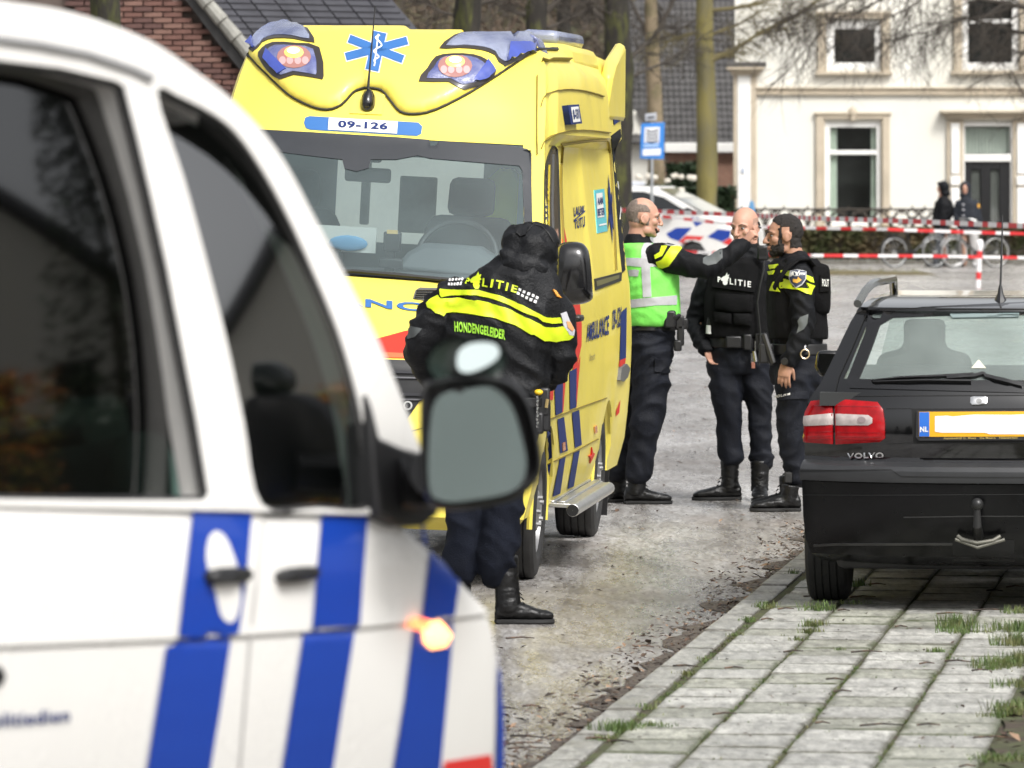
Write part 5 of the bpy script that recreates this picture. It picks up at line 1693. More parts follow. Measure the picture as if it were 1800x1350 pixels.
for i, (x, y) in enumerate(((20.5, 23.2), (22, 28.5), (15, 5.2))):
    mt = thing('garden_conifer', ('broad garden conifer between the hedge and the gabled house', 'far garden conifer beyond the hedge', 'near garden conifer at the hedge end')[i], 'tree', Matrix.Translation((x, y, 0)), 'garden conifers right of the road')
    q = MB(); q.tube([(0, 0, 0), (0, 0, 12)], [.25, .06], 8); q.build('trunk', M_bark, mt)
    q = MB()
    for _ in range(3000):
        z = rnd.uniform(.6, 13); r_ = (13.2 - z) * .28 * math.sqrt(rnd.random()); a = rnd.uniform(0, 6.283)
        leaf(q, (r_ * math.cos(a), r_ * math.sin(a), z), rnd.uniform(.12, .3))
    q.build('crown', M_hedge, mt, smooth=False, fixn=False)
for i in range(22):                                    # unseen row added behind the camera to darken reflections in the black car
    t = copy_tree(mt)
    t.location = (-33 + i * 3.1 + rnd.uniform(-.6, .6), -30 + rnd.uniform(-3, 3), 0)
    t.scale = (.75, .75, .58 + rnd.uniform(-.1, .1))
    t['label'] = 'added conifer in the unseen row behind the camera, the %s from its left end' % 'first second third fourth fifth sixth seventh eighth ninth tenth eleventh twelfth thirteenth fourteenth fifteenth sixteenth seventeenth eighteenth nineteenth twentieth twenty-first twenty-second'.split()[i]
    t['group'] = 'added conifers behind the camera'
# ================================================================ black estate car
M_carb = mat('car_black', (.003, .003, .0035), .08, spec=.5, coat=.9, bump=.02, bs=8, rvar=.05)
M_carp = mat('bumper_strip_grey', (.030, .031, .033), .38, var=.2, vs=9)
M_tail = mat('tail_lamp_red', (.34, .003, .006), .15, spec=.35, coat=.25, var=.35, vs=22)
M_tailw = mat('tail_lamp_white', (.46, .40, .38), .15, coat=.25, var=.2, vs=30)
M_plate = mat('plate_yellow', (.80, .40, .01), .45, var=.03)
M_cglass = glass('car_glass', (.80, .90, .86), 1.5, .02, film=.20, filmc=(.60, .70, .66))
M_chrome = mat('chrome', (.72, .72, .72), .16, metal=1)
VM_ = Matrix.Translation((2.11, 28.05, PZ)) @ Matrix.Rotation(-math.atan(TA), 4, 'Z')
est = thing('estate_car', 'black estate car parked half on the paved kerb', 'car', VM_)
LE = [(.30, .19, .62, .15), (.12, .215, .74, .2), (.05, .25, .79, .22), (.02, .32, .815, .24), (.0, .42, .825, .25), (-.005, .52, .828, .25), (-.005, .578, .83, .25), (-.018, .584, .838, .25), (-.022, .60, .84, .25), (-.02, .635, .838, .25), (-.005, .655, .832, .25), (.05, .668, .828, .23),
      (.12, .674, .822, .2), (.135, .69, .822, .2), (.13, .78, .828, .2), (.135, .87, .828, .2), (.145, .93, .81, .2), (.165, .975, .785, .2), (.19, 1.015, .757, .2), (.21, 1.04, .745, .2),
      (.255, 1.09, .722, .195), (.30, 1.14, .70, .19), (.345, 1.19, .678, .187), (.39, 1.24, .657, .184), (.435, 1.29, .635, .18), (.47, 1.33, .612, .18), (.455, 1.345, .605, .18), (.46, 1.36, .595, .18), (.56, 1.378, .58, .17), (.9, 1.395, .56, .15), (1.4, 1.40, .55, .12)]
def frn(z): return 4.3 if z < .97 else (3.45 - (z - 1.0) * 2.0)
def zbc(y):
    z = 0
    for c in (.84, 3.40):
        if abs(y - c) < .36: z = max(z, .30 + math.sqrt(.36 ** 2 - (y - c) ** 2))
    return z
rows = []
for yf, z, hw, c in LE:
    row = []
    yc = yf + c
    side = []
    for k in range(49):
        y = yc + (frn(z) - yc) * (1 - k / 48)
        zz = max(z, zbc(y))
        side.append((hw * (1 - .1 * max(0, (y - 3.4)) ** 2), y, zz))
    row += [Vector(p) for p in side]
    for k in range(1, 30):
        u = 1 - 2 * k / 30
        row.append(Vector((hw * u, yf + c * abs(u) ** 2.7, z)))
    row += [Vector((-p[0], p[1], p[2])) for p in reversed(side)]
    rows.append(row)
GA, GB = 48 + 2, 48 + 30 - 3
mb = MB()
mb.grid(rows, 0, lambda i, j: 19 <= i < 25 and GA <= j <= GB)
n = len(rows[0])
mb.f.append(tuple(range((len(rows) - 1) * n, len(rows) * n))); mb.m.append(0)
for i in range(6, 12):
    pass
ebody = mb.build('body', (M_carb, M_carp, mat('bumper_black', (.003, .003, .0033), .22, spec=.3, coat=.0, var=.2, vs=8, rvar=.08)), est, ang=32, merge=.0003)
for p in ebody.data.polygons:
    zc = p.center.z
    if .583 < zc < .672 and p.center.y < .6: p.material_index = 1
    if zc < .583: p.material_index = 2
mb = MB(); mb.grid([[p + Vector((0, .004, -.003)) for p in r[GA:GB + 2]] for r in rows[19:26]])
egl = mb.build('rear_window', M_cglass, est, ang=60, fixn=False)
q = MB(); q.box((0, 2.2, .95), (1.5, 3.9, .06)); q.box((0, 3.7, .93), (1.5, 1.2, .05)); q.build('load_cover', mat('car_trim', (.03, .032, .032), .9), est, smooth=False)
q = MB()
for x in (-.38, .38):
    q.prism([(x - .25, 2.05, .95), (x + .25, 2.05, .95), (x + .22, 2.12, 1.10), (x + .10, 2.13, 1.13), (x + .10, 2.14, 1.27), (x - .10, 2.14, 1.27), (x - .10, 2.13, 1.13), (x - .22, 2.12, 1.10)], (0, .1, 0))
q.build('front_seats', M_seat, est, bevel=.03); 
q = MB(); q.prism([(-.68, 1.0, .95), (.68, 1.0, .95), (.66, 1.06, 1.08), (-.66, 1.06, 1.08)], (0, .12, 0)); q.build('rear_bench', M_seat, est, bevel=.03)
q = MB()
A, B_ = rows[19], rows[25]
q.add([Vector((-.68, 3.40, 1.0)), Vector((.68, 3.40, 1.0)), Vector((.55, 2.72, 1.37)), Vector((-.55, 2.72, 1.37))], [(0, 1, 2, 3)])
q.build('windscreen', M_cglass, est, smooth=False)
for x in (-.745, .745):
    for y in (.84, 3.40): wheel(est, x, y, .305, .305, .20, 1 if x > 0 else -1)
q = MB(); q.box((0, 2.2, .31), (1.36, 3.9, .26)); q.box((-.35, .62, .27), (.42, .5, .16)); q.build('underbody', M_black, est, bevel=.04)
EB = bvh_of([ebody]); EBG = bvh_of([ebody, egl])
ZE = lambda pts: [(1380 + x / 2.1095, 460 + y / 2.1095) for x, y in pts]
# tail lamp: two red pieces with a pale band between
lamp = lay('tail_lamp', ZE([(178, 511), (178, 676), (66, 669), (68, 610), (76, 560), (98, 520)]), EB, M_tail, est, off=.008, res=8, dome=.008, domer=8)
lamp2 = lay('tail_lamp', ZE([(186, 511), (345, 523), (364, 548), (371, 600), (371, 655), (352, 668), (190, 677)]), EB, M_tail, est, off=.008, res=8, dome=.008, domer=8)
for l_, pts in ((lamp, [(70, 572), (176, 562), (177, 605), (68, 610)]), (lamp2, [(189, 564), (310, 569), (324, 580), (324, 598), (310, 607), (190, 607)])):
    lb = bvh_of([l_]); lay('reversing_lamp', ZE(pts), lb, M_tailw, l_, off=.004, res=6, dome=.004, domer=6)
    for y_ in (535, 632, 648, 660):
        xs_ = (84, 174) if l_ is lamp else (194, 358)
        lay('lamp_rib', ZE(stroke([(xs_[0], y_), (xs_[1], y_ + (3 if l_ is lamp2 else -2))], 2.4)), lb, mat('lamp_rib_%d_%d' % (y_, xs_[0]), (.28, .004, .008), .15, coat=1), l_, off=.002, res=8, skirt=False)
    if l_ is lamp2: lay('lamp_bulb', ZE([(286 + 16 * math.cos(a * .5), 587 + 11 * math.sin(a * .5)) for a in range(13)]), lb, mat('bulb_grey', (.3, .24, .24), .2, coat=1), l_, off=.01, res=5, skirt=False)
for src in (lamp, lamp2):                                # the right-hand lamps mirror the left ones
    def flip(o, par):
        me = o.data.copy()
        for v in me.vertices: v.co.x = -v.co.x
        c = bpy.data.objects.new(o.name.split('.')[0], me); link(c, par)
        for ch in o.children: flip(ch, c)
    flip(src, est)
# plate
h_ = lay('plate_holder', ZE([(490, 553), (980, 551), (984, 660), (500, 663), (486, 650)]), EB, mat('holder_black', (.02, .02, .022), .4), est, off=.012, res=12)
hb = bvh_of([h_])
pl_ = lay('number_plate', ZE([(497, 557), (976, 555), (976, 648), (497, 649)]), hb, M_plate, est, off=.004, res=14)
pb = bvh_of([pl_])
lay('plate_band', ZE([(498, 558), (535, 558), (535, 648), (498, 648)]), pb, mat('plate_band_blue', (.02, .14, .55), .4), pl_, off=.002, res=10, skirt=False)
lay_text('plate_letters', 'NL', ZE([(501, 612), (531, 611), (531, 631), (501, 632)]), pb, M_whitep, pl_, off=.004, bold=.03)
lay('plate_blank', ZE([(556, 573), (600, 571), (620, 574), (700, 567), (840, 568), (960, 563), (962, 640), (760, 640), (740, 634), (580, 634), (556, 630)]), pb, mat('plate_white', (.86, .86, .86), .5), pl_, off=.002, res=12, skirt=False)
lay_text('dealer_text', 'Autobedrijf C. Blees   De Meern   Nieuwegein', ZE([(588, 651), (862, 649), (862, 658), (588, 660)]), hb, mat('dealer_gold', (.5, .38, .12), .5), h_, off=.003)
lay_text('maker_lettering', 'VOLVO', ZE([(232, 709), (367, 706), (367, 730), (232, 734)]), EB, M_chrome, est, off=.006, bold=.03)
bd = lay('boot_badge', ZE([(688, 505), (700, 502), (745, 502), (750, 508), (750, 526), (745, 531), (695, 532), (687, 526)]), EB, M_chrome, est, off=.010, res=5, dome=.004, domer=5)
lay('badge_mark', ZE([(719 + 11 * math.cos(a * .5), 517 + 9 * math.sin(a * .5)) for a in range(13)]), bvh_of([bd]), mat('badge_grey', (.25, .25, .25), .4, metal=.6), bd, off=.002, res=4, skirt=False)
M_gap = mat('gap_black', (.003, .003, .003), .7)
for pts, w_ in (([(183, 500), (200, 430), (250, 320), (300, 200)], 3.5), ([(56, 776), (393, 772), (430, 797), (700, 800), (980, 800)], 4), ([(375, 545), (470, 545), (476, 670), (400, 676)], 3), ([(376, 676), (980, 668)], 2), ([(186, 500), (460, 497), (980, 495)], 3)):
    lay('body_gap', ZE(stroke(pts, w_)), EB, M_gap, est, off=.002, res=8, skirt=False)
lay('plate_recess', ZE([(470, 545), (986, 543), (990, 672), (478, 674)]), EB, M_gap, est, off=.001, res=14, skirt=False)
lay('bumper_ridge', ZE(stroke([(108, 1052), (200, 1047), (620, 1046)], 8)), EB, mat('ridge_grey', (.02, .02, .02), .3, coat=.4), est, off=.006, res=9)
lay('bumper_shadow_line', ZE(stroke([(52, 864), (300, 866), (980, 862)], 3)), EB, M_gap, est, off=.003, res=9, skirt=False)
lay('bumper_ridge', ZE(stroke([(440, 948), (680, 944), (980, 944)], 4)), EB, MATS['ridge_grey'], est, off=.004, res=9)
lay('tow_cutout', ZE([(622, 1032), (850, 1032), (850, 1110), (622, 1110)]), EB, M_gap, est, off=.002, res=12, skirt=False)
# window border, brake lamp, wiper, warning triangle sticker
lay('window_border', ZE([(268, 452), (300, 380), (330, 300), (352, 236), (400, 208), (610, 200), (880, 195), (1000, 196), (1000, 150), (880, 152), (312, 180), (300, 260), (230, 440), (240, 470), (980, 490), (980, 460), (700, 465), (330, 456)]), EBG, M_gloss, est, off=.004, res=9)
gb_ = bvh_of([egl])
lay('brake_lamp', ZE([(612, 192), (868, 189), (866, 208), (620, 211)]), EBG, mat('brake_lamp_grey', (.20, .26, .26), .2, coat=.8), est, off=.008, res=8)
lay('glass_sticker', ZE([(690, 396), (746, 396), (718, 364)]), gb_, mat('sticker_cream', (.62, .60, .48), .5), egl, off=.003, res=6, skirt=False)
for pts, w_ in (([(322, 447), (430, 436), (540, 432), (700, 424)], (3, 8)), ([(330, 452), (520, 446), (690, 448)], (3, 6)), ([(600, 436), (700, 430), (735, 420), (745, 430), (880, 462)], (9, 12))):
    lay('rear_wiper', ZE(stroke(pts, w_)), EBG, M_black, est, off=.018, res=7)
q = MB()
p0 = Vector((-.02, -.02, .50))
q.sphere((-.02, -.10, .495), .028, 14, 10); q.tube([(-.02, -.10, .48), (-.02, -.10, .40), (-.02, .0, .35), (-.02, .3, .33)], [.014, .02, .024, .024], 10)
q.build('tow_ball', mat('tow_black', (.03, .03, .03), .35, metal=.4), est)
q = MB(); q.tube([(-.11, -.045, .35), (-.09, -.055, .335), (-.02, -.065, .32), (.05, -.055, .332), (.08, -.045, .35)], .009, 8); q.tube([(-.12, -.045, .335), (-.02, -.06, .30), (.1, -.045, .335)], .008, 8)
q.build('tow_bracket', mat('tow_zinc', (.17, .165, .14), .45, metal=.5), est)
# roof rails, antenna, door mirror
for s_ in (-1, 1):
    q = MB(); q.tube([(s_ * .60, .60, 1.375), (s_ * .575, .72, 1.43), (s_ * .555, .9, 1.46), (s_ * .55, 1.2, 1.465), (s_ * .55, 2.5, 1.46), (s_ * .56, 2.7, 1.40)], .020, 10)
    q.build('roof_rail', mat('rail_dark%d' % s_, (.10, .105, .10), .25, coat=.6), est)
q = MB(); q.tube([(.045, .80, 1.385), (.045, .80, 1.42), (.045, .80, 1.46)], [.03, .014, .006], 8); q.tube([(.045, .80, 1.44), (.05, .88, 1.70), (.05, .9, 1.78)], [.006, .004, .003], 6); q.build('antenna', M_black, est)
for s_ in (-1, 1):
    q = MB(); q.prism([(s_ * .80, 2.75, .98), (s_ * .93, 2.75, .97), (s_ * .955, 2.75, 1.02), (s_ * .94, 2.75, 1.10), (s_ * .82, 2.75, 1.10)], (0, .09, 0)); mm_ = q.build('door_mirror', M_carb, est, bevel=.02)
    q = MB(); q.prism([(s_ * .82, 2.742, .995), (s_ * .92, 2.742, .985), (s_ * .94, 2.742, 1.02), (s_ * .93, 2.742, 1.085), (s_ * .83, 2.742, 1.085)], (0, .006, 0)); q.build('mirror_glass', MATS['mirror_silver'], mm_, smooth=False)
# ================================================================ people
M_skin = mat('skin', (.52, .285, .205), .48, spec=.4, var=.10, vs=22, bump=.15, bs=180)
M_skin2 = mat('skin_warm', (.43, .235, .16), .48, spec=.4, var=.10, vs=22, bump=.15, bs=180)
M_uni = mat('uniform_navy', (.0045, .006, .0115), .7, spec=.3, var=.4, vs=7, bump=.5, bs=140)
M_jack = mat('jacket_black', (.0032, .0038, .0055), .7, spec=.25, var=.4, vs=9, bump=.4, bs=120)
M_rainj = mat('rain_jacket_black', (.0035, .004, .0055), .62, spec=.32, var=.4, vs=7, bump=.5, bs=90, rvar=.14)
M_vest = mat('armour_black', (.0036, .0036, .0042), .85, spec=.22, var=.35, vs=24, bump=.7, bs=170)
M_leath = mat('boot_leather', (.005, .005, .0052), .36, spec=.4, var=.3, vs=18, bump=.4, bs=60, rvar=.1)
M_sole = mat('boot_sole', (.014, .014, .014), .7)
M_lime = mat('reflective_lime', (.60, .74, .015), .5, var=.05, vs=14)
M_green = mat('vest_green', (.21, .78, .11), .7, var=.08, vs=8, bump=.35, bs=40)
M_band = mat('reflective_grey', (.47, .47, .49), .45, var=.12, vs=14, bump=.2, bs=40)
M_patch = mat('elbow_grey', (.085, .095, .095), .6, var=.2, vs=20)
M_badge = mat('badge_navy', (.02, .03, .07), .5)
M_gold = mat('badge_gold', (.72, .38, .06), .5)
M_hair = mat('hair_dark', (.020, .016, .014), .6, var=.5, vs=60, bump=1, bs=200)
M_hairg = mat('hair_grey_stubble', (.19, .15, .125), .75, var=.4, vs=70, bump=.6, bs=200)
M_eyew = mat('eye_white', (.6, .58, .55), .2)
M_eyed = mat('eye_dark', (.02, .014, .012), .15)
M_lip = mat('lips', (.36, .15, .125), .5)
M_brow = mat('eyebrow', (.05, .035, .028), .8)

def J(f, l, u): return .006 * nz((f, l, u), 55, 9) + .005 * nz((f, l, u), 130, 4)
class Person:
    def __init__(s, label, Y, x0, skin, name='person'):
        s.Y = Y; s.s = F / Y
        s.o = thing(name, label, 'person', Matrix.Translation(((x0 - CX) / s.s, Y, 0)))
        s.org = s.o.matrix_basis.translation.copy()
        s.skin = skin
        s.b = MB()
    def Q(s, x, y, d=0.0):
        p = W(x, y, s.Y); p.y += d
        return p - s.org
    # -- head in its own axes: f forward, l left, u up
    def head(s, x, y, d, yaw, pitch=0, roll=0, k=1.0, hair=None, nose=1.0):
        c = s.Q(x, y, d)
        Rm = Matrix.Rotation(R(yaw), 3, 'Z') @ Matrix.Rotation(R(-pitch), 3, 'Y') @ Matrix.Rotation(R(roll), 3, 'X')
        s.hc, s.hR, s.hk = c, Rm, k
        T = lambda f, l, u: c + Rm @ Vector((f, l, u)) * k
        s.T = T
        mb = s.b
        E = lambda p, r, rot=None: mb.sphere(T(*p), [q * k for q in r], 20, 14, Rm if rot is None else Rm @ rot)
        E((-.012, 0, .030), (.098, .076, .094)); E((.012, 0, .02), (.083, .068, .088)); E((.03, 0, -.035), (.062, .060, .078))
        E((.034, 0, -.078), (.052, .053, .040)); E((.070, 0, -.100), (.022, .026, .018)); E((-.03, 0, -.03), (.06, .066, .06))
        for q in (1, -1):
            E((.060, q * .041, -.022), (.026, .022, .024)); E((.02, q * .05, -.075), (.032, .014, .026))
            er = Matrix.Rotation(R(q * 18), 3, 'Z') @ Matrix.Rotation(R(-12), 3, 'Y')
            mb.lathe(T(-.006, q * .079, -.006), Rm @ Vector((.25, q, .05)), [(.001, -.002), (.020, -.004), (.030, .002), (.029, .008), (.022, .006), (.012, -.001), (.001, -.001)], 16)
            E((-.010, q * .077, -.006), (.022, .010, .031), er); E((-.002, q * .076, -.034), (.010, .007, .010))
            mb.tube([T(.086, q * .012, .022), T(.086, q * .030, .027), T(.070, q * .052, .020)], [.010 * k, .010 * k, .008 * k], 8, dome=True)
            E((.108, q * .0125, -.036), (.012, .0085, .009))
        mb.tube([T(.088, 0, .022), T(.102, 0, -.002), T(.114 * nose, 0, -.024), T(.118 * nose, 0, -.034)], [.0095 * k, .0105 * k, .0125 * k, .012 * k], 10, dome=True)
        mb.tube([T(.088, .022, -.066), T(.100, .008, -.0625), T(.100, -.008, -.0625), T(.088, -.022, -.066)], .0066 * k, 8, dome=True)
        mb.tube([T(.086, .020, -.074), T(.098, 0, -.076), T(.086, -.020, -.074)], .0075 * k, 8, dome=True)
    def face(s):
        T, k = s.T, s.hk
        e, d, w, l = MB(), MB(), MB(), MB()
        for q in (1, -1):
            e.sphere(T(.0765, q * .031, .003), (.0105 * k, .0125 * k, .0062 * k), 12, 8, s.hR)
            d.sphere(T(.0862, q * .031, .003), (.0032 * k, .0062 * k, .0058 * k), 10, 8, s.hR)
            d.tube([T(.084, q * .018, .0075), T(.0885, q * .031, .0115), T(.079, q * .046, .0075)], .0017 * k, 6)
            w.tube([T(.0965, q * .014, .0225), T(.0945, q * .032, .030), T(.079, q * .053, .024)], [.0034 * k, .0036 * k, .002 * k], 6, flat=.6)
        l.tube([T(.0945, .021, -.0685), T(.1055, .006, -.0665), T(.1055, -.006, -.0665), T(.0945, -.021, -.0685)], .0038 * k, 6)
        l.tube([T(.0925, .018, -.0745), T(.1045, 0, -.0765), T(.0925, -.018, -.0745)], .0045 * k, 6)
        e.build('eye', M_eyew, s.o); d.build('iris', M_eyed, s.o); w.build('eyebrow', M_brow, s.o); l.build('mouth', M_lip, s.o)
    def hand(s, wrist, dirn, palm, curl=(25, 30, 20), k=1.0, thumb=1, spread=3, curls=None, tcurl=0.4):
        d = Vector(dirn).normalized(); n = Vector(palm); n = (n - d * n.dot(d)).normalized(); sd = d.cross(n) * thumb   # sd: to the thumb
        w = Vector(wrist); mb = s.b
        rings = []
        for t, hw, th in ((-.03, .024, .02), (0, .026, .019), (.03, .036, .017), (.065, .042, .0155), (.088, .040, .013)):
            c = w + d * t * k
            rings.append([c + sd * (math.cos(a * .5236) * hw * k) + n * (math.sin(a * .5236) * th * k) for a in range(12)])
        mb.loft(rings)
        for i, (o, L, r) in enumerate(((.0305, .070, .0085), (.0102, .078, .0088), (-.0105, .072, .0084), (-.030, .057, .0074))):
            cu = curls[i] if curls else curl
            p = w + d * .085 * k + sd * o * k
            dd = (d + sd * (o * spread)).normalized()
            pts = [p - dd * .03 * k, p]; ang = 0
            for seg_, a in zip((.46, .30, .24), cu):
                ang += a
                v = dd * math.cos(R(ang)) + n * math.sin(R(ang))
                pts.append(pts[-1] + v * L * seg_ * k)
            mb.tube(pts, [r * k, r * k * 1.05, r * k, r * k * .92, r * k * .8], 10, dome=True)
        p = w + d * .022 * k + sd * .024 * k
        t1 = (d * .75 + sd * .65 + n * tcurl).normalized(); t2 = (d * .95 + sd * .15 + n * tcurl * 1.3).normalized()
        mb.tube([p - t1 * .015, p + t1 * .035 * k, p + t1 * .035 * k + t2 * .03 * k, p + t1 * .035 * k + t2 * .055 * k], [.014 * k, .0115 * k, .010 * k, .008 * k], 10, dome=True)
    def torso(s, mb, rings, phi, grow=0.0, seg=28, pw=2.4, d=0.0):
        f = Vector((math.cos(R(phi)), math.sin(R(phi)), 0)); l = Vector((-f.y, f.x, 0))
        out = []
        for r in rings:
            y, cx, hw, hd = r[:4]
            dd = r[4] if len(r) > 4 else 0
            c = s.Q(cx, y, d + dd)
            ring = []
            for a in range(seg):
                t = 2 * math.pi * a / seg
                ct, st = math.cos(t), math.sin(t)
                g = (abs(ct) ** pw + abs(st) ** pw) ** (-1 / pw)
                ring.append(c + l * (ct * g * (hw + grow)) + f * (st * g * (hd + grow)))
            out.append(ring)
        mb.loft(out[::-1])
    def limb(s, mb, pts, rad, grow=0.0, n=5, flat=1.0):
        """smooth tapered limb through (x, y, d) photo points"""
        P = [s.Q(*p) for p in pts]
        pp, rr = [], []
        N = len(P)
        for i in range(N - 1):
            p0, p1, p2, p3 = P[max(i - 1, 0)], P[i], P[i + 1], P[min(i + 2, N - 1)]
            for k in range(n):
                t = k / n
                pp.append(.5 * (2 * p1 + (p2 - p0) * t + (2 * p0 - 5 * p1 + 4 * p2 - p3) * t * t + (-p0 + 3 * p1 - 3 * p2 + p3) * t ** 3)); rr.append(rad[i] + (rad[i + 1] - rad[i]) * t + grow)
        pp.append(P[-1]); rr.append(rad[-1] + grow)
        mb.tube(pp, rr, 16, flat=flat, dome=True)
    def cloth(s, name, mb, m, voxel=.010, amp=.006, sc=(9, 9, 20), sm=4, seed=0.0, amp2=.003):
        me = remesh(mb, voxel, sm)
        def fn(p):
            q = (p.x * sc[0] * 1.2, p.y * sc[1] * 1.2, (p.z + .55 * p.x * math.sin(p.z * 5 + seed) + .3 * p.y) * sc[2] * .85)
            r1 = 1 - abs(nz(q, 1.0, seed)) * 2.6
            r2 = nz((q[0] * 2.3 + q[2] * .5, q[1] * 2.3, q[2] * 2.0), 1.0, seed + 5)
            r3 = 1 - abs(nz((q[0] * .8 + q[2] * .35, q[1] * .8, q[2] * .8), 1.0, seed + 9)) * 3.2
            return amp * 1.25 * (max(r1, -.3) - .4) + amp * .7 * (max(r3, -.2) - .3) + amp2 * r2
        if amp: displace(me, fn)
        return mesh_obj(name, me, m, s.o)
    def finish_body(s, voxel=.005):
        me = remesh(s.b, voxel, 3)
        s.body = mesh_obj('body', me, s.skin, s.o)
        return s.body
    def shell(s, name, pred, off, m, parent=None, jit=.0015):
        """hair, beard: grown out of the body's own surface where pred(f, l, u) holds"""
        me = s.body.data
        inv = s.hR.inverted()
        keep = []
        for p in me.polygons:
            q = inv @ (p.center - s.hc) / s.hk
            if q.length < .2 and pred(q.x, q.y, q.z): keep.append(p)
        used = {}
        mb = MB()
        fs = []
        cnt = {}
        for p in keep:
            f = []
            for i in p.vertices:
                if i not in used: used[i] = len(used)
                f.append(used[i])
            fs.append(tuple(f))
            for a, b in zip(f, f[1:] + f[:1]): cnt[(min(a, b), max(a, b))] = cnt.get((min(a, b), max(a, b)), 0) + 1
        rim = {k for e, c in cnt.items() if c == 1 for k in e}
        vs = [None] * len(used)
        for i, k in used.items():
            v = me.vertices[i]
            o = off * (.55 + 1.1 * abs(nz(v.co, 95, 2)) + .5 * nz(v.co, 30, 3))
            vs[k] = v.co + v.normal * (-.001 if k in rim else o)
        mb.add(vs, fs)
        return mb.build(name, m, parent or s.o, ang=180, fixn=False)
    def boot(s, x, y, d, yaw, L=.30, hgt=.24, w=.052, lean=(0, 0), low=False, m=None):
        """heel at photo point (x, y) on the ground"""
        h = s.Q(x, y, d); h.z = 0
        f = Vector((math.cos(R(yaw)), math.sin(R(yaw)), 0)); l = Vector((-f.y, f.x, 0))
        mb = MB()
        rings = []
        for t, hw, z0, z1 in ((0, .028, .02, .07), (.04, .036, .018, .10), (.14, .036, .02, .115), (.25, .042, .018, .105), (.45, .046, .016, .095), (.62, .051, .016, .078), (.78, .050, .016, .066), (.9, .042, .018, .058), (.98, .024, .024, .045)):
            c = h + f * (t * L)
            rings.append([c + l * (math.cos(a * .3927) * hw) + Vector((0, 0, (z0 + z1) / 2 + math.sin(a * .3927) * (z1 - z0) / 2)) for a in range(16)])
        mb.loft(rings)
        a0 = h + f * (.23 * L) + Vector((0, 0, .06)); a1 = a0 + Vector((lean[0], lean[1], hgt - .06))
        mb.tube([a0, a0 + (a1 - a0) * .35 , a1], [w * 1.0, w * .95, w * 1.06], 16, dome=False)
        me = remesh(mb, .007, 3)
        displace(me, lambda p: .0035 * (1 - abs(nz((p.x * 1, p.y, p.z * 2.2), 18, x)) * 2.5))
        b = mesh_obj('boot', me, m or M_leath, s.o)
        so_ = MB(); rings = []
        for z, g in ((0, -.003), (.008, .002), (.022, .001)):
            ring = []
            for t, hw in ((0, .02), (.03, .033), (.12, .038), (.3, .036), (.45, .044), (.62, .053), (.8, .050), (.93, .036), (1.0, .012)): ring.append(h + f * (t * L + (g if t > .5 else -g)) + l * (hw + g) + Vector((0, 0, z)))
            for t, hw in ((1.0, .012), (.93, .036), (.8, .050), (.62, .053), (.45, .044), (.3, .036), (.12, .038), (.03, .033), (0, .02)): ring.append(h + f * (t * L + (g if t > .5 else -g)) - l * (hw + g) + Vector((0, 0, z)))
            rings.append(ring)
        so_.loft(rings); so_.build('sole', M_sole, b)
        if not low:
            lc = MB()
            for k in range(6):
                z = .085 + k * .024; q = h + f * ((.47 - k * .033) * L) + Vector((0, 0, z))
                lc.tube([q + l * .024 + Vector((0, 0, .012)), q + f * .012, q - l * .024 + Vector((0, 0, .012))], .003, 5)
            lc.build('bootlace', M_sole, b)
        return b
    def lay(s, name, pts, surf, m, off=.004, res=5, parent=None, **kw):
        return lay(name, pts, bvh_of(surf), m, parent or s.o, off=off, res=res, **kw)

def ZP(pts): return [(1090 + x / 4.7368, 340 + y / 4.7368) for x, y in pts]
def flame(p, surf, cx, cy, h, m, parent, off=.005):
    """the police emblem: open book with a flame"""
    S = lambda pts: [(cx + x * h, cy + y * h) for x, y in pts]
    bv = bvh_of(surf)
    lay('emblem_flame', S([(-.30, .16), (-.34, -.02), (-.16, -.18), (.02, -.26), (.16, -.52), (.20, -.30), (.34, -.36), (.26, -.16), (.36, -.08), (.22, .02), (.26, .14), (.06, .2)]), bv, m, parent, off=off, res=2.5, skirt=False)
    ring = [(.20 * math.cos(a * .5236), .28 + .22 * math.sin(a * .5236)) for a in range(13)] + [(.09 * math.cos(-a * .5236), .28 + .11 * math.sin(-a * .5236)) for a in range(13)]
    lay('emblem_ring', S(ring), bv, m, parent, off=off, res=2.5, skirt=False)

# ---------------------------------------------------------------- officer in the green vest
A = Person('bald police officer in a green reflective vest reaching out his right arm', 38.8, 1120, M_skin)
A.head(1131, 383, 0, 8, -4, k=1.0)
A.b.tube([A.Q(1124, 400, 0), A.Q(1118, 430, 0), A.Q(1122, 470, 0)], [.060, .066, .10], 16)
A.torso(A.b, [(450, 1128, .15, .09), (520, 1134, .19, .12), (600, 1136, .16, .11)], 30)
A.limb(A.b, [(1160, 455, -.17), (1238, 470, -.2), (1303, 430, -.14)], [.045, .04, .027])
A.limb(A.b, [(1108, 460, .18), (1104, 530, .24), (1125, 580, .12)], [.045, .04, .027])
for lx, dd in ((1142, -.08), (1104, .12)): A.limb(A.b, [(lx + 4, 600, dd), (lx, 690, dd), (lx - 4, 730, dd)], [.06, .05, .04])
A.hand(A.Q(1306, 428, -.14), (.62, -.05, .78), (.62, .45, -.62), curls=((55, 60, 30), (70, 75, 40), (78, 80, 45), (82, 85, 45)), thumb=1, k=1.02, tcurl=.8)
A.finish_body(); A.face()
A.shell('hair', lambda f, l, u: not (abs(l) > .066 and -.045 < f < .035 and -.06 < u < .034) and f < .035 + 2 * J(f, l, u) - max(0, u - .05) * .9 and u > -.045 - f * .2 and not (u > .085 and f > -.05) and f < .03, .0035, M_hairg)
jk = MB()
A.limb(jk, [(1152, 452, -.14), (1180, 455, -.19), (1238, 470, -.22), (1272, 452, -.2), (1304, 430, -.145)], [.088, .086, .070, .062, .050])
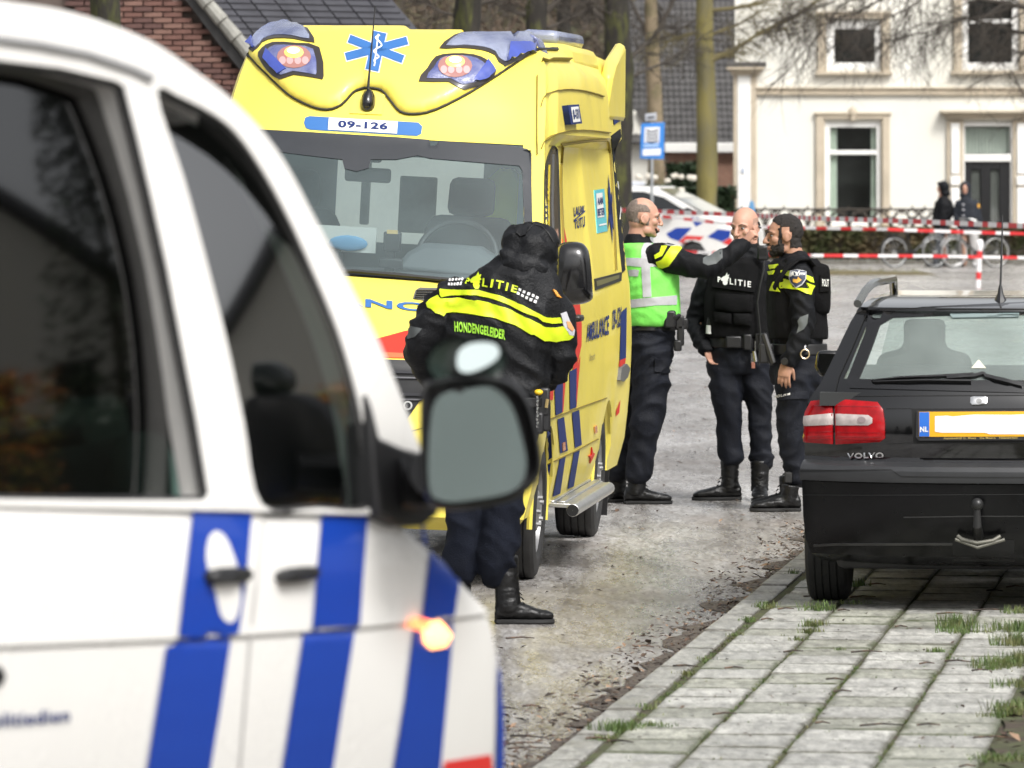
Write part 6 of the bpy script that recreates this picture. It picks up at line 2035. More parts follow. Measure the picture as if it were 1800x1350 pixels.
A.limb(jk, [(1110, 455, .17), (1102, 530, .24), (1125, 580, .12)], [.085, .07, .055])
A.torso(jk, [(412, 1121, .062, .068), (424, 1119, .078, .082), (436, 1124, .12, .10), (452, 1130, .20, .13), (500, 1134, .21, .14), (572, 1136, .20, .14)], 30)
ja = A.cloth('jacket', jk, M_jack, .010, .008, (10, 10, 10), seed=1)
vs_ = MB()
A.torso(vs_, [(428, 1118, .105, .10), (438, 1124, .165, .125), (452, 1130, .21, .15), (475, 1133, .238, .168), (500, 1135, .245, .178), (530, 1136, .25, .185), (552, 1136, .248, .185), (564, 1135, .24, .18), (572, 1134, .225, .168)], 30)
ve = A.cloth('safety_vest', vs_, M_green, .011, .007, (4, 4, 13), seed=3)
for pts in ([(232, 330), (312, 342), (262, 430), (248, 560), (262, 860), (192, 866), (180, 640), (176, 470)], [(40, 536), (172, 540), (300, 556), (318, 604), (300, 612), (172, 612), (40, 600)], [(40, 890), (200, 872), (470, 848), (470, 928), (300, 932), (40, 958)]):
    A.lay('reflective_band', ZP(pts), [ve], M_band, parent=ve, res=5)
A.lay('vest_patch', ZP([(70, 640), (120, 632), (160, 640), (150, 690), (80, 690)]), [ve], M_band, parent=ve)
for pts in ([(288, 515), (330, 490), (348, 440), (392, 440), (352, 520), (296, 545)], [(302, 570), (345, 552), (425, 445), (525, 438), (470, 520), (402, 606), (352, 622), (318, 612)]):
    A.lay('reflective_band', ZP(pts), [ja], M_lime, parent=ja, off=.006)
A.lay('sleeve_badge', ZP([(370, 384), (420, 388), (505, 428), (460, 442), (390, 432)]), [ja], M_band, parent=ja)
A.lay('sleeve_badge_mark', ZP([(400, 396), (445, 410), (460, 430), (412, 424)]), [ja], M_badge, parent=ja, off=.006)
A.lay('elbow_patch', ZP([(690, 540), (760, 500), (852, 466), (850, 540), (800, 585), (730, 600), (690, 580)]), [ja], M_patch, parent=ja)
A.lay('beard_mic', ZP([(288, 292), (300, 290), (325, 330), (310, 332)]), [A.body], M_black, off=.006, res=3)
tr_ = MB()
A.torso(tr_, [(562, 1136, .20, .155), (585, 1134, .205, .165), (610, 1132, .205, .165), (635, 1130, .19, .15)], 30)
A.limb(tr_, [(1145, 620, -.08), (1143, 690, -.09), (1134, 740, -.1), (1127, 785, -.08), (1122, 830, -.07)], [.135, .113, .100, .086, .084])
A.limb(tr_, [(1112, 620, .1), (1102, 690, .12), (1094, 760, .13), (1087, 828, .13)], [.125, .105, .088, .084])
tA = A.cloth('trousers', tr_, M_uni, .010, .011, (5, 5, 11), seed=7)
bl = MB(); A.torso(bl, [(564, 1136, .208, .165), (580, 1135, .21, .17)], 30); bl.build('belt', M_black, A.o, bevel=.004)
q = MB()
q.box(A.Q(1176, 560, -.19), (.075, .06, .11)); q.build('pouch', M_black, A.o, bevel=.014)
q = MB(); q.box(A.Q(1193, 566, -.17), (.055, .05, .09)); q.box(A.Q(1195, 588, -.17), (.045, .05, .13)); q.box(A.Q(1201, 568, -.16), (.05, .03, .07)); q.tube([A.Q(1186, 556, -.19), A.Q(1190, 560, -.2)], .035, 10); q.box(A.Q(1190, 606, -.17), (.05, .055, .07)); q.build('holster', M_black, A.o, bevel=.012)
A.lay('pocket_flap', [(1150, 630), (1180, 632), (1181, 648), (1182, 656), (1150, 654)], [tA], M_uni, parent=tA, off=.012)
A.lay('pocket_print', [(1173, 643), (1182, 641), (1182, 646), (1174, 648)], [tA], M_whitep, parent=tA, off=.015, res=2, skirt=False)
A.boot(1097, 884, -.06, 5, .30, .26, .058, (.03, 0)); A.boot(1072, 876, .12, 40, .29, .25, .056)

# ---------------------------------------------------------------- officer facing us
B = Person('bald police officer in a black armoured vest facing the camera, hand in pocket', 39.2, 1295, M_skin)
B.head(1309, 400, 0, -122, -6, k=1.02)
B.b.tube([B.Q(1314, 415, .02), B.Q(1316, 440, .02), B.Q(1310, 475, .02)], [.060, .064, .11], 16)
B.torso(B.b, [(470, 1306, .14, .08), (540, 1298, .18, .11), (610, 1298, .15, .1)], -95)
B.limb(B.b, [(1250, 492, 0), (1226, 560, .06), (1240, 606, -.06)], [.045, .04, .028])
B.limb(B.b, [(1350, 492, 0), (1362, 560, .06), (1345, 605, -.06)], [.045, .04, .028])
for lx, ly in ((1278, 1286), (1330, 1337)): B.limb(B.b, [(lx, 600, 0), (lx, 690, 0), (ly, 760, 0)], [.06, .05, .04])
B.hand(B.Q(1240, 606, -.07), (.35, .0, -.94), (.6, -.6, .3), curl=(20, 30, 20), thumb=-1)
B.finish_body(); B.face()
B.shell('stubble', lambda f, l, u: .012 - f * .15 < u < .06 and f < .02 and abs(l) > .02 or (f < -.05 and -.03 < u < .06), .0008, mat('stubble', (.36, .22, .165), .7))
jk = MB()
B.limb(jk, [(1262, 482, 0), (1243, 505, .02), (1224, 562, .07), (1230, 592, 0), (1240, 612, -.06)], [.085, .082, .064, .056, .052])
B.limb(jk, [(1345, 482, 0), (1360, 505, .02), (1366, 562, .07), (1350, 600, -.05)], [.085, .08, .064, .052])
B.torso(jk, [(428, 1316, .066, .070), (440, 1317, .074, .078), (455, 1311, .10, .10), (468, 1306, .18, .12), (485, 1302, .222, .13), (520, 1298, .215, .13), (560, 1297, .205, .13), (605, 1298, .195, .13)], -95)
jb = B.cloth('jacket', jk, M_jack, .010, .007, (10, 10, 16), seed=11)
v = MB()
B.torso(v, [(452, 1304, .105, .14), (462, 1300, .165, .16), (480, 1297, .185, .172), (520, 1295, .20, .178), (560, 1295, .20, .178), (588, 1296, .198, .170), (594, 1296, .19, .16)], -98, pw=3.2)
vb_ = B.cloth('armour_vest', v, M_vest, .010, .003, (6, 6, 9), seed=13)
pn = B.lay('name_panel', ZP([(818, 600), (840, 592), (1140, 640), (1118, 818), (1100, 822), (775, 780), (785, 700)]), [vb_], M_vest, parent=vb_, off=.014, res=7)
bvp = [pn]
lay_text('panel_lettering', 'P', ZP([(814, 692), (838, 696), (838, 742), (814, 738)]), bvh_of(bvp), M_whitep, pn, off=.004, bold=.04)
lay_text('panel_lettering', 'LITIE', ZP([(914, 706), (1090, 734), (1088, 782), (914, 756)]), bvh_of(bvp), M_whitep, pn, off=.004, bold=.02, space=1.35)
flame(B, bvp, *ZP([(876, 712)])[0], 22, M_whitep, pn, .005)
for pts in ([(800, 830), (1100, 850), (1100, 985), (940, 990), (800, 960)], [(790, 985), (930, 1000), (930, 1085), (800, 1070)], [(945, 1000), (1090, 1000), (1090, 1100), (950, 1095)]):
    B.lay('vest_pouch', ZP(pts), [vb_], M_vest, parent=vb_, off=.02, res=7, dome=.012, domer=6)
B.lay('reflective_band', ZP([(676, 672), (700, 650), (745, 628), (800, 622), (800, 690), (740, 704), (684, 692)]), [jb], M_lime, parent=jb, off=.007)
B.lay('zip_pull', ZP([(984, 508), (996, 508), (996, 524), (984, 524)]), [jb], M_band, parent=jb, off=.008, res=2)
tr_ = MB()
B.torso(tr_, [(592, 1298, .185, .14), (615, 1299, .195, .15), (640, 1300, .20, .15), (655, 1302, .17, .13)], -95)
B.limb(tr_, [(1275, 640, -.01), (1277, 690, -.02), (1281, 740, -.02), (1283, 785, 0), (1286, 800, 0)], [.115, .103, .076, .078, .079])
B.limb(tr_, [(1328, 640, -.01), (1333, 690, -.02), (1337, 745, -.02), (1338, 790, 0), (1339, 806, 0)], [.115, .096, .072, .072, .084])
tB = B.cloth('trousers', tr_, M_uni, .010, .010, (5, 5, 11), seed=17)
bl = MB(); B.torso(bl, [(592, 1298, .20, .158), (610, 1298, .203, .16)], -95); bl.build('belt', M_black, B.o, bevel=.004)
q = MB(); q.box(B.Q(1312, 600, -.18), (.055, .04, .10)); q.box(B.Q(1288, 600, -.17), (.10, .04, .075)); q.box(B.Q(1335, 600, -.16), (.07, .05, .11)); q.build('belt_pouches', M_black, B.o, bevel=.010); 
q = MB(); q.tube([B.Q(1249, 560, -.1), B.Q(1248, 570, -.1)], .025, 14); q.tube([B.Q(1247, 556, -.1), B.Q(1249, 561, -.1)], .02, 12); cn = q.build('spray_can', M_black, B.o, bevel=.003)
q = MB(); q.tube([B.Q(1247.5, 571, -.1), B.Q(1246.5, 586, -.1)], .025, 14); q.build('can_label', M_whitep, cn)
q = MB(); q.tube([B.Q(1325, 598, -.2), B.Q(1325, 616, -.2)], .006, 6); q.tube([B.Q(1323, 616, -.2), B.Q(1326, 634, -.2)], .012, 8); q.box(B.Q(1322, 628, -.2), (.03, .01, .06)); q.build('keys', M_chrome, B.o)
q = MB(); q.box(B.Q(1322, 640, -.2), (.022, .012, .04)); q.build('key_tag', mat('tag_brown', (.3, .12, .08), .5), B.o)
q = MB(); q.box(B.Q(1339, 444, -.17), (.072, .045, .095)); rd = q.build('radio_handset', M_black, B.o, bevel=.012)
q = MB()
for k in range(4): q.box(B.Q(1339, 437 + k * 3, -.196), (.05, .004, .005))
q.tube([B.Q(1331, 416, -.15), B.Q(1331, 440, -.15)], [.004, .007], 6)
pts = [B.Q(1341, 456, -.18), B.Q(1340, 475, -.2), B.Q(1334, 500, -.21), B.Q(1329, 530, -.21), B.Q(1334, 580, -.2), B.Q(1332, 640, -.2)]
q.tube(pts, .006, 6); q.build('radio_cord', M_seal, rd)
q = MB(); q.tube([B.Q(1335, 396, -.02), B.Q(1333, 391, -.04)], .007, 6); q.tube([B.Q(1329, 395, -.03), B.Q(1338, 401, -.03)], .006, 6); q.build('earpiece', M_black, B.o)
B.boot(1303, 874, .02, 186, .31, .25, .056); B.boot(1336, 869, .05, -92, .31, .25, .056)

# ---------------------------------------------------------------- bearded officer
D = Person('dark haired bearded police officer seen from his left side, beside the black car', 38.0, 1390, M_skin2)
D.head(1379, 414, 0, 184, -3, k=1.02, nose=1.04)
D.b.tube([D.Q(1388, 428, 0), D.Q(1397, 455, 0), D.Q(1397, 480, 0)], [.060, .064, .11], 16)
D.torso(D.b, [(468, 1394, .14, .08), (540, 1397, .18, .11), (620, 1404, .15, .1)], 188)
D.limb(D.b, [(1403, 485, -.17), (1409, 568, -.22), (1380, 632, -.25)], [.045, .04, .029])
D.limb(D.b, [(1390, 485, .17), (1385, 560, .22), (1360, 610, .2)], [.045, .04, .028])
for dx, dd in ((0, -.08), (18, .12)): D.limb(D.b, [(1400 + dx, 620, dd), (1396 + dx, 700, dd), (1394 + dx, 760, dd)], [.06, .05, .04])
D.hand(D.Q(1379, 634, -.25), (-.16, -.02, -1), (.35, 1, .1), curl=(16, 22, 16), thumb=1, spread=4, k=1.03)
D.finish_body(); D.face()
D.shell('hair', lambda f, l, u: not (abs(l) > .069 and -.036 < f < .022 and -.046 < u < .022) and ((u > .052 + J(f, l, u) and f < .026 + (u - .052) * 1.05 + 2 * J(f, l, u)) or (f < -.022 and u > -.078 + J(f, l, u)) or (.020 < f < .043 + J(f, l, u) and -.01 < u <= .05 and abs(l) > .045)), .008, M_hair)
D.shell('beard', lambda f, l, u: (u < -.048 + J(f, l, u) - (f - .03) * .12 and f > .012 and u > -.128 and not (f > .086 and -.083 < u < -.058 and abs(l) < .024)) or (.022 < f < .046 + J(f, l, u) and -.06 < u < .0 and abs(l) > .045), .0075, M_hair)
jk = MB()
D.limb(jk, [(1400, 470, -.12), (1403, 495, -.19), (1409, 568, -.24), (1398, 605, -.25), (1382, 632, -.25)], [.090, .088, .068, .060, .052])
D.limb(jk, [(1390, 480, .15), (1385, 560, .22), (1360, 610, .2)], [.085, .065, .05])
D.torso(jk, [(442, 1394, .070, .075), (452, 1396, .085, .085), (462, 1395, .17, .115), (480, 1394, .215, .135), (520, 1394, .215, .14), (560, 1397, .21, .14), (600, 1403, .20, .14), (625, 1405, .20, .145)], 188)
jd = D.cloth('jacket', jk, M_jack, .010, .009, (9, 9, 14), seed=21)
v = MB()
D.torso(v, [(455, 1399, .10, .13), (466, 1398, .17, .155), (490, 1398, .20, .17), (540, 1400, .205, .178), (580, 1403, .205, .175), (596, 1404, .20, .168)], 188, pw=3.0)
vd_ = D.cloth('armour_vest', v, M_vest, .010, .003, (6, 6, 9), seed=23)
# the near arm swings in front of the vest, straps cross the shoulder
q = MB(); 
o1 = smooth_poly([(1424, 470), (1432, 462), (1448, 464), (1456, 474), (1458, 520), (1456, 546), (1448, 551), (1428, 548), (1422, 520)], 3)
cx, cy = 1440, 507
q.loft([[D.Q(cx + (x - cx) * t, cy + (y - cy) * t, dd) for x, y in o1] for t, dd in ((.85, -.19), (1, -.17), (1, .12), (.85, .14))])
bp = q.build('back_plate', M_vest, D.o, ang=50)
lay('plate_panel', [(1441, 482), (1457, 482), (1457, 512), (1441, 513)], bvh_of([bp]), M_vest, bp, off=.010, res=5)
lay_text('plate_lettering', 'POLIT', [(1445, 490), (1457, 491), (1457, 504), (1445, 503)], bvh_of([bp]), M_whitep, bp, off=.013, bold=.03)
st = MB()
st.tube([D.Q(1430, 470, -.16), D.Q(1418, 455, -.2), D.Q(1400, 456, -.23), D.Q(1380, 470, -.27), D.Q(1364, 492, -.27), D.Q(1358, 505, -.24)], .024, 8, flat=.45)
st.build('shoulder_strap', M_vest, D.o)
for pts in ([(1342, 645), (1375, 640), (1420, 652), (1420, 690), (1372, 678), (1342, 678)], [(1318, 760), (1330, 700), (1420, 724), (1440, 780), (1590, 800), (1580, 845), (1480, 800), (1340, 785)], [(1540, 680), (1600, 700), (1612, 745), (1580, 735), (1545, 712)], [(1548, 745), (1618, 768), (1600, 800), (1585, 845), (1575, 800)]):
    D.lay('reflective_band', ZP(pts), [jd], M_lime, parent=jd, off=.008)
for pts in ([(1222, 600), (1320, 594), (1290, 625), (1225, 632)], [(1235, 652), (1290, 640), (1275, 675), (1245, 678)], [(1280, 735), (1318, 738), (1300, 770), (1335, 820), (1250, 808)]):
    D.lay('chest_band', ZP(pts), [vd_, jd], M_lime, parent=vd_, off=.008)
bd_ = D.lay('sleeve_badge', ZP([(1420, 650), (1480, 642), (1545, 652), (1542, 715), (1515, 765), (1470, 790), (1430, 745), (1415, 700)]), [jd], M_band, parent=jd, off=.012)
D.lay('badge_field', ZP([(1426, 656), (1480, 648), (1538, 658), (1536, 712), (1510, 758), (1470, 781), (1435, 740), (1422, 700)]), [jd], M_badge, parent=jd, off=.015, skirt=False)
lay_text('badge_lettering', 'POLITIE', ZP([(1434, 666), (1530, 668), (1530, 686), (1434, 682)]), bvh_of([jd]), M_whitep, jd, off=.018, bold=.03)
D.lay('badge_flame', ZP([(1450, 735), (1448, 705), (1475, 715), (1480, 690), (1495, 710), (1510, 720), (1495, 740), (1478, 752)]), [jd], M_gold, parent=jd, off=.018, res=2.5, skirt=False)
D.lay('elbow_patch', ZP([(1480, 1060), (1500, 1030), (1565, 1005), (1560, 1080), (1530, 1130), (1470, 1165), (1490, 1100)]), [jd], M_patch, parent=jd)
tr_ = MB()
D.torso(tr_, [(605, 1403, .19, .15), (630, 1404, .205, .165), (655, 1404, .21, .168), (675, 1403, .19, .15)], 188)
D.limb(tr_, [(1400, 655, -.09), (1395, 700, -.1), (1391, 760, -.09), (1396, 810, -.08), (1400, 838, -.07)], [.13, .116, .09, .076, .07])
D.limb(tr_, [(1416, 655, .1), (1414, 720, .12), (1410, 780, .13), (1412, 838, .13)], [.125, .105, .085, .075])
tD = D.cloth('trousers', tr_, M_uni, .010, .010, (5, 5, 11), seed=27)
bl = MB(); D.torso(bl, [(604, 1403, .212, .172), (622, 1403, .214, .174)], 188); bl.build('belt', M_black, D.o, bevel=.004)
q = MB(); q.tube([D.Q(1341, 585, -.12), D.Q(1358, 640, -.16)], .024, 10); q.box(D.Q(1345, 620, -.12), (.085, .06, .12)); q.build('baton_holder', M_black, D.o, bevel=.01)
q = MB()
pts = [D.Q(1411 + 7.5 * math.cos(a * .3927), 620 + 8 * math.sin(a * .3927), -.3) for a in range(17)]
q.tube(pts, .0045, 6, False); q.build('key_ring', mat('brass_ring', (.75, .6, .42), .3, metal=.8), D.o)
q = MB(); q.tube([D.Q(1411, 600, -.27), D.Q(1411, 612, -.3)], .007, 6); q.build('ring_strap', M_band, D.o)
q = MB(); q.lathe(D.Q(1381, 634, -.25), Vector((.35, 0, 1)), [(.038, -.016), (.042, -.012), (.042, .012), (.038, .016)], 20); q.lathe(D.Q(1376, 633, -.287), Vector((-.2, -1, 0)), [(.001, .012), (.02, .012), (.024, .006), (.024, -.006)], 16); q.build('wrist_watch', M_black, D.o)
D.lay('pocket_flap', [(1364, 694), (1418, 688), (1420, 700), (1364, 704)], [tD], M_uni, parent=tD, off=.012)
lay_text('pocket_print', 'POLITIE', [(1367, 694), (1390, 691), (1390, 696), (1367, 699)], bvh_of([tD]), M_whitep, tD, off=.017, bold=.03)
D.boot(1406, 897, -.1, 184, .31, .16, .050, (.01, 0), low=True); D.boot(1408, 884, .2, 182, .30, .2, .052)
q = MB(); q.box(D.Q(1384, 838, -.12), (.05, .03, .07)); q.build('boot_strap', M_sole, D.o, bevel=.01)

# ---------------------------------------------------------------- dog handler from behind
G = Person('hooded police dog handler seen from behind, bending in front of the ambulance', 28.4, 868, M_skin)
G.head(938, 446, .03, 62, -30, k=1.0)
G.b.tube([G.Q(925, 460, .0), G.Q(905, 490, .0), G.Q(890, 530, 0)], [.06, .07, .12], 16)
G.torso(G.b, [(510, 892, .18, .09), (600, 874, .2, .12), (700, 862, .17, .12)], 84)
G.limb(G.b, [(790, 535, 0), (742, 602, .02), (770, 680, .22)], [.05, .045, .03]); G.limb(G.b, [(975, 550, 0), (985, 640, .02), (930, 672, .25)], [.05, .045, .03])
for lx in (826, 878): G.limb(G.b, [(lx, 720, 0), (lx, 860, 0), (lx - 2, 940, 0)], [.07, .055, .045])
G.hand(G.Q(770, 680, .22), (.5, .6, .1), (.3, 0, -1), curl=(35, 40, 30)); G.hand(G.Q(930, 672, .25), (-.5, .6, .1), (-.3, 0, -1), curl=(35, 40, 30), thumb=-1)
G.finish_body(.006)
ZG = lambda pts: [(700 + x / 5, 380 + y / 5) for x, y in pts]
hd_ = MB()
hd_.sphere(G.Q(934, 440, .03), (.122, .14, .128), 24, 16); hd_.sphere(G.Q(942, 456, .10), (.10, .10, .12), 20, 14); hd_.sphere(G.Q(921, 470, -.01), (.13, .12, .09), 20, 14); hd_.sphere(G.Q(908, 428, .0), (.07, .09, .085), 14, 10)
hd_.sphere(G.Q(952, 470, .06), (.075, .11, .075), 18, 12)
hd_.sphere(G.Q(960, 425, .03), (.06, .1, .08), 14, 10); hd_.tube([G.Q(884, 446, -.06), G.Q(915, 462, -.10), G.Q(955, 470, -.08)], .022, 10, dome=True)
hood = G.cloth('hood', hd_, M_rainj, .009, .007, (8, 8, 10), seed=36, amp2=.003, sm=5)
G.lay('hood_patch', ZG([(1030, 150), (1075, 82), (1145, 95), (1120, 170), (1075, 185)]), [hood], M_rainj, parent=hood, off=.010)
G.lay('hood_seam', ZG(stroke([(1020, 100), (1080, 40), (1160, 50), (1190, 75), (1120, 150)], 7)), [hood], M_seal, parent=hood, off=.004)
G.lay('hood_seam', ZG(stroke([(1190, 75), (1260, 90), (1320, 150), (1365, 230)], 6)), [hood], M_seal, parent=hood, off=.004)
jk = MB()
G.torso(jk, [(452, 918, .11, .10, .02), (468, 914, .15, .125, .01), (485, 905, .20, .14), (510, 893, .25, .155), (540, 884, .28, .165), (580, 877, .275, .175), (620, 874, .25, .175), (655, 869, .25, .17), (690, 864, .255, .175), (706, 862, .25, .17)], 84, pw=2.2)
G.limb(jk, [(800, 520, 0), (772, 548, 0), (740, 602, .02), (748, 645, .12), (768, 680, .22)], [.09, .088, .074, .066, .056])
G.limb(jk, [(955, 530, 0), (976, 562, 0), (983, 632, .02), (960, 662, .14), (930, 672, .25)], [.10, .094, .076, .066, .056])
jg = G.cloth('rain_jacket', jk, M_rainj, .010, .011, (6, 6, 11), seed=33, amp2=.004)
for pts in ([(362, 645), (372, 640), (480, 645), (700, 652), (860, 690), (1010, 745), (1150, 815), (1240, 858), (1230, 892), (1130, 860), (980, 785), (830, 730), (690, 700), (500, 692), (380, 712), (366, 690)],
            [(250, 765), (300, 720), (348, 690), (375, 735), (520, 722), (700, 745), (860, 778), (1000, 830), (1120, 890), (1215, 935), (1260, 955), (1200, 1040), (1170, 1040), (1020, 960), (860, 900), (700, 872), (520, 850), (420, 850), (398, 880), (330, 850), (262, 800)],
            [(1240, 858), (1300, 890), (1350, 895), (1425, 890), (1440, 938), (1350, 945), (1270, 925), (1228, 892)],
            [(1215, 940), (1290, 975), (1380, 980), (1450, 968), (1535, 1060), (1500, 1085), (1390, 1100), (1280, 1095), (1200, 1045)]):
    G.lay('reflective_band', ZG(pts), [jg], M_lime, parent=jg, off=.007, res=6)
bj = bvh_of([jg])
def arcq(pts_top, pts_bot):
    def fn(u, v):
        a = along2(pts_top, u); b_ = along2(pts_bot, u)
        return (b_[0] + (a[0] - b_[0]) * v, b_[1] + (a[1] - b_[1]) * v)
    return fn
def along2(pl, t):
    k = t * (len(pl) - 1); i = min(int(k), len(pl) - 2); f = k - i
    return (pl[i][0] + (pl[i + 1][0] - pl[i][0]) * f, pl[i][1] + (pl[i + 1][1] - pl[i][1]) * f)
lay_text('jacket_lettering', 'P', ZG([(594, 545), (640, 550), (634, 610), (584, 604)]), bj, M_lime, jg, off=.007, bold=.035)
lay_text('jacket_lettering', 'LITIE', arcq(ZG([(752, 548), (900, 572), (1056, 615)]), ZG([(742, 618), (890, 638), (1036, 678)])), bj, M_lime, jg, off=.007, bold=.025, space=1.35)
flame(G, [jg], *ZG([(690, 572)])[0], 30, M_lime, jg, .008)
for pts in ([(455, 552), (478, 552), (470, 605), (440, 605)], [(500, 545), (598, 540), (585, 600), (488, 600)]): pass
for k in range(5):                                       # reflective dashes beside the lettering
    for r_ in range(2):
        x, y = 452 + k * 25 - r_ * 10, 556 - k * 2 + r_ * 36
        G.lay('reflective_dot', ZG([(x, y), (x + 16, y), (x + 12, y + 22), (x - 4, y + 22)]), [jg], M_whitep, parent=jg, off=.006, res=3, skirt=False)
for k in range(5):
    for r_ in range(2):
        x, y = 1062 + k * 37 - r_ * 16, 630 + k * 18 + r_ * 34
        G.lay('reflective_dot', ZG([(x, y), (x + 22, y + 9), (x + 15, y + 32), (x - 7, y + 24)]), [jg], M_whitep, parent=jg, off=.006, res=3, skirt=False)
lay_text('handler_lettering', 'HONDENGELEIDER', arcq(ZG([(498, 925), (720, 950), (946, 1000)]), ZG([(500, 1015), (720, 1035), (940, 1088)])), bj, mat('print_lime_green', (.35, .72, .05), .5), jg, off=.006, bold=.04)
sb_ = G.lay('sleeve_badge', ZG([(1425, 855), (1470, 840), (1500, 920), (1540, 1000), (1535, 1050), (1500, 1040), (1450, 960)]), [jg], M_band, parent=jg, off=.008)
G.lay('badge_flame', ZG([(1468, 925), (1500, 930), (1530, 990), (1520, 1010), (1480, 980)]), [jg], mat('badge_orange', (.7, .3, .12), .5), parent=jg, off=.011, skirt=False)
G.lay('shoulder_mark', ZG([(1352, 645), (1378, 655), (1425, 722), (1390, 708)]), [jg, hood], mat('mark_orange', (.75, .32, .05), .5), parent=jg, off=.010)
G.lay('elbow_patch', ZG([(75, 1020), (110, 965), (210, 990), (150, 1060), (85, 1080)]), [jg], M_patch, parent=jg)
tr_ = MB()
G.torso(tr_, [(690, 862, .21, .15), (730, 860, .225, .165), (780, 856, .22, .16), (810, 854, .18, .14)], 84)
G.limb(tr_, [(888, 780, -.02), (886, 860, -.03), (880, 930, -.04), (873, 985, -.03), (872, 1006, -.02)], [.12, .10, .092, .088, .080])
G.limb(tr_, [(826, 780, .02), (822, 860, .02), (818, 930, .02), (812, 1000, .02)], [.12, .10, .09, .085])
tG = G.cloth('trousers', tr_, mat('trousers_indigo', (.0042, .006, .0125), .85, spec=.22, var=.3, vs=8, bump=.5, bs=140), .010, .010, (5, 5, 10), seed=37)
bl = MB(); G.torso(bl, [(697, 862, .262, .185), (714, 861, .264, .186)], 84); bl.build('belt', M_black, G.o, bevel=.004)
q = MB(); q.sphere(G.Q(946, 688, -.12), (.022, .02, .014), 12, 8); q.build('yellow_clip', mat('clip_yellow', (.75, .48, .02), .4), G.o)
q = MB()
for k in range(9):
    q.tube([G.Q(944 + (k % 2) * 1.2, 694 + k * 6.4, -.14), G.Q(945 - (k % 2) * 1.2, 699 + k * 6.4, -.14)], [.006, .005], 6)
q.build('lead_chain', M_chrome, G.o)
q = MB(); q.box(G.Q(955, 705, -.08), (.06, .06, .13)); q.box(G.Q(958, 730, -.08), (.05, .05, .14)); q.box(G.Q(948, 742, -.1), (.04, .05, .1)); q.build('pouch', M_black, G.o, bevel=.012)
q = MB(); q.tube([G.Q(962, 700, -.12), G.Q(960, 715, -.12)], .008, 6); q.build('brass_hook', mat('brass', (.6, .45, .2), .35, metal=.7), G.o)
G.boot(870, 1092, -.02, 3, .27, .31, .058, (-.02, 0)); G.boot(812, 1098, .02, 105, .27, .32, .058)

# ---------------------------------------------------------------- two passers-by far away
def passer(label, Y, x0, rows_, jm, pm, yaw, hood_c):
    P = Person(label, Y, x0, M_skin2)
    P.head(*hood_c, 0, yaw, 0, k=1.0)
    P.b.tube([P.Q(hood_c[0], hood_c[1] + 6), P.Q(hood_c[0], hood_c[1] + 18)], [.06, .09], 10)
    P.torso(P.b, [(r[0], r[1], r[2] * .7, r[3] * .7) for r in rows_[1:]], yaw)
    return P
E = passer('hooded passer-by in black turned to the left, holding a bicycle', 141.0, 1655, [(348, 1659, .13, .10), (358, 1658, .19, .13), (376, 1658, .21, .14), (395, 1657, .21, .15)], None, None, 190, (1656, 330))
for s_ in (-1, 1): E.limb(E.b, [(1657 + s_ * 3, 400, 0), (1655 + s_ * 6, 430, 0), (1652 + s_ * 9, 462, 0)], [.08, .06, .045], n=3)
E.hand(E.Q(1640, 398, -.1), (-.5, 0, -.8), (0, 1, 0), thumb=1)
E.finish_body(.011); E.face()
jk = MB(); E.torso(jk, [(344, 1659, .11, .10), (358, 1658, .22, .15), (376, 1658, .235, .165), (390, 1656, .24, .17), (398, 1655, .235, .165)], 190)
E.limb(jk, [(1668, 356, -.1), (1670, 376, -.2), (1655, 392, -.25), (1642, 397, -.12)], [.08, .075, .06, .05], n=3); E.limb(jk, [(1650, 358, .15), (1645, 378, .2), (1641, 396, .1)], [.08, .07, .05], n=3)
E.cloth('jacket', jk, M_jack, .018, .008, seed=41)
hk = MB(); hk.sphere(E.Q(1659.5, 329, 0), (.125, .14, .15), 16, 12); hk.sphere(E.Q(1661, 340, 0), (.12, .14, .1), 14, 10); hk.sphere(E.Q(1652, 322.5, 0), (.07, .1, .04), 12, 8); E.cloth('hood', hk, M_jack, .016, .004, seed=42)
tk = MB(); E.torso(tk, [(392, 1657, .2, .14), (408, 1657, .2, .14)], 190)
for s_ in (-1, 1): E.limb(tk, [(1657 + s_ * 3.5, 402, s_ * .1), (1656 + s_ * 6, 430, s_ * .1), (1653 + s_ * 8, 462, s_ * .1)], [.11, .085, .075], n=3)
E.cloth('trousers', tk, mat('jeans_dark', (.045, .05, .06), .85, var=.3), .018, .006, seed=43)
for s_ in (-1, 1): E.boot(1655 + s_ * 8, 469, s_ * .1, 190, .28, .1, .05, low=True)
K = passer('hooded passer-by in a dark blue coat and pale trousers facing the camera', 140.5, 1700, [(350, 1699, .13, .10), (360, 1700, .2, .13), (380, 1701, .22, .15), (398, 1701, .22, .15)], None, None, -95, (1696, 332))
for s_ in (-1, 1): K.limb(K.b, [(1700 + s_ * 6, 400, 0), (1702 + s_ * 7, 430, 0), (1704 + s_ * 8, 464, 0)], [.08, .06, .045], n=3)
K.finish_body(.011); K.face()
jk = MB(); K.torso(jk, [(346, 1698, .10, .10), (358, 1699, .215, .14), (376, 1700, .235, .16), (395, 1701, .245, .165), (405, 1702, .24, .16)], -95)
K.limb(jk, [(1685, 358, 0), (1681, 376, 0), (1682, 392, -.05), (1690, 398, -.2)], [.085, .07, .06, .055], n=3); K.limb(jk, [(1714, 358, 0), (1720, 378, 0), (1721, 392, -.02), (1714, 398, -.16)], [.085, .072, .065, .058], n=3)
jK = K.cloth('coat', jk, mat('coat_blue', (.006, .009, .016), .8, var=.3, vs=8), .018, .008, seed=44)
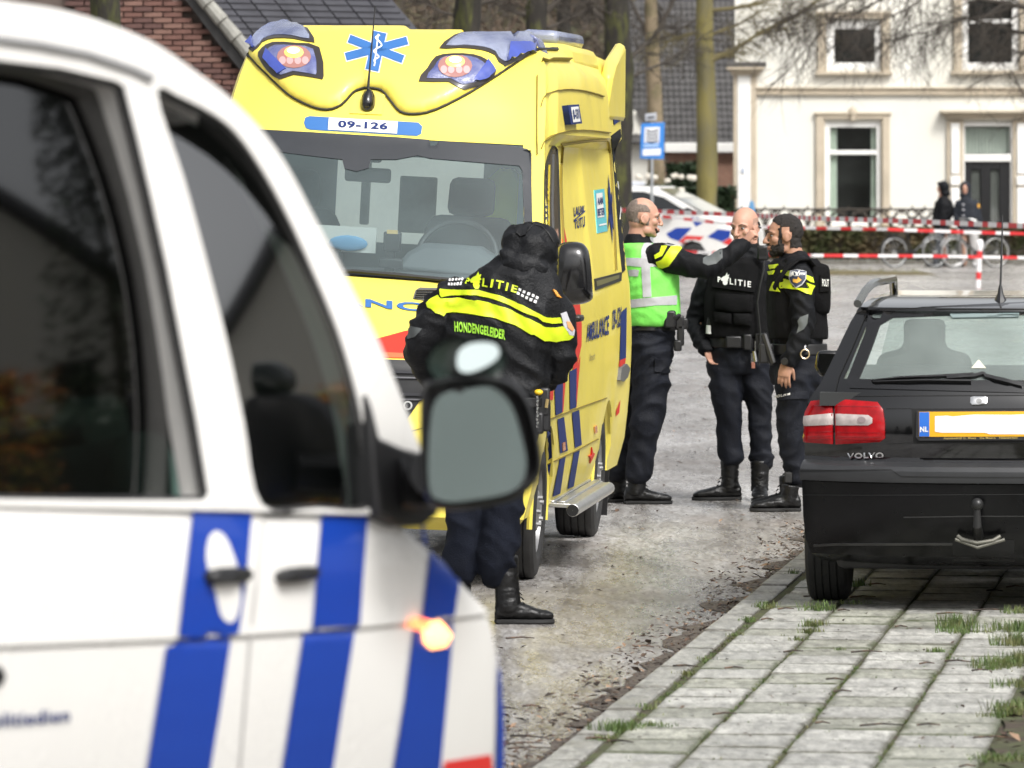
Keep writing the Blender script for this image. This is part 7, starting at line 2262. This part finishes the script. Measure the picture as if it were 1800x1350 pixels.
K.lay('arm_badge', [(1718, 359), (1722, 358), (1723, 364), (1719, 365)], [jK], M_gold, parent=jK, off=.01, res=2)
for y_ in (358, 367, 378): K.lay('coat_button', [(1692, y_), (1695, y_), (1695, y_ + 3), (1692, y_ + 3)], [jK], M_band, parent=jK, off=.01, res=2)
hk = MB(); hk.sphere(K.Q(1697, 331, .05), (.135, .13, .16), 16, 12); hk.sphere(K.Q(1697, 343, .03), (.14, .12, .1), 14, 10); K.cloth('hood', hk, MATS['coat_blue'], .016, .004, seed=45)
tk = MB(); K.torso(tk, [(398, 1701, .2, .14), (412, 1702, .2, .14)], -95)
K.limb(tk, [(1692, 405, .05), (1692, 430, .1), (1694, 462, .15)], [.105, .085, .075], n=3); K.limb(tk, [(1711, 405, -.02), (1712, 430, -.05), (1714, 464, -.05)], [.115, .1, .085], n=3)
K.cloth('trousers', tk, mat('pale_trousers', (.40, .39, .38), .85, var=.2, vs=6), .018, .006, seed=46)
K.boot(1696, 466, .1, -160, .28, .1, .05, low=True, m=mat('white_shoe', (.55, .55, .55), .5)); K.boot(1714, 469, 0, -95, .28, .1, .05, low=True, m=MATS['white_shoe'])
# ================================================================ far street: police car, cycles, barrier tape, bollard, signs
PCM = Matrix.Translation(((1180 - CX) * 128 / F, 128, 0)) @ Matrix.Rotation(R(-20), 4, 'Z')
pc = thing('police_car', 'far white police car with blue and red stripes behind the barrier tape', 'car', PCM)
def sec(pts, w, mb, inset_=()):
    """side outline (x, z) -> solid of width w, rounded at its long edges"""
    rings = []
    for yy, g in ((-w / 2 , .94), (-w / 2 - .0 + .06, 1.0), (w / 2 - .06, 1.0), (w / 2, .94)):
        cx = sum(p[0] for p in pts) / len(pts); cz = sum(p[1] for p in pts) / len(pts)
        rings.append([Vector((cx + (x - cx) * (g if g < 1 else 1), yy, cz + (z - cz) * g)) for x, z in pts])
    mb.loft(rings)
low_ = [(-2.75, .30), (-2.78, .8), (-2.72, 1.28), (.80, 1.27), (1.2, 1.22), (1.52, 1.10), (1.72, .92), (1.76, .6), (1.70, .30), (1.15, .27), (1.13, .5), (1.0, .68), (.79, .74), (.58, .68), (.45, .5), (.43, .27), (-1.55, .27), (-1.57, .5), (-1.7, .68), (-1.91, .74), (-2.12, .68), (-2.25, .5), (-2.27, .28)]
q = MB(); sec(low_, 1.78, q); pbody = q.build('body', M_vwhite, pc, ang=40)
q = MB()
bot = [(-2.70, -.84), (.95, -.80), (.95, .80), (-2.70, .84)]
top_ = [(-2.35, -.62), (-.12, -.62), (-.12, .62), (-2.35, .62)]
mid = [(-2.55, -.76), (.35, -.745), (.35, .745), (-2.55, .76)]
q.loft([[Vector((x, y, z)) for x, y in p] for p, z in ((bot, 1.26), (mid, 1.58), (top_, 1.80), ([(x * .96, y * .9) for x, y in top_], 1.83))]); ph = q.build('roof', M_vwhite, pc, bevel=.03)
q = MB(); q.add([Vector((.97, -.70, 1.29)), Vector((.97, .70, 1.29)), Vector((.37, .66, 1.585)), Vector((.37, -.66, 1.585))], [(0, 1, 2, 3)]); q.add([Vector((.385, -.66, 1.585)), Vector((.385, .66, 1.585)), Vector((-.08, .56, 1.79)), Vector((-.08, -.56, 1.79))], [(0, 1, 2, 3)])
q.build('windscreen', mat('pale_windscreen', (.20, .23, .23), .05, coat=1), pc, smooth=False)
for pts in ([(-2.3, 1.32), (-1.3, 1.32), (-1.3, 1.72), (-2.1, 1.72)], [(-1.2, 1.31), (.62, 1.31), (.1, 1.60), (-.35, 1.72), (-1.2, 1.73)]):
    q = MB(); q.prism([Vector((x, -.845 + (z - 1.27) * .30 - .012 - (.01 if z < 1.4 else 0), z)) for x, z in pts], (0, .02, 0)); q.build('side_window', M_sideglass, pc, smooth=False)
q = MB(); q.box((-.9, 0, 1.88), (.3, 1.15, .09)); q.build('light_bar', mat('bar_white', (.55, .58, .65), .3, coat=.4), pc, bevel=.03)
q = MB(); q.prism([(.16, -1.06, 1.22), (.40, -1.06, 1.22), (.42, -1.06, 1.34), (.2, -1.06, 1.36)], (0, .16, 0)); q.build('door_mirror', M_vwhite, pc, bevel=.04)
q = MB(); q.prism([(.36, -.90, 1.28), (.95, -.905, 1.28), (.62, -.83, 1.40)], (0, .02, 0)); q.build('quarter_panel', M_black, pc, smooth=False)
for x in (.79, -1.91):
    for sy in (-1, 1): wheel(pc, x, sy * .80, .33, .33, .2, 1, axis=Vector((0, sy, 0)))
q = MB(); q.box((-.5, 0, .5), (4.2, 1.45, .4)); q.build('underbody', M_black, pc, smooth=False)
PB = bvh_of([pbody, ph])
ZC = lambda pts: [(1090 + x / 7.5, 300 + y / 7.5) for x, y in pts]
for pts, m_ in (([(605, 832), (740, 752), (950, 752), (868, 838), (775, 930), (660, 890)], M_vblue), ([(770, 940), (870, 855), (1110, 868), (1040, 930), (960, 1015), (860, 1000)], M_vred), ([(1150, 872), (1290, 772), (1462, 790), (1445, 880), (1345, 938), (1250, 905)], M_vblue), ([(1340, 948), (1450, 885), (1500, 900), (1440, 990)], M_vred),
                ([(935, 612), (1000, 592), (1088, 690), (1000, 740), (970, 690)], M_vblue), ([(300, 700), (470, 760), (400, 830), (250, 830)], M_vblue), ([(100, 900), (300, 900), (200, 1000), (60, 1000)], M_vred)):
    lay('body_stripe', ZC(pts), PB, m_, pc, off=.004, res=5, skirt=False)
q = MB(); q.sphere((1.62, -.62, .98), (.12, .14, .1), 12, 8); q.build('headlamp', M_lens, pc)

# bicycles held by the passers-by
def bicycle(name, label, x, Y, yaw, rimcol):
    o = thing(name, label, 'bicycle', Matrix.Translation(((x - CX) * Y / F, Y, 0)) @ Matrix.Rotation(R(yaw), 4, 'Z'), 'bicycles on the far pavement')
    RW = .34
    fr = mat('frame_%d' % x, (.012, .012, .013), .35, coat=.4)
    rm = mat('rim_%d' % x, rimcol, .4, metal=.2)
    for wx in (-.53, .53):
        q = MB(); pts = [Vector((wx + RW * math.cos(a * .1963), 0, RW + RW * math.sin(a * .1963))) for a in range(33)]
        q.tube(pts, .016, 8, False); w = q.build('wheel', M_tyre, o)
        q = MB(); pts = [Vector((wx + (RW - .026) * math.cos(a * .1963), 0, RW + (RW - .032) * math.sin(a * .1963))) for a in range(33)]
        q.tube(pts, .012, 6, False)
        q.build('rim', rm, w)
        q = MB()
        for a in range(14):
            q.tube([(wx, 0, RW), (wx + (RW - .03) * math.cos(a * .4488), 0, RW + (RW - .03) * math.sin(a * .4488))], .0035, 3, False)
        q.tube([(wx, -.05, RW), (wx, .05, RW)], .03, 8); q.build('spokes', M_alu, w)
        q = MB(); pts = [Vector((wx + (RW + .035) * math.cos(a), 0, RW + (RW + .035) * math.sin(a))) for a in [math.pi * (.12 + .8 * k / 12) for k in range(13)]]
        q.tube(pts, .02, 6, flat=.5); q.build('mudguard', rm if wx > 0 else fr, o)
    q = MB()
    J = dict(bb=(-.08, 0, .30), rh=(-.53, 0, RW), st=(-.22, 0, .82), hd=(.34, 0, .84), hb=(.37, 0, .66), fh=(.53, 0, RW))
    for a, b2, r in (('bb', 'st', .018), ('bb', 'hb', .02), ('st', 'hd', .016), ('rh', 'bb', .012), ('rh', 'st', .011), ('hd', 'hb', .02), ('hb', 'fh', .014)): q.tube([J[a], J[b2]], r, 8)
    q.tube([J['hd'], (.31, 0, 1.05)], .014, 6); q.tube([J['st'], (-.25, 0, .95)], .013, 6)
    q.build('frame', fr, o)
    q = MB(); q.tube([(.12, -.28, 1.04), (.26, -.24, 1.09), (.33, 0, 1.08), (.26, .24, 1.09), (.12, .28, 1.04)], .013, 6); q.build('handlebar', M_alu, o)
    q = MB(); q.prism([(-.40, -.09, .95), (-.40, .09, .95), (-.2, .03, .96), (-.12, 0, .95), (-.2, -.03, .96)], (0, 0, .05)); q.build('saddle', M_black, o, bevel=.02)
    q = MB(); q.disc((-.08, -.05, .30), (0, 1, 0), .05, .10, .01, 20); q.beam((-.08, -.08, .30), (.02, -.08, .16), .02, .02); q.box((.03, -.12, .155), (.09, .08, .025)); q.beam((-.5, -.04, .35), (-.1, -.05, .36), .12, .03); q.build('crank', M_black, o)
    q = MB(); q.sphere((.43, 0, .80), (.05, .05, .06), 10, 8); q.build('headlamp', M_alu, o)
    q = MB(); q.box((-.55, 0, .74), (.42, .12, .02)); q.beam((-.53, .05, RW), (-.6, .05, .74), .012, .012); q.beam((-.53, -.05, RW), (-.6, -.05, .74), .012, .012); q.build('carrier', fr, o)
    return o
bicycle('bicycle', 'black bicycle with a pale front rim beside the passer-by in black', 1608, 139.6, 28, (.42, .43, .43))
bicycle('bicycle', 'black bicycle with white rims behind the passer-by in pale trousers', 1714, 139.2, 205, (.5, .5, .49))

# red and white barrier tape
M_tr = mat('tape_red', (.66, .035, .04), .4, var=.1, vs=3)
M_tw = mat('tape_white', (.82, .80, .80), .4, var=.05, vs=3)
def tape(label, pts, seglen, wd_):
    mb = MB()
    P = []
    for i in range(len(pts) - 1):
        a, b2 = pts[i], pts[i + 1]
        A, B2 = W(*a), W(*b2)
        n = 24
        for k in range(n + (i == len(pts) - 2)): P.append(A + (B2 - A) * (k / n))
    acc, col = 0.0, 0
    out = []
    for i in range(len(P) - 1):
        L = (P[i + 1] - P[i]).length
        k = max(1, int(L / .06))
        for j in range(k): out.append(P[i] + (P[i + 1] - P[i]) * (j / k))
    prev = None
    dist = 0
    rows = []
    for i, p in enumerate(out):
        t = .35 * noise.noise(Vector((i * .012, wd_ * 40, 1.0)))
        u = Vector((0, math.sin(t), math.cos(t))) * wd_ / 2
        rows.append((p + u, p - u))
    for i in range(len(rows) - 1):
        d = (out[i + 1] - out[i]); dist += d.length
        mi = int(dist / seglen) % 2
        a, b2 = rows[i], rows[i + 1]
        mb.add([a[0], b2[0], b2[1], a[1]], [(0, 1, 2, 3)], mi)
    o = mb.build('barrier_tape', (M_tw, M_tr), None, smooth=False, merge=.0005, fixn=False)
    tag(o, label, 'barrier tape', 'red and white police tapes across the road')
tape('upper red and white barrier tape, the wide one crossing the passers-by at waist height', [(1085, 369, 90), (1290, 377, 86), (1440, 384, 78), (1600, 389, 74), (1840, 399, 70)], .215, .058)
tape('middle red and white barrier tape across the white house hedge', [(1150, 379, 116), (1330, 399, 114), (1560, 403, 112), (1700, 408, 112), (1850, 412, 112)], .275, .054)
tape('lowest red and white barrier tape close above the far kerb', [(1180, 442, 112), (1430, 449, 110), (1640, 450, 110), (1850, 454, 110)], .31, .052)

# bollard
BYB = 114.0
bx = (1719 - CX) * BYB / F
bo = thing('bollard', 'red and white banded bollard with a rounded head on the far road', 'bollard', Matrix.Translation((bx, BYB, 0)) @ Matrix.Rotation(R(2.5), 4, 'Y'))
zz = lambda y: H - (y - CY) * BYB / F
def band(y0, y1, r, m):
    q = MB(); q.lathe((0, 0, 0), (0, 0, 1), [(.001, zz(y1)), (r, zz(y1)), (r, zz(y0)), (.001, zz(y0))], 20); return q.build('band', m, bo, ang=40)
q = MB(); q.lathe((0, 0, 0), (0, 0, 1), [(.001, zz(441)), (.05, zz(441)), (.052, zz(437)), (.064, zz(434)), (.066, zz(428)), (.055, zz(423)), (.03, zz(421)), (.001, zz(420.6))], 20); q.build('head', M_tw, bo, ang=60)
band(441, 453, .048, M_tr); band(453, 478, .046, M_tw); band(478, 491, .047, M_tr); band(491, 506, .046, M_tw)

# blue street sign on its post
SY = 118.0
sg = thing('street_sign', 'blue street sign with a white picture panel on a grey post', 'sign', Matrix.Translation(((1146 - CX) * SY / F, SY, 0)))
def SL(x, y, d=0.0):
    v = W(x, y, SY) - sg.matrix_basis.translation; v.y = d; return v
def srect(name, pts, m, d, th, parent=sg, bev=.01):
    q = MB(); q.prism([SL(x, y, d) for x, y in pts], (0, th, 0)); return q.build(name, m, parent, bevel=bev)
q = MB(); q.tube([(0, .03, -.05), (0, .03, 3.05)], .03, 12); q.build('post', mat('galvanised', (.36, .38, .39), .45, metal=.5), sg)
pn_ = srect('blue_panel', [(1127, 217), (1168, 215), (1167, 280), (1125, 279)], mat('sign_blue', (.03, .19, .55), .4), 0, .03)
M_sw = mat('sign_white', (.66, .68, .72), .45)
srect('upper_plate', [(1134, 200), (1154, 198), (1154, 212), (1134, 213)], mat('sign_grey', (.36, .38, .42), .5), 0, .02)
srect('plate_text', [(1138, 205), (1150, 204), (1150, 208), (1138, 209)], mat('sign_dark', (.06, .06, .07), .5), -.008, .006)
srect('picture_panel', [(1133, 224), (1160, 223), (1159, 251), (1132, 251)], M_sw, -.012, .01, pn_)
for k in range(4):
    y = 227 + k * 6
    srect('chevron', [(1136, y), (1146, y + 4), (1157, y - .5), (1157, y + 2.5), (1146, y + 7), (1136, y + 3)], MATS['sign_dark'], -.016, .003, pn_, 0)
srect('text_strip', [(1131, 254), (1158, 253), (1158, 258), (1131, 259)], mat('sign_pale_blue', (.3, .45, .68), .5), -.012, .01, pn_)
srect('text_strip', [(1130, 262), (1162, 261), (1161, 273), (1129, 274)], M_sw, -.012, .01, pn_)
bs_ = thing('blue_post_box', 'narrow blue rounded sign plate before the white house corner', 'sign', Matrix.Translation(((1322 - CX) * 142 / F, 142, 0)))
q = MB(); q.prism([Vector((x, 0, z)) for x, z in [(-.07, .75), (.07, .75), (.07, 1.25), (.05, 1.42), (0, 1.5), (-.05, 1.46), (-.08, 1.3)]], (0, .06, 0)); q.build('plate', mat('plate_steel_blue', (.10, .26, .46), .4), bs_, bevel=.02)
q = MB(); q.tube([(0, .05, 0), (0, .05, 1.2)], .03, 8); q.build('post', MATS['galvanised'], bs_)

# far verge with tufts
vg = MB()
rows = []
for i in range(25):
    x = 4.9 + i * .16
    hgt = .06 * math.sin(math.pi * i / 24)
    rows.append([Vector((x, 128.5 + 4.6 * k / 6, .004 + hgt * math.sin(math.pi * k / 6))) for k in range(7)])
vg.grid(rows)
o = vg.build('far_verge', mat('verge_earth', (.13, .105, .045), .9, var=.4, vs=4, bump=1, bs=8), None); o['kind'] = 'structure'
gm = MB()
for _ in range(70):
    tuft(gm, (rnd.uniform(5.1, 8.5), rnd.uniform(129, 132.6), .03), 9, .12, rnd.uniform(.08, .2), .7)
o = gm.build('verge_grass', mat('verge_blades', (.17, .17, .05), .7, var=.4, vs=3), None, smooth=False, fixn=False); o['kind'] = 'stuff'
k_ = MB(); k_.box((11, 144.2, .05), (16, .2, .12)); o = k_.build('far_kerb', M_kerb, None, smooth=False); o['kind'] = 'structure'
k_ = MB(); k_.box((11, 145.6, .04), (16, 2.6, .09)); o = k_.build('far_pavement', mat('far_paving', (.16, .155, .15), .5, var=.2), None, smooth=False); o['kind'] = 'structure'
